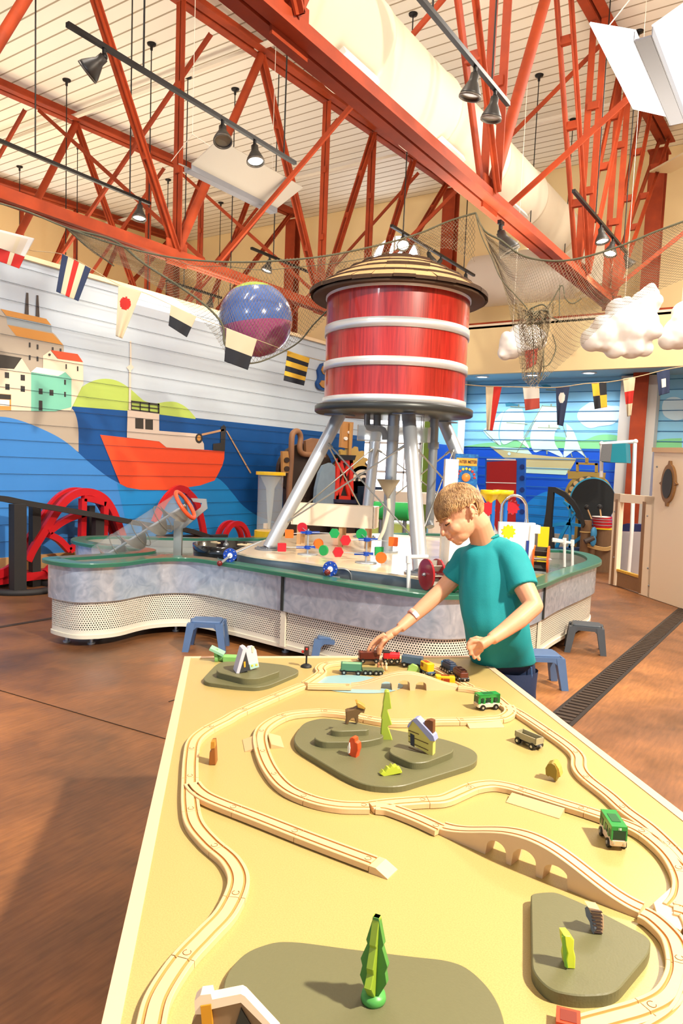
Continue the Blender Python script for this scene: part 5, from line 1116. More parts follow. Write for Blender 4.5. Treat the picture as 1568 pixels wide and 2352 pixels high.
# hedgehog
t = thing('toy_bear', 'olive-brown wooden toy bear with carved back between the grey wagon and the track', 'toy animal', at(1268, 1795, z=TZ)); K7 = lambda l: [(1000+a/2.7606, 1500+b/2.7606) for a, b in l]
m, *_ = plate(K7([(697, 772), (695, 730), (712, 702), (735, 697), (758, 712), (772, 745), (770, 790), (768, 812), (752, 812), (745, 795), (720, 780), (712, 785)]), (1262, 1795), CA-.5, .024, None); m.build('body', mat('bear_olive', '#8A7428', .45), t)
m, *_ = plate(K7([(735, 697), (758, 700), (780, 735), (792, 785), (775, 790), (770, 750), (755, 712)]), (1262, 1795), CA-.5, .03, None, shift=-.004, bev=0); m.build('carved_back', mat('bear_back', '#C9A14A', .5, var=.4, scale=180), t)
# striped animal and green bush on the right hill
zz = TZ+.02
t = thing('toy_badger', 'grey toy animal with a striped wooden back on the right hill', 'toy animal', at(1372, 2146, z=zz))
m, p0, hh, n_ = plate([(1341, 2086), (1348, 2081), (1356, 2092), (1364, 2110), (1366, 2135), (1362, 2146), (1356, 2138), (1352, 2118), (1344, 2104)], (1362, 2146), CA-1.0, .02, None, z=zz); m.build('body', mat('badger_grey', '#6E7480', .45), t)
m, p0, hh, n_ = plate([(1350, 2084), (1376, 2088), (1386, 2104), (1387, 2130), (1384, 2146), (1366, 2146), (1364, 2112)], (1374, 2147), CA, .018, None, z=zz, shift=-.002); m.build('back', mat('badger_back', '#BD9A78', .5), t)
for k in range(7):
    v = 2092+k*8; m, *_ = plate([(1356+k*1.2, v), (1382, v+2), (1384, v+5), (1358+k*1.2, v+3.5)], (1374, 2147), CA, .003, None, z=zz, shift=.0003, bev=0); m.build('dark_stripe', mat('badger_stripe', '#4B3A34', .6), t)
t = thing('toy_bush', 'lime green wavy toy bush lying on the right hill', 'toy bush', at(1307, 2226, z=zz))
m, *_ = plate([(1296, 2150), (1310, 2150), (1319, 2160), (1318, 2182), (1322, 2200), (1321, 2226), (1303, 2225), (1300, 2205), (1303, 2190), (1298, 2172)], (1312, 2226), CA+.1, .02, None, z=zz); m.build('top_face', mat('bush_yellow_green', '#CBD63A', .4), t)
m, *_ = plate([(1290, 2152), (1297, 2150), (1301, 2190), (1300, 2205), (1304, 2225), (1296, 2220), (1292, 2185)], (1300, 2226), CA-.3, .012, None, z=zz, shift=.002, bev=0); m.build('side_face', mat('bush_side', '#7FB23C', .4), t)
# A-frame house
zz = TZ+B0+.022
t = thing('toy_house', 'white A-frame toy house with a dark gable on the far left hill', 'toy house', at(570, 1546, z=zz)); a0 = CA+.35
m, *_ = plate(K8([(412, 492), (478, 268), (527, 455)]), (556, 1546), a0, .05, None, z=zz, bev=0); m.build('gable_wall', mat('gable_dark', '#3A3B3E', .5), t)
m, *_ = plate(K8([(460, 372), (478, 366), (480, 425), (462, 430)]), (556, 1546), a0, .003, None, z=zz, shift=.0015, bev=0); m.build('door', mat('door_amber', '#E8A62E', .4), t)
m, *_ = plate(K8([(380, 492), (450, 240), (482, 226), (505, 240), (482, 262), (412, 496)]), (556, 1546), a0, .055, None, z=zz, shift=.003, bev=0); m.build('roof_panel', mat('roof_lilac', '#C9C6D2', .45), t)
P = [at(560, 1540, z=zz)]; m, *_ = plate(K8([(482, 262), (515, 210), (560, 202), (592, 245), (622, 424), (528, 456)]), (575, 1540), a0+.28, .012, None, z=zz, shift=.004, bev=0); m.build('roof_panel', mat('roof_lilac', '#C9C6D2'), t)
m, *_ = plate(K8([(520, 398), (606, 376), (620, 424), (530, 452)]), (575, 1540), a0+.28, .004, None, z=zz, shift=.006, bev=0); m.build('teal_band', mat('band_teal', '#A5C9C0', .45), t)
for a, b in ((540, 405), (585, 396)): m, *_ = plate(K8([(a, b), (a+18, b-5), (a+22, b+10), (a+5, b+18)]), (575, 1540), a0+.28, .003, None, z=zz, shift=.0075, bev=0); m.build('yellow_mark', mat('mark_yellow', '#E9C23A', .4), t)
m, *_ = plate(K8([(545, 205), (572, 208), (562, 272), (548, 272)]), (575, 1540), a0+.28, .004, None, z=zz, shift=.006, bev=0); m.build('chimney', mat('chimney_cream', '#EFE3B0', .45), t)
# green toy windmill / plane
GLT = mat('toy_pale_green', '#8CBF9E', .45); GMD = mat('toy_mid_green', '#7CB464', .45)
t = thing('toy_plane', 'pale green wooden toy plane behind the far left hill', 'toy plane', at(515, 1520, z=TZ))
b = at(504, 1518, z=TZ); vt = (b.x, b.y); m = MB(); m.cyl(at(500, 1511, vert=vt), at(548, 1512, vert=vt), .013, n=14); m.box(at(535, 1512, vert=vt), (.07, .045, .018), 0, Matrix.Rotation(CA, 3, 'Z')); m.build('fuselage', GMD, t)
m = MB(); c_ = at(503, 1512, vert=vt); m.cyl(c_-V((0, 0, 0))-cr*.002, c_+V((-cr.x*.014, -cr.y*.014, 0)), .021, n=8); m.build('wheel', GMD, t)
m = MB(); c_ = at(493, 1500, vert=vt); m.cyl(c_, c_+V((cr.x*.012, cr.y*.012, 0)), .017, n=14); m.build('wheel', GMD, t)
m = MB(); c_ = at(499, 1495, vert=vt); m.box(c_, (.058, .05, .009), 0, Matrix.Rotation(CA, 3, 'Z') @ Matrix.Rotation(.42, 3, 'Y')); m.build('wing', GLT, t)
# signal
b = at(703, 1532, z=TZ); vt = (b.x, b.y); t = thing('toy_signal', 'black toy railway signal with a red lamp beside the track near the pond', 'toy signal', b)
m = MB(); m.lathe([(.0001, TZ+.012), (.012, TZ+.011), (.02, TZ+.006), (.021, TZ)], (b.x, b.y, 0), 20); m.build('base', BLACKM, t)
m = MB(); m.cyl((b.x, b.y, TZ+.008), at(704, 1502, vert=vt), .0035, n=8); m.build('pole', BLACKM, t)
m = MB(); c_ = at(704, 1495, vert=vt); m.box(c_, (.018, .014, .032), 0, Matrix.Rotation(CA, 3, 'Z')); h_ = m.build('signal_head', mat('signal_brown', '#3A2A28', .5), t)
m = MB(); m.ball(c_+V((0, 0, .008))-fwd*.007, .005, 10); m.ball(c_-cr*.014-V((0, 0, .003)), .006, 10); m.build('red_lamp', mat('signal_red', '#C22A22', .3), h_)
# bottom-left house, seen from above
t = thing('toy_house', 'brown toy house with a cream roof and yellow chimney at the bottom edge', 'toy house', at(520, 2400, z=TZ)); zz = TZ+.012
a0 = CA; b0 = (540, 2420)
m, p0, hh, n_ = plate([(440, 2352), (458, 2318), (556, 2290), (612, 2360), (640, 2420), (430, 2420)], b0, a0, .012, None, z=zz, bev=0); m.build('wall', mat('house_taupe', '#86694E', .5), t)
m, *_ = plate([(446, 2300), (460, 2286), (484, 2283), (487, 2296), (553, 2283), (562, 2288), (640, 2372), (622, 2372), (553, 2303), (487, 2318), (466, 2330), (448, 2330)], b0, a0, .016, None, z=zz, shift=.004, bev=0); m.build('roof', mat('roof_cream', '#EFD8C0', .45), t)
m, *_ = plate([(460, 2312), (484, 2308), (488, 2360), (464, 2360)], b0, a0, .01, None, z=zz, shift=.006, bev=0); m.build('yellow_post', mat('post_ochre', '#C98A1E', .45), t)
m, *_ = plate([(553, 2317), (578, 2360), (540, 2360)], b0, a0, .004, None, z=zz, shift=.003, bev=0); m.build('dark_window', BLACKM, t)
# orange block at the bottom
t = thing('toy_block', 'orange-red toy block with a dark hollow at the bottom edge below the right hill', 'toy block', at(1305, 2370, z=TZ))
m = MB(); p = at(1303, 2362, z=TZ); m.box((p.x, p.y, TZ+.009), (.032, .032, .018), 0, Matrix.Rotation(CA-.3, 3, 'Z')); m.build('body', mat('block_orange', '#D8401C', .4), t)
m = MB(); m.box((p.x, p.y, TZ+.0182), (.022, .022, .001), 0, Matrix.Rotation(CA-.3, 3, 'Z')); m.build('hollow', mat('hollow_brown', '#7A2A18', .5), t)
# small green bush behind the far bridge
t = thing('toy_bush', 'small light-green toy bush behind the far arched bridge', 'toy bush', at(950, 1545, z=TZ))
m, *_ = plate([(934, 1545), (938, 1532), (948, 1526), (958, 1530), (966, 1540), (968, 1546)], (950, 1546), CA, .015, None); m.build('body', mat('bush_soft', '#8FB45A', .5), t)

# ---- vehicles ----
WHB = mat('wheel_black', '#181818', .4); HUB = mat('wheel_hub', '#C9C9C9', .3, .8); BEI = mat('toy_beige', '#E6CDB0', .45); DKC = mat('chassis_dark', '#2A2826', .5)
def wheels(t, xs_, w=.017, r=.0095):
    for x in xs_:
        for s_ in (-1, 1):
            m = MB(); m.cyl((x, s_*(w-.003), r), (x, s_*(w+.003), r), r, n=18); m.cyl((x, s_*(w-.005), r), (x, s_*(w-.003), r), r*1.0, n=18); o = m.build('wheel', WHB, t, world=False)
            m = MB(); m.cyl((x, s_*(w+.003), r), (x, s_*(w+.0042), r), r*.42, n=12); m.build('hub_cap', HUB, o, world=False)
def couple(t, L_):
    for s_ in (-1, 1): m = MB(); m.cyl((s_*L_/2, 0, .0115), (s_*(L_/2+.004), 0, .0115), .0035, n=10); m.build('coupling', HUB, t, world=False)
def rb(m, c_, sz, r=.003, mi=0):
    m.prism(rnd2([(-sz[0]/2, -sz[1]/2), (sz[0]/2, -sz[1]/2), (sz[0]/2, sz[1]/2), (-sz[0]/2, sz[1]/2)], r, 3), (c_[0], c_[1], c_[2]-sz[2]/2), (1, 0, 0), (0, 1, 0), sz[2], mi, bev=min(.0015, sz[2]/3))
def veh(name, label, cat, a, b, z, L_=.08):
    p = at(*a, z=z); q = at(*b, z=z); t = thing(name, label, cat); t.location = ((p.x+q.x)/2, (p.y+q.y)/2, z); t.rotation_euler = (0, 0, atan2(q.y-p.y, q.x-p.x)); WL[t.name] = V((0, 0, 0)); return t
def part(t, name, mt, f):
    m = MB(); f(m); return m.build(name, mt, t, world=False)
TK = TZ+.012
def hopper(lab, a, b, z, c1, c2, L_=.082, H=.022, load=None):
    t = veh('toy_wagon', lab, 'toy train wagon', a, b, z); wheels(t, (-L_*.3, L_*.3) if L_ < .07 else (-L_*.34, -L_*.16, L_*.16, L_*.34) if load == 'four' else (-L_*.32, L_*.32)); couple(t, L_)
    part(t, 'chassis', DKC, lambda m: rb(m, (0, 0, .013), (L_, .026, .006)))
    def bd(m):
        W = .034
        rb(m, (0, 0, .019), (L_-.004, W, .005))
        for s_ in (-1, 1): m.box((0, s_*(W/2-.0015), .02+H/2), (L_-.004, .003, H)); m.box((s_*(L_/2-.0035), 0, .02+H/2), (.003, W, H))
    part(t, 'body', c1, bd)
    if c2: part(t, 'load', c2, lambda m: rb(m, (0, 0, .02+H*.5), (L_-.012, .027, H*.95)))
    return t
BRW = mat('toy_dark_brown', '#5A2418', .35, coat=.3)
hopper('dark brown toy hopper wagon under the boy\'s reaching hand', (820, 1521), (872, 1521), TK-.001, BRW, mat('toy_brown_load', '#7A3A24', .5, var=.3, scale=150))
GRW = mat('toy_sage', '#4F8062', .4)
hopper('sage green toy wagon inside the far loop left of the flat wagon', (784, 1547), (828, 1549), TZ, GRW, mat('toy_sage_light', '#7FAE86', .4))
t = veh('toy_wagon', 'low olive toy flat wagon with small wooden people beside the sage green wagon', 'toy train wagon', (834, 1548), (876, 1549), TZ); wheels(t, (-.028, -.01, .012, .028)); couple(t, .08)
part(t, 'flat_bed', mat('toy_olive', '#5E6644', .45), lambda m: rb(m, (0, 0, .018), (.08, .034, .008)))
t = thing('toy_figures', 'group of small wooden toy people standing behind the olive flat wagon', 'toy figures', at(880, 1540, z=TZ))
for k, (u, c_) in enumerate(((868, '#A86A48'), (877, '#C99A74'), (886, '#E0C29A'))):
    b = at(u, 1541, z=TZ); m = MB(); m.lathe([(.0001, TZ), (.006, TZ), (.005, TZ+.018), (.003, TZ+.021), (.005, TZ+.025), (.004, TZ+.031), (.0001, TZ+.033)], (b.x, b.y, 0), 12); m.build('figure', mat('figure_%d' % k, c_, .5), t)
hopper('slate blue toy wagon behind the far arched bridge', (928, 1529), (964, 1534), TZ+.004, mat('toy_slate', '#4B6276', .45), mat('toy_slate_dark', '#3C5064', .5, var=.3, scale=120))
# red engine
t = veh('toy_engine', 'red toy steam engine in front of the brown hopper wagon on the far loop', 'toy train engine', (877, 1521), (918, 1522), TK-.001); wheels(t, (-.024, 0, .022)); couple(t, .07)
REDT = mat('toy_engine_red', '#B81420', .3, coat=.4)
part(t, 'chassis', mat('toy_hazard', '#2A2420', .5), lambda m: rb(m, (0, 0, .014), (.068, .028, .009)))
for k in range(6): part(t, 'yellow_stripe', mat('stripe_yellow', '#E8C63A', .4), lambda m: m.box((-.028+k*.011, -.0145, .014), (.004, .001, .009), 0, Matrix.Rotation(.5, 3, 'Y')))
part(t, 'cab', REDT, lambda m: (rb(m, (-.02, 0, .030), (.024, .032, .024)), rb(m, (.0, 0, .024), (.06, .03, .012))))
part(t, 'cab_roof', BLACKM, lambda m: rb(m, (-.02, 0, .044), (.028, .034, .004)))
part(t, 'boiler', REDT, lambda m: m.cyl((-.01, 0, .030), (.032, 0, .030), .012, n=20))
part(t, 'funnel', BLACKM, lambda m: m.cyl((.022, 0, .04), (.022, 0, .048), .005, .006, n=12))
# blue-black engine and brown engine
def dloco(lab, a, b, c1, c2, L_=.075):
    t = veh('toy_engine', lab, 'toy train engine', a, b, TK-.001); wheels(t, (-.026, -.009, .009, .026)); couple(t, L_)
    part(t, 'chassis', DKC, lambda m: rb(m, (0, 0, .014), (L_, .028, .007)))
    part(t, 'body', c1, lambda m: (rb(m, (0, 0, .026), (L_-.004, .032, .018), .006), rb(m, (0, 0, .038), (L_-.014, .026, .008), .006)))
    part(t, 'nose', c2, lambda m: rb(m, (-L_/2+.008, 0, .027), (.014, .033, .019), .006))
    part(t, 'roof_vent', c1, lambda m: (m.box((.01, 0, .043), (.02, .016, .003)), m.box((-.016, 0, .043), (.012, .016, .003))))
    return t
dloco('dark blue toy diesel engine coupled ahead of the brown engine at the far right', (1018, 1537), (1043, 1551), mat('toy_navy', '#2A3A52', .35, coat=.3), mat('toy_bright_blue', '#2E7FB8', .3))
dloco('brown toy diesel engine behind the dark blue one at the far right', (1043, 1551), (1071, 1572), BRW, BRW)
# yellow vehicles
YT = mat('toy_yellow', '#EDB818', .35, coat=.3); YR = mat('toy_rust', '#9A3A14', .45)
t = veh('toy_engine', 'yellow toy shunting engine facing right behind the far bridge', 'toy train engine', (966, 1541), (994, 1557), TZ); wheels(t, (-.022, .022)); couple(t, .07)
part(t, 'chassis', mat('toy_blue_chassis', '#3E5C7A', .4), lambda m: rb(m, (0, 0, .014), (.066, .028, .008))); part(t, 'body', YT, lambda m: rb(m, (0, 0, .032), (.058, .032, .03), .008))
part(t, 'window', YR, lambda m: (m.box((-.01, -.0163, .036), (.016, .001, .014)), m.box((-.008, 0, .0475), (.03, .016, .001))))
t = veh('toy_wagon', 'yellow toy wagon body lying on the table right of the far bridge', 'toy train wagon', (1000, 1569), (1042, 1571), TZ)
part(t, 'body', YT, lambda m: rb(m, (0, 0, .015), (.07, .032, .03), .006)); part(t, 'window', YR, lambda m: (m.box((.004, -.0163, .016), (.022, .001, .014)), m.box((-.012, -.0163, .02), (.007, .001, .007)), m.box((0, 0, .0303), (.03, .016, .001))))
# green buses
GB = mat('bus_green', '#1C8A3A', .3, coat=.3); GW = mat('bus_window', '#123A28', .25)
def bus(lab, a, b, L_=.078):
    t = veh('toy_bus', lab, 'toy bus', a, b, TZ); wheels(t, (-L_*.3, L_*.3), .016, .0095)
    part(t, 'lower_body', BEI, lambda m: rb(m, (0, 0, .0165), (L_, .032, .013), .004))
    def up(m):
        for s_ in (-1, 1):
            m.box((0, s_*.0145, .046), (L_-.002, .003, .010))
            for x in (-L_/2+.006, -L_*.12, L_*.24, L_/2-.004): m.box((x, s_*.0145, .032), (.009, .003, .020))
        m.box((L_/2-.003, 0, .046), (.005, .032, .010)); m.box((-L_/2+.008, 0, .037), (.014, .032, .028)); 
        m.box((0, 0, .0505), (L_-.002, .032, .002)); 
    part(t, 'upper_body', GB, up)
    part(t, 'side_window', GW, lambda m: [m.box((x, s_*.0155, .033), (.012, .0015, .014)) for x in (-L_*.3, L_*.06, L_*.33) for s_ in (-1, 1)])
    part(t, 'windscreen', GW, lambda m: m.box((L_/2-.001, 0, .034), (.0025, .028, .018)))
    part(t, 'roof_opening', mat('bus_dark_green', '#0E5A28', .4), lambda m: m.box((0, 0, .0518), (L_*.45, .018, .001)))
    part(t, 'bumper', mat('bus_bumper', '#D9B98C', .5), lambda m: m.box((L_/2+.0008, 0, .017), (.002, .028, .009)))
    part(t, 'headlight', HUB, lambda m: [m.cyl((L_/2+.001, y, .017), (L_/2+.003, y, .017), .0022, n=8) for y in (-.01, .01)])
    text('18', (L_/2+.0004, 0, .0465), (0, 1, 0), (0, 0, 1), .007, WHITE, t, 'route_number', False, .0003)
    return t
bus('green and beige toy bus parked near the far right bend of the track', (1138, 1626), (1096, 1629))
bus('green and beige toy bus facing the viewer near the right table edge', (1393, 1913), (1418, 1953))
t = hopper('grey-topped toy gondola wagon standing right of the central hill', (1192, 1703), (1236, 1722), TZ, mat('toy_khaki', '#A39A78', .4), None, .08, .014, None)
part(t, 'inside_floor', mat('inside_grey', '#7F7C70', .5), lambda m: m.box((0, 0, .0222), (.068, .028, .0005)))

# ================= the boy =================
DB = 2.8
def bp(u, v, d=DB): return at(u, v, d=d)
SKIN = mat('skin', '#D99B78', .5, var=.04, scale=30)
SKIN.node_tree.nodes['Principled BSDF'].inputs['Subsurface Weight'].default_value = .12
SKIN.node_tree.nodes['Principled BSDF'].inputs['Subsurface Radius'].default_value = (.02, .008, .004)
ctr = bp(1160, 1540); boy = thing('person', 'person in a teal t-shirt and navy shorts reaching over the table to a brown wagon', 'person', (ctr.x, ctr.y, 0))
def remesh(o, vox, smooth=4):
    r = o.modifiers.new('fuse', 'REMESH'); r.mode = 'VOXEL'; r.voxel_size = vox; r.use_smooth_shade = True
    if smooth: s_ = o.modifiers.new('soft', 'SMOOTH'); s_.iterations = smooth; s_.factor = .5
# head frame
Hc = bp(1055, 1180, 2.77); a_ = radians(31); ph = radians(14)
inpl = -cr*cos(a_)-cu*sin(a_); hf = (inpl*cos(ph)-fwd*sin(ph)).normalized(); ht = (-cr*sin(a_)+cu*cos(a_)); ht = (ht-hf*ht.dot(hf)).normalized(); hs = hf.cross(ht).normalized()
if hs.dot(-fwd) < 0: hs = -hs
HR = Matrix((hf, hs, ht)).transposed()
if HR.determinant() < 0: HR = Matrix((hf, hs, ht)).transposed()
hp_ = lambda f, s_, t_: Hc+hf*f+hs*s_+ht*t_
body = MB()
def bl(f, s_, t_, r, n=20): body.ball(hp_(f, s_, t_), 1, n, 0, r, HR)
bl(-.008, 0, .022, (.088, .069, .080), 28); bl(.022, 0, -.030, (.062, .056, .064), 24); bl(.040, 0, -.070, (.038, .040, .030)); bl(.060, 0, -.088, (.018, .020, .015))
bl(.052, .026, -.034, (.030, .026, .026)); bl(.052, -.026, -.034, (.030, .026, .026)); bl(.066, 0, .014, (.014, .044, .014));
body.tube([hp_(.080, 0, .002), hp_(.090, 0, -.014), hp_(.100, 0, -.030)], [.007, .0085, .0105], 12); bl(.099, 0, -.033, (.011, .010, .009)); bl(.090, .010, -.036, (.009, .006, .007)); bl(.090, -.010, -.036, (.009, .006, .007))
bl(.083, 0, -.048, (.012, .020, .010)); bl(.086, 0, -.056, (.0085, .017, .0055)); bl(.082, 0, -.066, (.0090, .015, .0065)); bl(.072, 0, -.078, (.012, .018, .010))
bl(.071, .030, .000, (.013, .015, .010)); bl(.071, -.030, .000, (.013, .015, .010))
for s_ in (1, -1):
    for k in range(10):
        t = k/9*pi*1.35-.9; body.ball(hp_(-.018-.006-.012*cos(t), s_*(.073+.006*sin(t*.7)), -.012+.023*sin(t)), .0055, 8)
    bl(-.018, s_*.068, -.012, (.012, .006, .018)); bl(-.010, s_*.070, -.030, (.007, .006, .008))
# neck, torso core, arms
nk = bp(1112, 1252, 2.83); body.tube([hp_(-.035, 0, -.035), hp_(-.045, 0, -.07), nk, bp(1125, 1280, 2.85)], [.050, .047, .052, .07], 20)
shN = bp(1175, 1290, 2.74); shF = bp(1075, 1290, 2.92)
body.tube([bp(1128, 1275, 2.84), bp(1130, 1330, 2.85), bp(1135, 1400, 2.85), bp(1145, 1470, 2.90), bp(1162, 1540, 2.97)], [.06, .095, .095, .085, .085], 20)
elN = bp(1226, 1392, 2.66); wrN = bp(1128, 1468, 2.56); elF = bp(1012, 1358, 2.9); wrF = bp(918, 1443, 2.83)
body.tube([shN, bp(1202, 1345, 2.70), elN], [.045, .040, .034], 16); body.ball(elN, .034, 16)
body.tube([elN, bp(1190, 1424, 2.62), bp(1155, 1450, 2.59), wrN], [.034, .034, .027, .0225], 16)
body.tube([shF, bp(1042, 1325, 2.92), elF], [.042, .037, .033], 16); body.ball(elF, .0325, 16)
body.tube([elF, bp(975, 1392, 2.88), bp(945, 1419, 2.86), wrF], [.033, .031, .025, .0205], 16)
# far hand (reaching, fingers down on the wagon)
def finger(pts, r0, r1):
    P = [V(p) for p in pts]; n = len(P); body.tube(P, [r0+(r1-r0)*i/(n-1) for i in range(n)], 10); body.ball(P[-1], r1, 8)
    for p in P[1:-1]: body.ball(p, r0*.98, 8)
pal = [bp(905, 1452, 2.82), bp(888, 1461, 2.82), bp(878, 1465, 2.82)]
body.tube([wrF, pal[0], pal[1]], [.0205, .024, .024], 14, sq=.62); 
for k, (px, dd) in enumerate((([(884, 1456), (866, 1466), (852, 1480), (845, 1493)], -.045), ([(884, 1461), (868, 1474), (857, 1488), (853, 1503)], -.018), ([(886, 1466), (874, 1480), (866, 1494), (862, 1507)], .008), ([(890, 1468), (880, 1481), (874, 1493), (871, 1504)], .032))):
    finger([bp(u, v, 2.82+dd) for u, v in px], .0086-.0006*(k == 3), .0066)
body.tube([bp(900, 1458, 2.78), bp(887, 1466, 2.77)], [.014, .012], 10); finger([bp(893, 1464, 2.775), bp(880, 1473, 2.765), bp(872, 1487, 2.77), bp(869, 1500, 2.78)], .0098, .0075)
# near hand (loosely closed in front of the shirt)
body.tube([wrN, bp(1112, 1477, 2.54), bp(1100, 1484, 2.53)], [.0225, .027, .026], 14, sq=.7)
for k, px in enumerate(([(1098, 1472), (1084, 1472), (1076, 1479), (1074, 1489)], [(1100, 1479), (1087, 1484), (1080, 1492), (1080, 1502)], [(1103, 1486), (1092, 1493), (1087, 1502), (1089, 1511)], [(1108, 1491), (1099, 1499), (1096, 1507), (1100, 1514)])):
    finger([bp(u, v, 2.53+(.0, .005, .012, .02)[k]) for u, v in px], .0088-.0006*(k == 3), .007)
finger([bp(1110, 1470, 2.555), bp(1094, 1466, 2.56), bp(1082, 1470, 2.565), bp(1076, 1477, 2.57)], .010, .0078)
# legs
hip = bp(1168, 1545, 2.99); up = V((0, 0, 1))
lat = (cr*.45-fwd*.9); lat.z = 0; lat.normalize(); fr_ = V((-lat.y, lat.x, 0)); fr_ = fr_ if fr_.dot(-cr) > 0 else -fr_
LEGS = []
for s_ in (1, -1):
    h_ = V((hip.x, hip.y, 0))-cr*.02+lat*s_*.06; kn = h_+fr_*.02+V((0, 0, .40)); an = h_-fr_*.01+V((0, 0, .075)); tp_ = V((h_.x, h_.y, hip.z-.02)); LEGS.append((tp_, kn, an))
    body.tube([tp_, tp_.lerp(kn, .5), kn, kn.lerp(an, .3), kn.lerp(an, .7), an], [.078, .066, .048, .046, .034, .03], 18); body.tube([an, an+V((0, 0, -.05))], [.03, .034], 12)
o = body.build('body', SKIN, boy); remesh(o, .0034, 3)
# eye details and brows
m = MB()
for s_ in (1, -1): m.tube([hp_(.0835-.006*max(0, t)-.006*t*t, s_*(.030+.014*t), -.0060-.0035*(1-t*t)) for t in [i/4-1 for i in range(9)]], .0021, 6)
m.build('eyelashes', mat('lash_brown', '#3A2418', .6), boy)
m = MB()
for s_ in (1, -1): m.tube([hp_(.0865-.013*max(0, t)**2-.002*abs(t), s_*(.031+.016*t), .0165+.003*(1-t*t)) for t in [i/4-1 for i in range(9)]], [.001, .0018, .0022, .0024, .0024, .0022, .002, .0016, .001], 5)
m.build('eyebrows', mat('brow_blond', '#A97442', .7), boy)
m = MB(); m.tube([hp_(.0925-.010*t*t, .017*t, -.0605) for t in [i/4-1 for i in range(9)]], [.0008, .0018, .0026, .003, .003, .003, .0026, .0018, .0008], 6); m.build('lips', mat('lip_rose', '#C4705C', .45), boy)
# hair
def hair_mat():
    mm = bpy.data.materials.new('sandy_hair'); mm.use_nodes = True; nt = mm.node_tree; b = nt.nodes['Principled BSDF']; L = nt.links.new
    tc = nt.nodes.new('ShaderNodeTexCoord'); n1 = nt.nodes.new('ShaderNodeTexNoise'); n1.inputs['Scale'].default_value = 55; n1.inputs['Detail'].default_value = 4; L(tc.outputs['Object'], n1.inputs[0])
    r = nt.nodes.new('ShaderNodeValToRGB'); r.color_ramp.elements[0].position = .3; r.color_ramp.elements[0].color = rgb('#86603C'); r.color_ramp.elements[1].position = .72; r.color_ramp.elements[1].color = rgb('#C99C66'); L(n1.outputs[0], r.inputs[0]); L(r.outputs[0], b.inputs['Base Color']); b.inputs['Roughness'].default_value = .45; return mm
HM = hair_mat()
random.seed(11)
hc = (-.012, 0, .024); hr = (.094, .077, .089)
def hairline(x, y, z):        # direction on the unit skull (f, s, t): True where hair grows
    ay = abs(y)
    if x > .45: return z > .14+.05*sin(y*9)
    if x > -.02: return z > (.14-.55*(.45-x))
    if x > -.34: return z > -.10
    return z > -.66
m = MB(); NU, NV = 72, 40; idx = {}
for j in range(NV+1):
    for i in range(NU):
        th = pi*j/NV; f_ = 2*pi*i/NU; x, y, z = sin(th)*cos(f_), sin(th)*sin(f_), cos(th)
        g = 1+.018*noise.noise(V((x*7, y*7, z*3)))+.03*max(0, x)*max(0, z)
        idx[(i, j)] = (x, y, z, hp_(hc[0]+hr[0]*x*g, hr[1]*y*g, hc[2]+hr[2]*z*g))
vs = [idx[(i, j)][3] for j in range(NV+1) for i in range(NU)]; fs = []
for j in range(NV):
    for i in range(NU):
        c_ = idx[(i, j)]
        if hairline(*c_[:3]): fs.append((j*NU+i, j*NU+(i+1) % NU, (j+1)*NU+(i+1) % NU, (j+1)*NU+i))
m.add(vs, fs, 0, True)
for k in range(5200):
    th = math.acos(random.uniform(-.6, 1)); f_ = random.uniform(0, 2*pi); x, y, z = sin(th)*cos(f_), sin(th)*sin(f_), cos(th)
    if not hairline(x, y, z) or (-.5 < x < .1 and abs(y) > .7 and z < .06): continue
    # hair is combed forward from the crown and down at the sides and back
    cx, cz = -.45, .89; d = V((x-cx, y, z-cz)); n_ = V((x, y, z)); d = d-n_*d.dot(n_); d = d.normalized() if d.length > .05 else V((1, 0, 0))
    d = (d+V((random.uniform(-.22, .22), random.uniform(-.22, .22), random.uniform(-.22, .22)))).normalized(); L_ = random.uniform(.16, .34)*(1.25 if x > .3 else .8); P = []
    for q in range(4):
        t = q/3; w = (n_+d*L_*t).normalized()*(1.0+.028+.05*t*(1-t)+random.uniform(0, .012)); P.append(hp_(hc[0]+hr[0]*w.x, hr[1]*w.y, hc[2]+hr[2]*w.z))
    m.tube(P, [.0011, .0013, .0010, .0003], 3, cap=False)
m.build('hair', HM, boy)
# shirt
SHM = mat('teal_cotton', '#0E8A90', .75, var=.05, scale=40, bump=.25, bscale=500)
def loft(secs, n=44, wr=.004, seed=0, close_top=False):
    """secs: (centre, half-axis a, half-axis b) -> closed rings"""
    m = MB(); vs = []; K = []
    S_ = []
    for i in range(len(secs)-1):
        for q in range(6):
            t = q/6; c_ = [secs[max(i-1, 0)], secs[i], secs[i+1], secs[min(i+2, len(secs)-1)]]
            S_.append([.5*((2*c_[1][k])+(c_[2][k]-c_[0][k])*t+(2*c_[0][k]-5*c_[1][k]+4*c_[2][k]-c_[3][k])*t*t+(c_[3][k]-c_[0][k]-3*c_[2][k]+3*c_[1][k])*t**3) for k in range(3)])
    S_.append(list(secs[-1]))
    for i, (c_, a, b) in enumerate(S_):
        for k in range(n):
            t = 2*pi*k/n; ca, sa = cos(t), sin(t); e = .86; x = math.copysign(abs(ca)**e, ca); y = math.copysign(abs(sa)**e, sa)
            p = c_+a*x+b*y; w = noise.noise(V((p.x*9+seed, p.y*9, p.z*6)))*wr*1.6+noise.noise(V((p.x*22, p.y*22+seed, p.z*9)))*wr*.8
            vs.append(p+(a*x+b*y).normalized()*w)
    fs = [(i*n+k, i*n+(k+1) % n, (i+1)*n+(k+1) % n, (i+1)*n+k) for i in range(len(S_)-1) for k in range(n)]
    m.add(vs, fs, 0, True); return m
px1 = DB/F
dep = -fwd
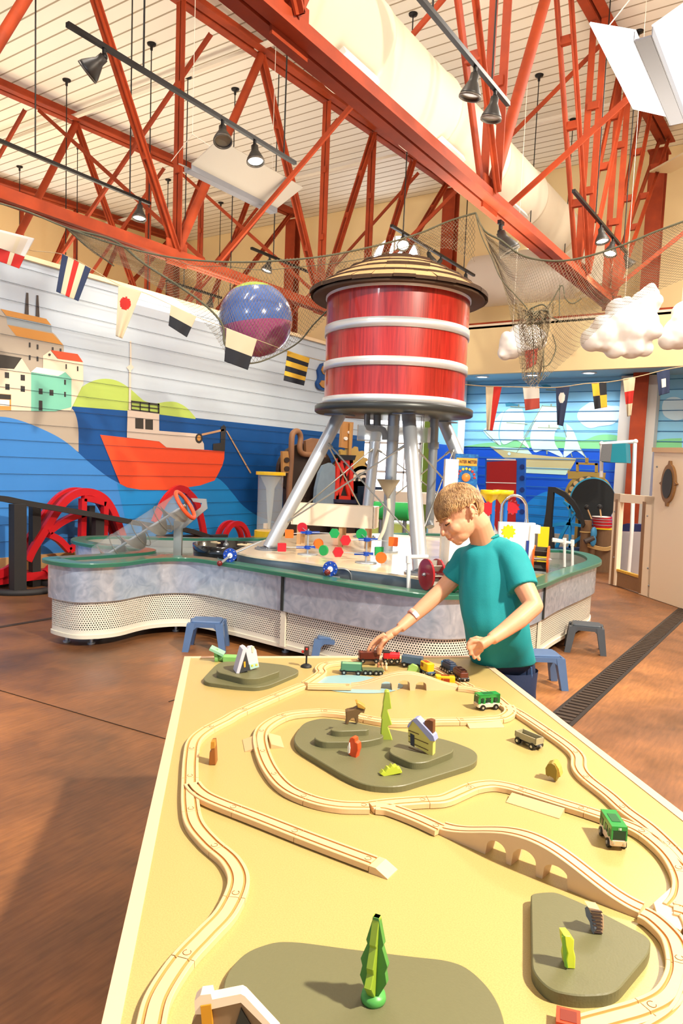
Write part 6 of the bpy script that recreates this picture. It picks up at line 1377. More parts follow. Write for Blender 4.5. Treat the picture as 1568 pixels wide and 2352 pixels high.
def sec(l, r_, v, d, dp, tilt=0): 
    c_ = at((l+r_)/2, v, d=d); a = (cr*(r_-l)/2-cu*tilt)*d/F; return (c_, a, dep*dp)
tors = [sec(1086, 1142, 1238, 2.83, .056, -7), sec(1076, 1172, 1250, 2.84, .078, -6), sec(1062, 1196, 1276, 2.84, .105, 3), sec(1056, 1204, 1320, 2.84, .118, 6), sec(1056, 1205, 1380, 2.83, .118, 4), sec(1064, 1210, 1440, 2.83, .118, 0), sec(1074, 1220, 1490, 2.89, .116, -4), sec(1084, 1226, 1522, 2.95, .118, -4)]
def capped(secs, n, wr, sd):
    m = loft(secs, n, wr, sd); K = len(m.v)//n; m.f.append(tuple(range(n-1, -1, -1))); m.f.append(tuple((K-1)*n+k for k in range(n))); m.m += [0, 0]; m.sm += [True, True]; return m
def tubesec(pr):
    out = []
    for i, (p, r) in enumerate(pr):
        d = (pr[min(i+1, len(pr)-1)][0]-pr[max(i-1, 0)][0]).normalized(); u = d.orthogonal().normalized(); w = d.cross(u)
        if out and u.dot(out[-1][1]) < 0: u = -u; w = -w
        out.append((p, u*r, w*r))
    return out
sh_ = capped(tors, 64, .0075, 0)
for g in (capped(tubesec([(bp(1140, 1262, 2.80), .045), (bp(1172, 1280, 2.765), .056), (bp(1190, 1312, 2.735), .055), (bp(1205, 1350, 2.70), .055)]), 36, .005, 3),
          capped(tubesec([(bp(1102, 1262, 2.87), .045), (bp(1075, 1282, 2.90), .052), (bp(1056, 1305, 2.91), .049), (bp(1038, 1330, 2.92), .046)]), 32, .004, 8)): sh_.add(g.v, g.f, 0, True)
for l, r_ in (([(1172, 1300), (1158, 1350), (1130, 1410), (1100, 1450)], .012), ([(1186, 1350), (1168, 1400), (1140, 1450), (1105, 1490)], .011), ([(1200, 1400), (1180, 1450), (1150, 1495)], .011), ([(1205, 1440), (1196, 1480), (1190, 1515)], .010), ([(1085, 1440), (1100, 1480), (1098, 1515)], .009)):
    P_ = crom([at(u, v, d=2.731+(.068*max(0, (v-1440)/80) if v > 1440 else 0)+.035*((u-1135)/75)**2) for u, v in l], 6); sh_.tube(P_, [r_*sin(pi*(k+.6)/(len(P_)+.2))+.002 for k in range(len(P_))], 8)
o = sh_.build('t_shirt', SHM, boy); remesh(o, .0045, 4)
m = MB(); P = []
c_, a, b = tors[0]
m.tube([c_+a*1.02*cos(t)+b*1.02*sin(t)+cu*.002 for t in [2*pi*k/28 for k in range(28)]], .006, 6, closed=True); m.build('collar', mat('teal_rib', '#0C7F7E', .8), boy)
# shorts
NAVY = mat('navy_shorts', '#1C2C4C', .7, var=.12, scale=20, bump=.2, bscale=300)
m = MB(); sh = [sec(1100, 1222, 1500, 2.93, .105), sec(1100, 1226, 1545, 2.98, .108), sec(1104, 1228, 1600, 3.0, .108)]
o = loft(sh, 44, .003, 5).build('shorts', NAVY, boy)
for k, (tp_, kn, an) in enumerate(LEGS):
    a_t = tp_+V((0, 0, .05)); b_t = kn+V((0, 0, .0)); S2 = [(a_t, lat*.085, fr_*.098), (a_t.lerp(b_t, .5), lat*.083, fr_*.094), (b_t, lat*.08, fr_*.09)]
    loft(S2, 30, .004, 9+k).build('shorts_leg', NAVY, boy)
m = MB(); q0 = at(1219, 1532, d=2.86); q1 = at(1222, 1600, d=2.90); m.beam(q0, q1, .006, .004); m.build('side_piping', mat('piping_blue', '#4A78B0', .6), boy)
for k, (tp_, kn, an) in enumerate(LEGS):
    c_ = V((an.x, an.y, 0)); 
    m = MB(); prof = [(-.07, .033), (-.04, .036), (.02, .038), (.08, .042), (.13, .036), (.155, .02)]
    poly = [(a, b) for a, b in prof]+[(a, -b) for a, b in prof[::-1]]; poly = [(p.x, p.y) for p in crom([V((a, b, 0)) for a, b in poly], 4, True)]
    m.prism(poly, (c_.x, c_.y, 0), fr_, V((0, 0, 1)).cross(fr_), .022, bev=.004); m.ball(c_+fr_*.02+V((0, 0, .035)), 1, 18, 0, (.095, .036, .032), Matrix((fr_, V((0, 0, 1)).cross(fr_), V((0, 0, 1)))).transposed()); m.build('shoe', mat('sneaker_grey', '#5A5E66', .6), boy)
# wristband
d = (wrF-elF).normalized(); c_ = bp(950, 1412, 2.862); u = d.orthogonal().normalized(); w = d.cross(u); R_ = Matrix((u, w, d)).transposed()
m = MB(); m.lathe([(.0262, -.010), (.0268, -.010), (.0262, .010), (.0256, .010)], c_, 28, R=R_); wb = m.build('wristband', mat('band_pink', '#E9A493', .5), boy)
# label area faces the viewer
ang = atan2((-fwd).dot(w), (-fwd).dot(u)); m = MB(); m.lathe([(.0270, -.0085), (.0266, .0085)], c_, 8, R=R_, a0=ang-.5, a1=ang+.5); m.build('white_label', mat('band_white', '#F3E9E2', .5), wb)

# ================= ceiling rods, tracks and lamps =================
def rod(u, v, zb_, lab):
    r_ = ray(u, v); t_ = (6.97-HC)/(r_.z-.045*r_.y); p = EYE+r_*t_
    t = thing('pendant_rod', lab, 'pendant rod', p, 'thin black rods hanging from the ceiling')
    m = MB(); m.lathe([(.0001, p.z), (.065, p.z), (.06, p.z-.02), (.02, p.z-.03), (.018, p.z-.09), (.0001, p.z-.09)], (p.x, p.y, 0), 18); m.build('canopy', BLACK, t)
    m = MB(); m.cyl((p.x, p.y, p.z-.05), (p.x, p.y, zb_), .008, n=6); m.build('rod', BLACK, t); return p
for u, v, z_, l in ((153, 183, 3.7, 'black pendant rod with canopy below the large left-turned spot lamp'), (348, 100, 3.7, 'black pendant rod with its canopy beside the left truss post'), (540, 204, 3.7, 'black pendant rod with its canopy above the white panel light'), (1238, 172, 5.0, 'black pendant rod right of the large orange post above the duct'), (45, 382, 3.7, 'black pendant rod at the far left over the signal flags'), (507, 465, 3.8, 'black pendant rod in front of the far yellow wall'), (386, 412, 3.8, 'black pendant rod behind the tall orange post'), (178, 332, 3.7, 'black pendant rod behind the left orange diagonal'), (1316, 274, 5.2, 'black pendant rod between the right-hand orange posts')): rod(u, v, z_, l)
PARB = mat('lamp_housing', '#34312E', .45, .3); LENS = mat('lens_dark', '#8C8478', .25, .4)
def lamp(top, aim, lit, lab, sc=1.0, power=90, cat='track lamp'):
    """a cone-shaped spotlight hung from top, its mouth turned along aim"""
    top = V(top); aim = V(aim).normalized(); t = thing('track_lamp', lab, cat, top, 'spot lamps on black tracks')
    nk_ = top+V((0, 0, -.07*sc)); bk = nk_-aim*.0; R = aim.to_track_quat('Z', 'Y').to_matrix()
    m = MB(); m.cyl(top, nk_, .016*sc, n=10); m.ball(nk_, .026*sc, 10); m.box(top, (.03*sc, .07*sc, .03*sc)); m.build('yoke', BLACK, t)
    m = MB(); m.lathe([(.0001, 0), (.034, 0), (.036, .05), (.05, .075), (.082, .14), (.086, .165), (.078, .165), (.045, .09), (.0001, .085)], (0, 0, 0), 28)
    m.v = [tuple(nk_+R @ (V(p)*sc)) for p in m.v]; h = m.build('housing', PARB, t)
    m = MB(); m.lathe([(.0001, .150), (.077, .152)], (0, 0, 0), 24); m.v = [tuple(nk_+R @ (V(p)*sc)) for p in m.v]; m.build('lamp_face', BULB if lit else LENS, t)
    m = MB(); m.lathe([(.077, .158), (.088, .158), (.088, .172), (.077, .172), (.077, .158)], (0, 0, 0), 24); m.v = [tuple(nk_+R @ (V(p)*sc)) for p in m.v]; m.build('rim', mat('lamp_rim', '#5E564E', .4, .4), t)
    if lit:
        l = bpy.data.lights.new('spot', 'SPOT'); l.energy = power; l.color = (1, .86, .62); l.spot_size = 1.3; l.spot_blend = .6; l.shadow_soft_size = .06
        lo = bpy.data.objects.new('spot', l); C.objects.link(lo); lo.parent = t; lo.location = nk_+aim*.2*sc-top; lo.rotation_euler = aim.to_track_quat('-Z', 'Y').to_euler()
    return t
def ltrack(a, b, z, rods, lab):
    p = at(*a, z=z); q = at(*b, z=z); x = (p.x+q.x)/2; t = thing('light_track', lab, 'light track', (x, p.y, z), 'black ceiling light tracks')
    m = MB(); m.box((x, (p.y+q.y)/2, z), (.038, abs(q.y-p.y), .034)); m.build('rail', BLACK, t)
    for r_ in rods:
        y = p.y+(q.y-p.y)*r_; m = MB(); m.cyl((x, y, z), (x, y, zc(y)), .008, n=6); m.build('suspension_rod', BLACK, t)
        m = MB(); m.lathe([(.0001, 0), (.06, 0), (.055, -.02), (.0001, -.03)], (x, y, zc(y)), 16); m.build('canopy', BLACK, t)
    return lambda u: V((x, p.y+(q.y-p.y)*u, z))
f1 = ltrack((155, 55), (677, 375), 4.6, (.26, .93), 'long black light track in the upper left nearest the viewer')
f2 = ltrack((-60, 297), (343, 468), 4.6, (.3, .86), 'black light track at the left edge in front of the yellow wall')
f3 = ltrack((577, 570), (765, 648), 4.6, (.24,), 'black light track above the beach ball')
f4 = ltrack((900, 518), (1087, 633), 4.6, (.12, .85), 'black light track just above the shingled tower roof')
f5 = ltrack((930, -50), (1165, 240), 4.6, (.22, .80), 'black light track crossing the nearest truss at the top')
f6 = ltrack((1322, 437), (1437, 585), 4.6, (.35, .9), 'black light track between the right-hand orange posts')
f7 = ltrack((380, 645), (510, 684), 4.2, (.3,), 'black light track half hidden by the net left of the beach ball')
dn = V((0, 0, -1))
lamp(f1(.12), -cr*.75+dn*.55+fwd*.1, False, 'large dark spot lamp turned to the left on the long near track', 1.05)
lamp(f1(.60), dn*.9-fwd*.35+cr*.1, False, 'unlit spot lamp in the middle of the long near track')
lamp(f1(.765), dn*.9+cr*.1-fwd*.2, True, 'lit spot lamp near the right end of the long near track')
lamp(f2(.93), dn*.95-fwd*.15, True, 'lit spot lamp at the end of the left light track', 1.0)
lamp(f3(.2), dn*.9-cr*.25-fwd*.1, True, 'lit spot lamp on the track above the beach ball')
lamp(f4(.12), dn*.7-fwd*.55, True, 'glaring spot lamp in front of the arched window')
lamp(f4(.4), dn*.8+cr*.3, False, 'unlit spot lamp in the middle of the track above the tower roof', .9)
lamp(f4(.55), dn*.7-cr*.5-fwd*.2, True, 'lit spot lamp turned left just right of the tower roof peak', .9)
lamp(f4(.88), dn, False, 'small unlit spot lamp hanging right of the tower roof', .85)
lamp(f5(.62), dn*.9-cr*.15+fwd*.1, False, 'dark spot lamp on the top track, the left one')
lamp(f5(.84), dn*.9-cr*.1+fwd*.1, False, 'dark spot lamp on the top track, the right one')
lamp(f6(.45), dn*.9+cr*.1-fwd*.2, True, 'upper lit spot lamp between the right-hand orange posts')
lamp(f6(.68), dn*.95-cr*.25-fwd*.25, True, 'middle lit spot lamp between the right-hand orange posts')
lamp(f6(.95), dn*.8+cr*.5-fwd*.1, True, 'lowest spot lamp behind the rope between the right-hand posts', .9, 10)
lamp(f7(.8), dn*.95-cr*.15, False, 'small dark spot lamp left of the beach ball', .8)
lamp(at(1150, 512, x=-2.83), dn*.8+cr*.45, False, 'dark spot lamp fixed under the nearest orange truss beam', 1.25)
lamp(at(1276, 752, y=13.68), dn, False, 'small dark spot lamp seen through the net above the bay', .9)
# panel lights
def panel(c0, c1, zb_, wid, lab, lit, side):
    p = at(*c0, z=zb_); q = at(*c1, z=zb_); x = (p.x+q.x)/2; y0, y1 = min(p.y, q.y), max(p.y, q.y); t = thing('panel_light', lab, 'hanging light', (x, y0, zb_))
    PL = mat('reflector_white', '#9F958A', .5) if not lit else glow('reflector_glow', '#FFFDF8', 2.6)
    m = MB(); m.box((x, (y0+y1)/2, zb_), (.10, y1-y0, .012)); 
    for s_ in (-1, 1): m.beam((x+s_*.055, y0, zb_+.03), (x+s_*.055, y1, zb_+.03), .006, .07)
    m.build('trough', mat('trough_grey', '#77777E', .5), t)
    for s_ in (-1, 1):
        w = wid if s_ == side or lit else wid*.25; m = MB(); a = V((x+s_*.05, y0, zb_+.06)); b = V((x+s_*(.05+w), y0, zb_+.06+w*.45)); d = V((0, y1-y0, 0)); nn = (b-a).cross(d).normalized()*.006
        P = [a, b, b+d, a+d]; m.add([v-nn for v in P]+[v+nn for v in P], [(0, 1, 2, 3), (7, 6, 5, 4), (0, 4, 5, 1), (1, 5, 6, 2), (2, 6, 7, 3), (3, 7, 4, 0)]); m.build('reflector', PL, t)
    for y in (y0+.06, y1-.06):
        m = MB(); top_ = V((x, y, zb_+.42))
        for s_ in (-1, 1): m.cyl((x+s_*(.05+wid*.7), y, zb_+.06+wid*.31), top_, .004, n=6)
        m.cyl(top_, (x, y, zc(y)-.01), .004, n=6); m.build('suspension_wire', mat('wire_white', '#D8CFC0', .5), t)
panel((432, 392), (628, 490), 4.75, .42, 'white hanging panel light in front of the left truss', False, 1)
panel((1485, 85), (1548, 285), 4.3, .30, 'bright white hanging panel light in the top right corner', True, -1)
m = MB(); p = at(1515, 395, y=13.3); m.beam(p+V((0, 0, 0)), at(1600, 350, y=12.2), .35, .03); tag(m.build('wall_uplight', mat('uplight_cream', '#E8D6B0', .5)), 'cream angled light shelf high on the wall beside the right column', 'light')

# ================= beach ball =================
bc = at(587, 735, d=7.0); BR = 84*7.0/F
bt = thing('beach_ball', 'large blue, pink and green inflatable ball caught in the hanging net', 'ball', bc)
Rb = Matrix((cr, fwd, cu)).transposed()
tl = Matrix.Rotation(-.10, 3, fwd) @ Matrix.Rotation(.10, 3, cr)
def ballband(z0, z1, mt, nm):
    prof = [(max(1e-4, sqrt(max(0, 1-z*z)))*BR, z*BR) for z in [z0+(z1-z0)*k/14 for k in range(15)]]; m = MB(); m.lathe(prof, bc, 56, R=tl @ Rb); m.build(nm, mt, bt)
ballband(-1, -.16, mat('ball_pink', '#A8507E', .22, coat=.6), 'pink_section'); ballband(-.16, .80, mat('ball_blue', '#4C6FB4', .2, coat=.6), 'blue_section'); ballband(.80, 1, mat('ball_green', '#9CC22E', .25, coat=.6), 'green_section')

# ================= nets =================
NETM = mat('net_cord', '#85765E', .9); ROPE = mat('rope_grey', '#5F5C48', .9, var=.2, scale=60)
def resamp_px(px, n):
    P = [V((a, b, 0)) for a, b in px]; Q = crom(P, 8); L = [0]
    for a, b in zip(Q, Q[1:]): L.append(L[-1]+(b-a).length)
    out = []; j = 0
    for i in range(n+1):
        s_ = L[-1]*i/n
        while j < len(L)-2 and L[j+1] < s_: j += 1
        t = (s_-L[j])/max(1e-9, L[j+1]-L[j]); q = Q[j].lerp(Q[j+1], min(1, max(0, t))); out.append((q.x, q.y))
    return out
def net(top, bot, nu, nv, d0, d1, r, lab, nm='fishing_net', sag=.0, seed=0, wrap=None, mt=None, skip=None):
    A = resamp_px(top, nu); B = resamp_px(bot, nu); G = []
    for j in range(nv+1):
        row = []
        for i in range(nu+1):
            t = j/nv; s_ = i/nu; u = A[i][0]+(B[i][0]-A[i][0])*t; v = A[i][1]+(B[i][1]-A[i][1])*t; d = d0+(d1-d0)*s_+sag*sin(pi*t)+.10*noise.noise(V((s_*9+seed, t*4, 0)))
            p = at(u, v, d=d)
            if wrap:
                c_, R_ = wrap; rr = ray(u, v).normalized(); oc = EYE-c_; b_ = rr.dot(oc); q = b_*b_-(oc.dot(oc)-R_*R_)
                if q > 0: p = EYE+rr*(-b_-sqrt(q))
            p += V((noise.noise(p*3+V((seed, 0, 0))), noise.noise(p*3+V((0, 9, seed))), noise.noise(p*3+V((5, 0, seed)))))*.012; row.append(p)
        G.append(row)
    m = MB()
    for j in range(nv):
        for i in range(nu):
            if (i+j) % 2 == 0: e = ((G[j][i], G[j+1][i+1]),)
            else: e = ((G[j][i+1], G[j+1][i]),)
            for a, b in e:
                if skip and skip(i/nu, j/nv): continue
                m.tube([a, b], r, 3, cap=False, smooth=False)
            
    return G, m
def rope(px, d0, d1, r, lab=None, nm='rope', parent=None):
    Q = resamp_px(px, 60); P = [at(u, v, d=d0+(d1-d0)*i/60) for i, (u, v) in enumerate(Q)]; m = MB(); m.tube(P, r, 6); o = m.build(nm, ROPE, parent); return o
nt_ = thing('fishing_net', 'long fishing net draped around the beach ball left of the tower roof', 'fishing net', at(600, 620, d=6.8))
topL = [(155, 524), (230, 548), (300, 572), (380, 589), (460, 598), (560, 600), (660, 595), (740, 588), (800, 577)]
botL = [(160, 532), (225, 590), (300, 622), (360, 660), (420, 700), (480, 752), (555, 838), (690, 780), (790, 690)]
G, m = net(topL, botL, 176, 34, 6.4, 6.9, .0018, '', wrap=(bc, BR+.025), seed=1); m.build('net_mesh', NETM, nt_)
G, m = net([(720, 591), (800, 577), (870, 560), (960, 535), (1030, 508), (1090, 492)], [(720, 640), (800, 650), (860, 655), (940, 600), (1020, 570), (1090, 600)], 100, 16, 6.8, 6.0, .0018, '', seed=3); m.build('net_mesh', NETM, nt_)
rope([(-20, 462), (60, 485), (153, 523), (260, 560), (380, 589), (480, 600), (600, 601), (740, 589), (870, 563), (960, 537), (1030, 508), (1092, 489)], 6.3, 5.9, .0075, nm='top_rope', parent=nt_)
rope([(155, 526), (200, 566), (262, 611)], 6.3, 6.5, .006, nm='edge_rope', parent=nt_); rope([(155, 526), (260, 552), (330, 605), (400, 650), (470, 700), (510, 745), (516, 790), (545, 835)], 6.35, 6.6, .010, nm='edge_rope', parent=nt_); rope([(545, 835), (600, 830), (680, 790), (720, 745), (770, 695)], 6.6, 6.7, .007, nm='edge_rope', parent=nt_)
rope([(400, 592), (440, 610), (520, 612), (600, 620), (700, 612), (800, 600), (870, 585), (960, 560)], 6.6, 6.2, .0028, nm='edge_cord', parent=nt_)
nr_ = thing('fishing_net', 'large fishing net gathered into a hanging tail right of the tower', 'fishing net', at(1230, 700, d=5.9))
topR = [(1092, 491), (1110, 535), (1140, 556), (1180, 577), (1230, 594), (1290, 600), (1380, 582), (1450, 555), (1510, 532), (1600, 498)]
botR = [(1096, 500), (1150, 640), (1178, 760), (1200, 858), (1232, 882), (1290, 835), (1345, 782), (1420, 715), (1510, 668), (1600, 630)]
G, m = net(topR, botR, 140, 46, 5.9, 5.6, .0017, '', seed=5); m.build('net_mesh', NETM, nr_)
G, m = net([(1185, 690), (1200, 715), (1225, 720), (1262, 700)], [(1200, 870), (1215, 885), (1235, 890), (1245, 850)], 26, 36, 5.75, 5.75, .0018, '', seed=8); m.build('net_mesh', NETM, nr_)
G, m = net([(1190, 700), (1210, 712), (1240, 712), (1275, 690)], [(1205, 790), (1220, 800), (1238, 800), (1255, 780)], 30, 24, 5.65, 5.65, .0022, '', seed=12); m.build('net_mesh', NETM, nr_)
rope([(1092, 489), (1112, 530), (1150, 552), (1195, 585), (1250, 598), (1310, 597), (1380, 580), (1450, 555), (1510, 530), (1600, 498)], 5.9, 5.6, .0085, nm='top_rope', parent=nr_)
for l in ([(1092, 492), (1105, 540), (1128, 590), (1150, 640), (1185, 680), (1215, 720), (1225, 800), (1222, 870)], [(1245, 722), (1268, 690), (1290, 655), (1298, 685), (1315, 697), (1335, 685)], [(1205, 722), (1226, 716), (1265, 728), (1290, 740)], [(1235, 725), (1245, 790), (1248, 850), (1236, 880)], [(1285, 655), (1284, 725)], [(1268, 768), (1276, 800), (1262, 835), (1246, 842)]): rope(l, 5.8, 5.7, .0045, nm='gather_rope', parent=nr_)
m = MB(); p = at(1227, 722, d=5.72)
for k in range(14): q = p+V((random.uniform(-.09, .09), random.uniform(-.03, .03), random.uniform(-.05, .06))); q2 = p+V((random.uniform(-.12, .12), random.uniform(-.03, .03), random.uniform(-.09, .07))); m.tube(crom([q, (q+q2)/2+V((.02, 0, .03)), q2], 4), .006, 5)
m.build('knot', ROPE, nr_)

# ================= signal flags =================
FC = {k: mat('flag_'+k, c, .85, bump=.1, bscale=200) for k, c in dict(navy='#2B3550', red='#B8261E', cream='#CDBB9A', white='#D6CEC2', black='#26262A', yellow='#E3AE34', brick='#B04A3C', pale='#CDBCA4').items()}
def flag(cor, d, fn, lab, keys, wav=.012, d2=None):
    """cor: top-left, top-right, bottom-right, bottom-left pixels"""
    N = 34; P = []; 
    for j in range(N+1):
        for i in range(N+1):
            s_, t = i/N, j/N; u = (cor[0][0]*(1-s_)+cor[1][0]*s_)*(1-t)+(cor[3][0]*(1-s_)+cor[2][0]*s_)*t; v = (cor[0][1]*(1-s_)+cor[1][1]*s_)*(1-t)+(cor[3][1]*(1-s_)+cor[2][1]*s_)*t
            P.append(at(u, v, d=d+((d2 or d)-d)*s_+wav*sin(s_*7+t*2)*(.3+t)))
    m = MB(); fs = []; ms = []
    for j in range(N):
        for i in range(N): fs.append((j*(N+1)+i, j*(N+1)+i+1, (j+1)*(N+1)+i+1, (j+1)*(N+1)+i)); ms.append(keys.index(fn((i+.5)/N, (j+.5)/N)))
    m.add(P, fs, 0, True); m.m = ms; o = m.build('signal_flag', [FC[k] for k in keys]); tag(o, lab, 'flag', 'signal flags on the strings'); s_ = o.modifiers.new('th', 'SOLIDIFY'); s_.thickness = .002; return o
flag([(-30, 560), (57, 590), (44, 617), (-30, 590)], 6.2, lambda s_, t: 'red' if (s_ < .62 or s_ > .74) else 'cream', 'dark red flag with a cream cross bar at the left edge', ['red', 'cream'])
flag([(-30, 520), (80, 548), (57, 590), (-30, 560)], 6.2, lambda s_, t: 'white' if (t < .12 or s_ > .88) else ('cream' if .66 < s_ < .74 else 'pale'), 'translucent cream flag above the dark red one at the left edge', ['white', 'cream', 'pale'])
flag([(143, 583), (209, 617), (180, 692), (129, 670)], 6.3, lambda s_, t: ['navy', 'cream', 'red', 'cream', 'navy'][min(4, int(s_*5))], 'flag with navy, cream and red upright stripes at the left', ['navy', 'cream', 'red'])
o = flag([(272, 655), (325, 670), (281, 778), (266, 772)], 6.4, lambda s_, t: 'red' if ((s_-.43)/.30)**2+((t-.32)/.13)**2 < 1 else 'cream', 'long cream pennant with a red disc', ['cream', 'red'])
flag([(392, 700), (451, 728), (429, 775), (387, 748)], 6.5, lambda s_, t: 'cream' if t < .5 else 'black', 'cream and black flag between the red-disc pennant and the ball', ['cream', 'black'])
flag([(520, 753), (590, 780), (569, 850), (515, 830)], 6.55, lambda s_, t: 'cream' if t < .55 else 'black', 'cream and black flag hanging in front of the ball', ['cream', 'black'])
flag([(660, 805), (711, 823), (698, 886), (651, 874)], 6.7, lambda s_, t: 'black' if int(t*6.02) % 2 else 'yellow', 'yellow and black striped flag left of the red tank', ['yellow', 'black'])
DR = 11.0
flag([(1115, 888), (1152, 888), (1131, 989), (1117, 988)], DR, lambda s_, t: 'cream' if s_ < .5 else 'red', 'tapering flag, cream on its left and red on its right, beside the tank', ['cream', 'red'], .02)
flag([(1200, 888), (1238, 888), (1239, 938), (1206, 943)], DR, lambda s_, t: 'white' if t < .52 else 'brick', 'white and red flag under the tail of the net', ['white', 'brick'], .02)
flag([(1276, 890), (1308, 888), (1293, 979), (1279, 976)], DR, lambda s_, t: 'white' if ((s_-.48)/.27)**2+((t-.28)/.14)**2 < 1 else 'navy', 'navy tapering flag with a white oval', ['navy', 'white'], .02)
flag([(1358, 880), (1392, 878), (1394, 935), (1365, 940)], DR, lambda s_, t: 'yellow' if (s_ < .5) == (t < .5) else 'black', 'quartered yellow and black flag', ['yellow', 'black'], .02)
flag([(1430, 870), (1459, 865), (1449, 955), (1440, 957)], DR, lambda s_, t: 'red' if .36 < t < .68 else 'cream', 'cream flag with a red middle band beside the red column', ['cream', 'red'], .02)
flag([(1507, 853), (1538, 848), (1537, 902), (1513, 909)], DR, lambda s_, t: 'white' if .33 < s_ < .68 and .36 < t < .72 else 'navy', 'navy flag with a white square at the right', ['navy', 'white'], .02)
flag([(1204, 806), (1234, 800), (1232, 835), (1208, 850)], 6.1, lambda s_, t: 'brick', 'small orange-red cloth caught in the tail of the net', ['brick'], .02)
STR = mat('string_jute', '#BFA882', .8)
for px, d0, d1, r, lab in (([(-30, 540), (0, 556), (70, 575), (143, 584), (210, 617), (272, 654), (330, 672), (392, 700), (452, 728), (520, 754), (592, 781), (660, 806), (715, 823), (752, 830)], 6.2, 6.8, .003, 'flag string running down from the left edge to the red tank'), ([(1062, 883), (1115, 887), (1200, 889), (1276, 890), (1345, 881), (1400, 877), (1460, 866), (1538, 847), (1600, 838)], DR, DR, .007, 'flag string sagging in front of the mural bay')):
    Q = resamp_px(px, 60); m = MB(); m.tube([at(u, v, d=d0+(d1-d0)*i/60) for i, (u, v) in enumerate(Q)], r, 6); tag(m.build('flag_string', STR), lab, 'string')

# ================= clouds =================
CLD = mat('cloud_white', '#F3EEE8', .6, bump=.1, bscale=5)
def cloud(balls, d, lab):
    c_ = at(*balls[0][:2], d=d); m = MB()
    random.seed(int(balls[0][0]))
    for u, v, r in balls:
        p = at(u, v, d=d); m.ball(p, r*d/F, 16)
        for k in range(5):
            a = random.uniform(0, 2*pi); e = random.uniform(.35, .8); q = p+cr*cos(a)*r*e*d/F+cu*sin(a)*r*e*d/F-fwd*r*.55*d/F*random.uniform(.3, 1.1); m.ball(q, r*d/F*random.uniform(.34, .5), 12)
    t_ = c_; o = m.build('hanging_cloud', CLD); mw = MB(); mw.cyl((t_.x, t_.y, t_.z), (t_.x, t_.y, zc(t_.y)-.01), .003, n=5); mw.build('hanging_wire', CON, o); tag(o, lab, 'cloud', 'white sculpted clouds hanging in the hall'); r_ = o.modifiers.new('fuse', 'REMESH'); r_.mode = 'VOXEL'; r_.voxel_size = .018; r_.use_smooth_shade = True; s_ = o.modifiers.new('soft', 'SMOOTH'); s_.iterations = 3
cloud([(1430, 750, 45), (1385, 770, 38), (1470, 745, 42), (1480, 700, 34), (1450, 790, 34), (1360, 780, 28), (1410, 800, 24), (1490, 680, 24), (1480, 800, 20), (1420, 715, 30)], 8.2, 'large white lumpy cloud hanging right of the net')
cloud([(1560, 765, 38), (1590, 740, 45), (1535, 780, 24), (1570, 720, 28)], 8.4, 'white lumpy cloud cut off by the right edge')
cloud([(1175, 795, 30), (1205, 785, 32), (1230, 780, 26), (1160, 810, 18), (1190, 765, 20)], 9.5, 'white lumpy cloud behind the tail of the net')

# ================= things at the back right =================
def board(px, y, th, mt, name, parent=None, k=0, bev=0):
    P = [at(u, v, y=y) for u, v in px]; P = [V((p.x, p.y, max(0, p.z))) for p in P]; o_ = V((P[0].x, y-k, P[0].z)); m = MB(); m.prism([(p.x-o_.x, p.z-o_.z) for p in P], o_, (1, 0, 0), (0, 0, 1), th, bev=bev); return m.build(name, mt, parent)
# magnet board
YB = 13.0
p = at(1160, 1200, y=YB); t = thing('magnet_board', 'tall red board in a blue perforated frame in front of the painted ship', 'play board', (p.x, YB, 0))
BF = mat('frame_blue', '#1A5FC4', .4)
board([(1118, 1056), (1208, 1052), (1206, 1262), (1114, 1262)], YB, .08, BF, 'frame', t)
board([(1122, 1061), (1190, 1058), (1187, 1240), (1118, 1240)], YB, .012, mat('felt_red', '#A81C1E', .7, var=.1, scale=60), 'red_face', t, .082)
board([(1120, 1107), (1189, 1109), (1189, 1111), (1120, 1109)], YB, .01, WHITE, 'white_line', t, .09)
board([(1122, 1054), (1188, 1055), (1188, 1058), (1122, 1057)], YB, .01, WHITE, 'caption_strip', t, .09)
for v in (1072, 1098, 1125, 1150, 1175, 1205):
    c_ = at(1199, v, y=YB-.085); m = MB(); m.cyl(c_, c_+V((0, -.012, 0)), .045, n=18); m.build('round_hole', mat('hole_navy', '#0C2F7A', .6), t)
# black disc with brass porthole ring behind
YB = 12.3
p = at(1362, 1250, y=YB); t = thing('chalk_disc', 'large black round board in front of a brass porthole ring', 'play board', (p.x, YB, 0)); c_ = at(1362, 1152, y=YB); r = (at(1414, 1152, y=YB)-c_).length
m = MB(); m.prism([(r*cos(2*pi*k/48), r*1.05*sin(2*pi*k/48)) for k in range(48)], c_+V((0, 0, 0)), (1, 0, 0), (0, 0, 1), .04); m.build('disc', mat('chalk_black', '#1B1D1D', .6, var=.2, scale=30), t)
m = MB(); m.prism([(r*1.03*cos(2*pi*k/48), r*1.08*sin(2*pi*k/48)) for k in range(48)], c_+V((-.02, .02, .01)), (1, 0, 0), (0, 0, 1), .03); m.build('blue_edge', mat('edge_cyan', '#3AA6CE', .4), t)
m = MB(); m.box((c_.x, YB+.1, c_.z/2), (r*1.3, .12, c_.z)); m.build('stand', BLACKM, t)
YB = 12.9; BRS = mat('painted_brass', '#A58A44', .5); p = at(1355, 1140, y=YB); t = thing('porthole_ring', 'large brass-coloured porthole ring cut-out behind the black disc', 'decoration', (p.x, YB, 0)); c_ = at(1352, 1140, y=YB); r0 = (at(1408, 1140, y=YB)-c_).length
m = MB(); m.prism([(r0*cos(2*pi*k/48), r0*sin(2*pi*k/48)) for k in range(48)], c_, (1, 0, 0), (0, 0, 1), .06); m.box((c_.x, YB+.02, c_.z/2), (r0, .05, c_.z)); m.build('ring', BRS, t)
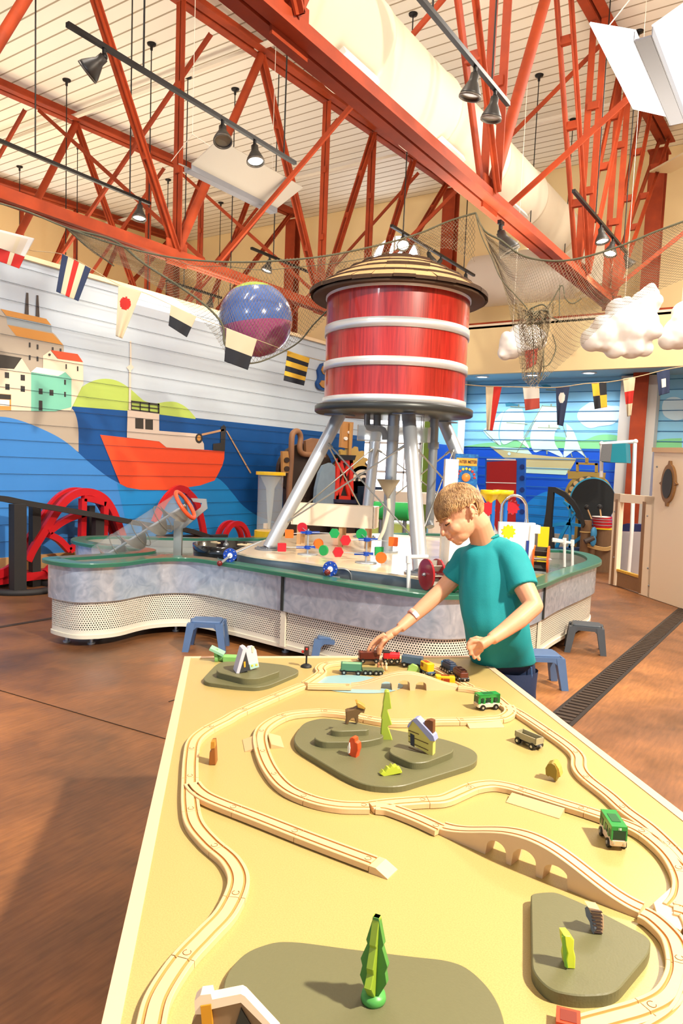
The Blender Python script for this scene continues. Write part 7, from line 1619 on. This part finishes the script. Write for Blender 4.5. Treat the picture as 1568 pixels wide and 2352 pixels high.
m = MB(); m.prism([(r0*.86*cos(2*pi*k/48), r0*.86*sin(2*pi*k/48)) for k in range(48)], c_+V((0, -.062, 0)), (1, 0, 0), (0, 0, 1), .012); m.build('dark_band', mat('ring_dark_brown', '#5E5238', .6), t)
for k in range(16): a = 2*pi*k/16; q = c_+V((r0*.74*cos(a), -.078, r0*.74*sin(a))); m = MB(); m.cyl(q, q+V((0, -.012, 0)), .045, n=14); m.build('rivet', mat('rivet_tan', '#C9A877', .5), t)
board([(1306, 1082), (1392, 1086), (1390, 1100), (1306, 1100)], YB, .05, BRS, 'top_block', t, .02)
for l in ([(1325, 1062), (1330, 1062), (1330, 1084), (1325, 1084)], [(1325, 1062), (1374, 1064), (1374, 1069), (1325, 1067)], [(1368, 1064), (1374, 1064), (1374, 1086), (1368, 1086)], [(1346, 1052), (1352, 1052), (1352, 1064), (1346, 1064)]): board(l, YB, .05, BRS, 'handle', t, .02)
# black quarter-circle frame and blue arcs
YB = 11.4; t = thing('ship_wheel_frame', 'black quarter-circle frame leaning beside the blue wave struts', 'play structure', at(1290, 1230, y=YB))
P = [(1262, 1118), (1278, 1119), (1300, 1130), (1320, 1150), (1335, 1175), (1345, 1205), (1340, 1212), (1332, 1190), (1315, 1162), (1298, 1143), (1274, 1130), (1270, 1180), (1268, 1215), (1250, 1215), (1256, 1180)]
board(P, YB, .08, BLACKM, 'quarter_frame', t); board([(1248, 1210), (1272, 1210), (1274, 1330), (1246, 1330)], YB, .1, BLACKM, 'base_post', t)
BL2 = mat('strut_blue', '#1E8AC8', .4); t = thing('wave_struts', 'bright blue curved wooden struts beside the black quarter-circle frame', 'play structure', at(1310, 1240, y=11.7))
for l in ([(1272, 1262), (1290, 1222), (1318, 1178), (1326, 1170), (1322, 1180), (1298, 1222), (1280, 1262)], [(1270, 1202), (1300, 1198), (1345, 1206), (1345, 1212), (1300, 1205), (1272, 1210)], [(1300, 1262), (1320, 1240), (1345, 1222), (1345, 1230), (1322, 1248), (1308, 1264)], [(1308, 1160), (1312, 1160), (1312, 1262), (1307, 1262)], [(1296, 1150), (1326, 1172), (1324, 1178), (1294, 1156)]): board(l, 11.7, .05, BL2, 'strut', t)
board([(1240, 1255), (1360, 1257), (1360, 1330), (1240, 1330)], 11.85, .3, mat('strut_base', '#1D3C66', .5), 'base_board', t)
# teal speaker box on pipe frame
YB = 11.0; t = thing('pipe_frame_stand', 'white plastic pipe stand carrying the teal box in front of the red column', 'pipe stand', at(1415, 1210, y=YB))
for l in ([(1382, 1018), (1380, 1096)], [(1380, 1020), (1460, 1014)], [(1458, 1014), (1451, 1210)]): m = MB(); m.cyl(at(*l[0], y=YB), at(*l[1], y=YB), .028, n=12); m.build('pipe', PVW, t)
for u, v in ((1381, 1019), (1459, 1014)): m = MB(); m.ball(at(u, v, y=YB), .036, 12); m.build('elbow', PVW, t)
m = MB(); q = at(1451, 1210, y=YB); m.cyl(q, (q.x, q.y, 0), .028, n=12); m.build('pipe', PVW, t)
t = thing('speaker_box', 'teal box with a grey mesh front mounted on the white pipe stand', 'speaker', at(1415, 1045, y=YB-.1))
board([(1392, 1022), (1444, 1020), (1446, 1064), (1390, 1062)], YB-.1, .28, mat('box_teal', '#1C8294', .4), 'cabinet', t, -.07); board([(1391, 1022), (1414, 1021), (1410, 1062), (1386, 1060)], YB-.1, .02, mat('mesh_grey', '#6E7072', .5, var=.3, scale=90), 'mesh_front', t, .212)
# cream play cabin with porthole
CRM = mat('cabin_cream', '#F2DDBE', .45); BRO = mat('cabin_brown', '#8A6238', .5, var=.15, scale=40)
A0 = at(1397, 1342, z=0); B0_ = at(1568, 1400, z=0); hd = (B0_-A0); hd.z = 0; hd.normalize(); hn = V((hd.y, -hd.x, 0)); hn = hn if hn.dot(EYE-A0) > 0 else -hn
t = thing('play_cabin', 'cream boat-cabin playhouse with an oval porthole and a doorway at the right edge', 'playhouse', (A0.x, A0.y, 0))
def cb(px, th, mt, name, k=0, par=None):
    P = [atp(u, v, A0, hn) for u, v in px]; o_ = A0+hn*k; hh = hd if hd.cross(V((0, 0, 1))).dot(hn) > 0 else -hd; m = MB(); m.prism([((p-A0).dot(hh), max(.005, p.z)) for p in P], V((o_.x, o_.y, 0))-hn*th, hh, (0, 0, 1), th); return m.build(name, mt, par or t)
cb([(1410, 1133), (1503, 1141), (1501, 1160), (1409, 1152)], .06, CRM, 'door_lintel'); cb([(1410, 1133), (1424, 1134), (1412, 1345), (1397, 1341)], .06, CRM, 'door_jamb'); cb([(1480, 1139), (1503, 1141), (1490, 1372), (1466, 1364)], .06, CRM, 'door_jamb')
cb([(1414, 1147), (1482, 1153), (1481, 1157), (1414, 1151)], .05, BRO, 'door_edge', -.01); cb([(1414, 1147), (1419, 1147), (1408, 1343), (1402, 1342)], .05, BRO, 'door_edge', .004); cb([(1476, 1152), (1483, 1153), (1471, 1363), (1464, 1361)], .05, BRO, 'door_edge', .004)
cb([(1413, 1310), (1466, 1325), (1465, 1361), (1411, 1345)], .05, BRO, 'kick_panel', -.02); cb([(1412, 1306), (1466, 1322), (1466, 1328), (1412, 1311)], .04, mat('hazard_yellow', '#D8A22E', .5, var=.5, scale=60), 'threshold_strip', -.005)
cb([(1502, 1036), (1640, 1036), (1640, 1430), (1486, 1371)], .06, CRM, 'tall_panel', .0)
cb([(1500, 1028), (1640, 1028), (1640, 1042), (1500, 1038)], .09, mat('cap_wood', '#D9B488', .5), 'top_cap', .02)
pc = atp(1538, 1111, A0, hn); ru = (atp(1558, 1111, A0, hn)-pc).length*.80; rv = ru*1.62; hh = hd if hd.cross(V((0, 0, 1))).dot(hn) > 0 else -hd
m = MB(); poly = []
for k in range(64):
    a = 2*pi*k/64; e = 1+(.28 if abs(sin(2*a)) < .17 else 0); poly.append((ru*cos(a)*e if abs(cos(a)) > .7 else ru*cos(a), rv*sin(a)*(1+(.18 if abs(sin(2*a)) < .25 and abs(sin(a)) > .7 else 0))))
m.prism(poly, pc+hn*.002, hh, (0, 0, 1), .03); fr2 = m.build('porthole_frame', BRO, t)
m = MB(); m.prism([(ru*.72*cos(2*pi*k/40), rv*.76*sin(2*pi*k/40)) for k in range(40)], pc+hn*.034, hh, (0, 0, 1), .004); m.build('porthole_glass', mat('porthole_dark', '#2C2824', .3), fr2)
for u, v in ((1412, 1175), (1410, 1280), (1487, 1185), (1488, 1305), (1509, 1072), (1490, 1345)): q = atp(u, v, A0, hn); m = MB(); m.ball(q+hn*.004, .012, 8); m.build('screw_cap', GREYM, t)
# white cabinet seen through the doorway
Q0 = A0-hn*.9; 
t = thing('white_cabinet', 'white cabinet with a blue top seen through the cabin doorway', 'cabinet', (Q0.x, Q0.y, 0))
def cb2(px, th, mt, name): 
    P = [atp(u, v, Q0, hn) for u, v in px]; m = MB(); m.prism([((p-Q0).dot(hh), max(.0, p.z)) for p in P], V((Q0.x, Q0.y, 0))-hn*th, hh, (0, 0, 1), th); return m.build(name, mt, t)
cb2([(1410, 1220), (1490, 1222), (1488, 1330), (1408, 1320)], .3, mat('cabinet_white', '#EDEDF2', .4), 'body'); cb2([(1425, 1206), (1440, 1202), (1490, 1206), (1490, 1222), (1425, 1220)], .25, mat('cabinet_navy', '#2C3F7E', .4), 'blue_top')
# drum post
YB = 10.6; p = at(1387, 1312, z=0); vt = (p.x, p.y); t = thing('dock_piling', 'cluster of brown dock pilings tied with rope in front of the blue wall', 'piling', (p.x, p.y, 0)); PIL = mat('piling_brown', '#7A5C40', .6, var=.3, scale=30, stretch=(4, 4, .4))
for u, w, v0 in ((1387, .15, 1215), (1347, .08, 1195), (1360, .07, 1222)): q = at(u, v0, vert=vt); m = MB(); m.cyl((q.x, q.y, 0), q, w, n=24); m.build('pile', PIL, t)
m = MB(); q = at(1372, 1258, vert=vt)
for k in range(3): m.tube([(q.x+.2*cos(a)-.0, q.y+.17*sin(a)-.02, q.z+.02*k+.02*sin(a*2)) for a in [2*pi*i/28 for i in range(28)]], .013, 6, closed=True)
q = at(1345, 1222, vert=vt); m.tube([(q.x+.08*cos(a), q.y+.08*sin(a), q.z) for a in [2*pi*i/20 for i in range(20)]], .014, 6, closed=True); m.build('rope_binding', mat('rope_tan', '#C8A46A', .9), t)
t = thing('bongo_drum', 'red drum with a white skin standing on the dock pilings', 'drum', at(1385, 1212, vert=vt)); q0 = at(1383, 1212, vert=vt); q1 = at(1382, 1188, vert=vt)
m = MB(); m.cyl(q0, q1, .145, .15, n=28); m.build('drum_shell', mat('drum_red', '#C0202A', .25, coat=.4), t); m = MB(); m.cyl(q1, q1+V((0, 0, .012)), .148, n=28); m.build('drum_skin', WHITE, t)
for k in (.25, .55, .8): m = MB(); c_ = q0.lerp(q1, k); m.cyl(c_, c_+V((0, 0, .01)), .154, n=28); m.build('hoop', STEEL, t)
m = MB(); m.cyl(q0-V((0, 0, .02)), q0, .158, n=28); m.build('yellow_base', YLP, t)
for k, (a, b, lab) in enumerate((((1347, 1165), (1358, 1192), 'left black-headed mallet standing in the pilings'), ((1377, 1164), (1380, 1188), 'right black-headed mallet behind the red drum'))):
    t = thing('mallet', lab, 'mallet', at(*b, vert=vt)); m = MB(); m.cyl(at(*a, vert=vt), at(*b, vert=vt), .012, n=8); m.build('handle', mat('mallet_wood', '#C9A071', .5), t); m = MB(); m.ball(at(*a, vert=vt), .042, 14); m.build('head', BLACKM, t)
t = thing('toy_propeller', 'blue metal blade with a dark hub fixed to the pilings', 'propeller', at(1352, 1235, vert=vt)); c_ = at(1352, 1235, vert=vt)-fwd*.16
m = MB(); m.ball(c_+cu*.07+cr*.02, 1, 16, 0, (.05, .02, .1), RZ); m.ball(c_-cu*.05+cr*.01, 1, 16, 0, (.05, .02, .085), RZ); m.build('blade', mat('blade_blue', '#3C88B8', .4), t); m = MB(); m.cyl(c_-cr*.12-cu*.06, c_+cr*.02, .04, n=14); m.build('hub', mat('hub_dark', '#4E4440', .5), t)

# ================= machine wall behind the tower =================
MX = -7.0
def mp(px, th, mt, name, parent, k=0):
    P = [at(u, v, x=MX) for u, v in px]; o_ = V((MX+k, P[0].y, max(0, P[0].z))); m = MB(); m.prism([(p.y-o_.y, max(0.0, p.z)-o_.z) for p in P], o_, (0, 1, 0), (0, 0, 1), th); return m.build(name, mt, parent)
BWN = mat('machine_brown', '#8A6244', .5, var=.15, scale=10); DBR = mat('machine_dark', '#3A2C24', .6, var=.2); OCH = mat('machine_ochre', '#B98A4C', .5)
c_ = at(720, 1200, x=MX)
t = thing('machine_exhibit', 'brown gear-and-pipe machine exhibit against the mural wall behind the tower legs', 'exhibit', (MX, c_.y, 0))
circ = lambda u, v, r, n=28, e=1: [(u+r*cos(2*pi*k/n)*e, v+r*sin(2*pi*k/n)) for k in range(n)]
mp(circ(695, 1080, 62), .06, DBR, 'back_disc', t, .0); mp([(650, 1095), (830, 1100), (830, 1262), (650, 1262)], .05, DBR, 'back_panel', t, .0); mp(circ(800, 1090, 45), .05, DBR, 'back_disc', t, .0)
m = MB(); m.tube(crom([at(u, v, x=MX+.14) for u, v in ((663, 1185), (664, 1120), (668, 1060), (670, 1005), (676, 992), (685, 992), (690, 1005), (688, 1030), (695, 1042), (715, 1044), (740, 1042))], 6), .045, 12); m.build('bent_pipe', BWN, t)
mp([(688, 1012), (705, 1006), (735, 1010), (735, 1050), (690, 1050)], .05, BWN, 'tank_shape', t, .07)
mp([(768, 968), (793, 970), (789, 1031), (764, 1027)], .05, mat('panel_tan', '#C08A50', .5), 'dial_panel', t, .12); 
for u, v in ((782, 993), (773, 1007)): mp(circ(u, v, 4, 14), .02, WHITE, 'dial', t, .175)
m = MB(); m.cyl(at(805, 972, x=MX+.2), at(800, 1120, x=MX+.2), .028, n=12); m.build('brass_pole', OCH, t)
def gearpx(u, v, r, n=12): return [(u+(r*(1.0 if (k//2) % 2 else .82))*cos(2*pi*k/(4*n)*1.0*1), v+(r*(1.0 if (k//2) % 2 else .82))*sin(2*pi*k/(4*n))) for k in range(4*n)]
mp(gearpx(792, 1062, 38), .04, mat('gear_ochre', '#C4A052', .5), 'gear', t, .1)
mp([(632, 1036), (645, 1036), (652, 1086), (633, 1085)], .04, mat('strip_tan', '#B98A50', .5), 'holed_strip', t, .1)
for v in (1056, 1076): mp(circ(641, v, 6, 16), .01, DBR, 'hole', t, .145)
for r_, mt_ in ((30, BLACKM), (23, TW), (17, BLACKM), (12, TW), (7, BLACKM)): mp([(816+r_*cos(a), 1104+r_*1.15*sin(a)) for a in [pi+pi*k/16 for k in range(17)]], .02, mt_, 'arch_band', t, .12+(30-r_)*.002)
t = thing('lattice_tower', 'small red lattice tower with black cap on the machine exhibit', 'model tower', at(757, 1148, x=MX+.3)); MX2 = MX; 
TR = mat('lattice_red', '#D8301C', .4)
mp([(742, 1054), (776, 1056), (778, 1146), (737, 1144)], .03, BLACKM, 'inner_panel', t, .24)
for l in ([(741, 1052), (748, 1052), (744, 1146), (736, 1146)], [(769, 1054), (777, 1054), (779, 1148), (772, 1148)], [(741, 1052), (777, 1054), (777, 1063), (741, 1061)], [(738, 1136), (779, 1138), (779, 1147), (737, 1145)], [(746, 1062), (753, 1062), (775, 1138), (767, 1138)], [(766, 1062), (773, 1063), (748, 1138), (741, 1137)]): mp(l, .04, TR, 'lattice', t, .26)
mp([(738, 1043), (780, 1045), (776, 1056), (742, 1055)], .12, BLACKM, 'cap', t, .22); mp([(734, 1144), (780, 1146), (780, 1154), (734, 1152)], .12, mat('tower_foot', '#2A2A44', .5), 'foot', t, .22); mp([(734, 1154), (780, 1154), (780, 1262), (734, 1262)], .1, DBR, 'pedestal', t, .22)
t = thing('control_console', 'dark blue console with a glowing round blue screen behind the tower', 'console', at(812, 1150, x=MX+.3))
mp([(797, 1115), (832, 1116), (830, 1262), (793, 1262)], .2, mat('console_navy', '#27364A', .5), 'cabinet', t, .22); mp(circ(812, 1138, 15), .02, mat('bezel_olive', '#7A7450', .5), 'bezel', t, .425); mp(circ(812, 1138, 9), .01, glow('screen_blue', '#4C86F0', 1.6), 'screen', t, .447)
t = thing('denim_coat', 'grey-blue overall hanging on the machine exhibit left of the red lattice tower', 'clothing', at(710, 1100, x=MX+.3))
mp([(712, 1068), (728, 1062), (738, 1070), (738, 1150), (735, 1160), (692, 1160), (695, 1120), (703, 1085)], .06, mat('denim', '#7C8FA0', .8, var=.15, scale=12), 'cloth', t, .22)
# green and yellow slide shapes behind the deck
GRN = mat('slide_green', '#2FB45A', .35); p = at(930, 1180, y=8.6)
t = thing('green_tube', 'bright green horizontal tube behind the deck', 'play tube', at(900, 1176, y=8.9)); a = at(862, 1172, y=8.9); b = at(945, 1176, y=8.9)
m = MB(); m.cyl(a, b, .13, n=24); m.build('tube', GRN, t); m = MB(); m.cyl(V((a.x+.1, a.y, 0)), V((a.x+.1, a.y, a.z-.1)), .03, n=10); m.cyl(V((b.x-.1, b.y, 0)), V((b.x-.1, b.y, b.z-.1)), .03, n=10); m.build('support', GREYM, t)
t = thing('cushion_step', 'yellow-green padded block under the green tube', 'soft block', at(900, 1220, y=9.0)); a = at(860, 1198, y=9.0); b = at(950, 1240, y=9.0); m = MB(); m.box(((a.x+b.x)/2, 9.05, a.z/2), (b.x-a.x, .3, a.z)); m.build('padding', mat('pad_lime', '#C8D870', .5), t)
t = thing('white_shelf', 'white fabric-covered shelf in front of the bright doors behind the tower', 'shelf', at(950, 1140, y=10.5))
a = at(850, 1125, y=10.6); b = at(1010, 1160, y=10.6); m = MB(); m.box(((a.x+b.x)/2, 10.7, (a.z+b.z)/2), (b.x-a.x, .5, a.z-b.z)); m.build('body', mat('shelf_cream', '#F4E6D2', .5), t)
for x in (a.x+.1, b.x-.1): m = MB(); m.box((x, 10.7, b.z/2), (.08, .4, b.z)); m.build('leg', mat('shelf_cream', '#F4E6D2'), t)
# wooden number sign on the mural wall
t = thing('wall_sign', 'dark blue wall sign with wooden cut-outs beside the red tank', 'sign', at(735, 865, x=WX))
def ws(px, th, mt, name, k):
    P = [at(u, v, x=WX) for u, v in px]; o_ = V((WX+k, P[0].y, P[0].z)); m = MB(); m.prism([(p.y-o_.y, p.z-o_.z) for p in P], o_, (0, 1, 0), (0, 0, 1), th); return m.build(name, mt, t)
ws(sm([(733, 836), (745, 833), (757, 840), (760, 855), (755, 868), (760, 880), (755, 894), (742, 897), (727, 893), (722, 880), (727, 868), (725, 850)]), .04, mat('sign_navy', '#1B4C8C', .5), 'back_board', .01)
ws(sm([(735, 841), (748, 840), (755, 850), (750, 858), (737, 860), (731, 850)]), .015, mat('sign_wood', '#B98448', .5), 'wood_shape', .052); ws(sm([(732, 874), (748, 876), (756, 884), (748, 892), (734, 890), (727, 882)]), .015, mat('sign_wood', '#B98448'), 'wood_shape', .052)
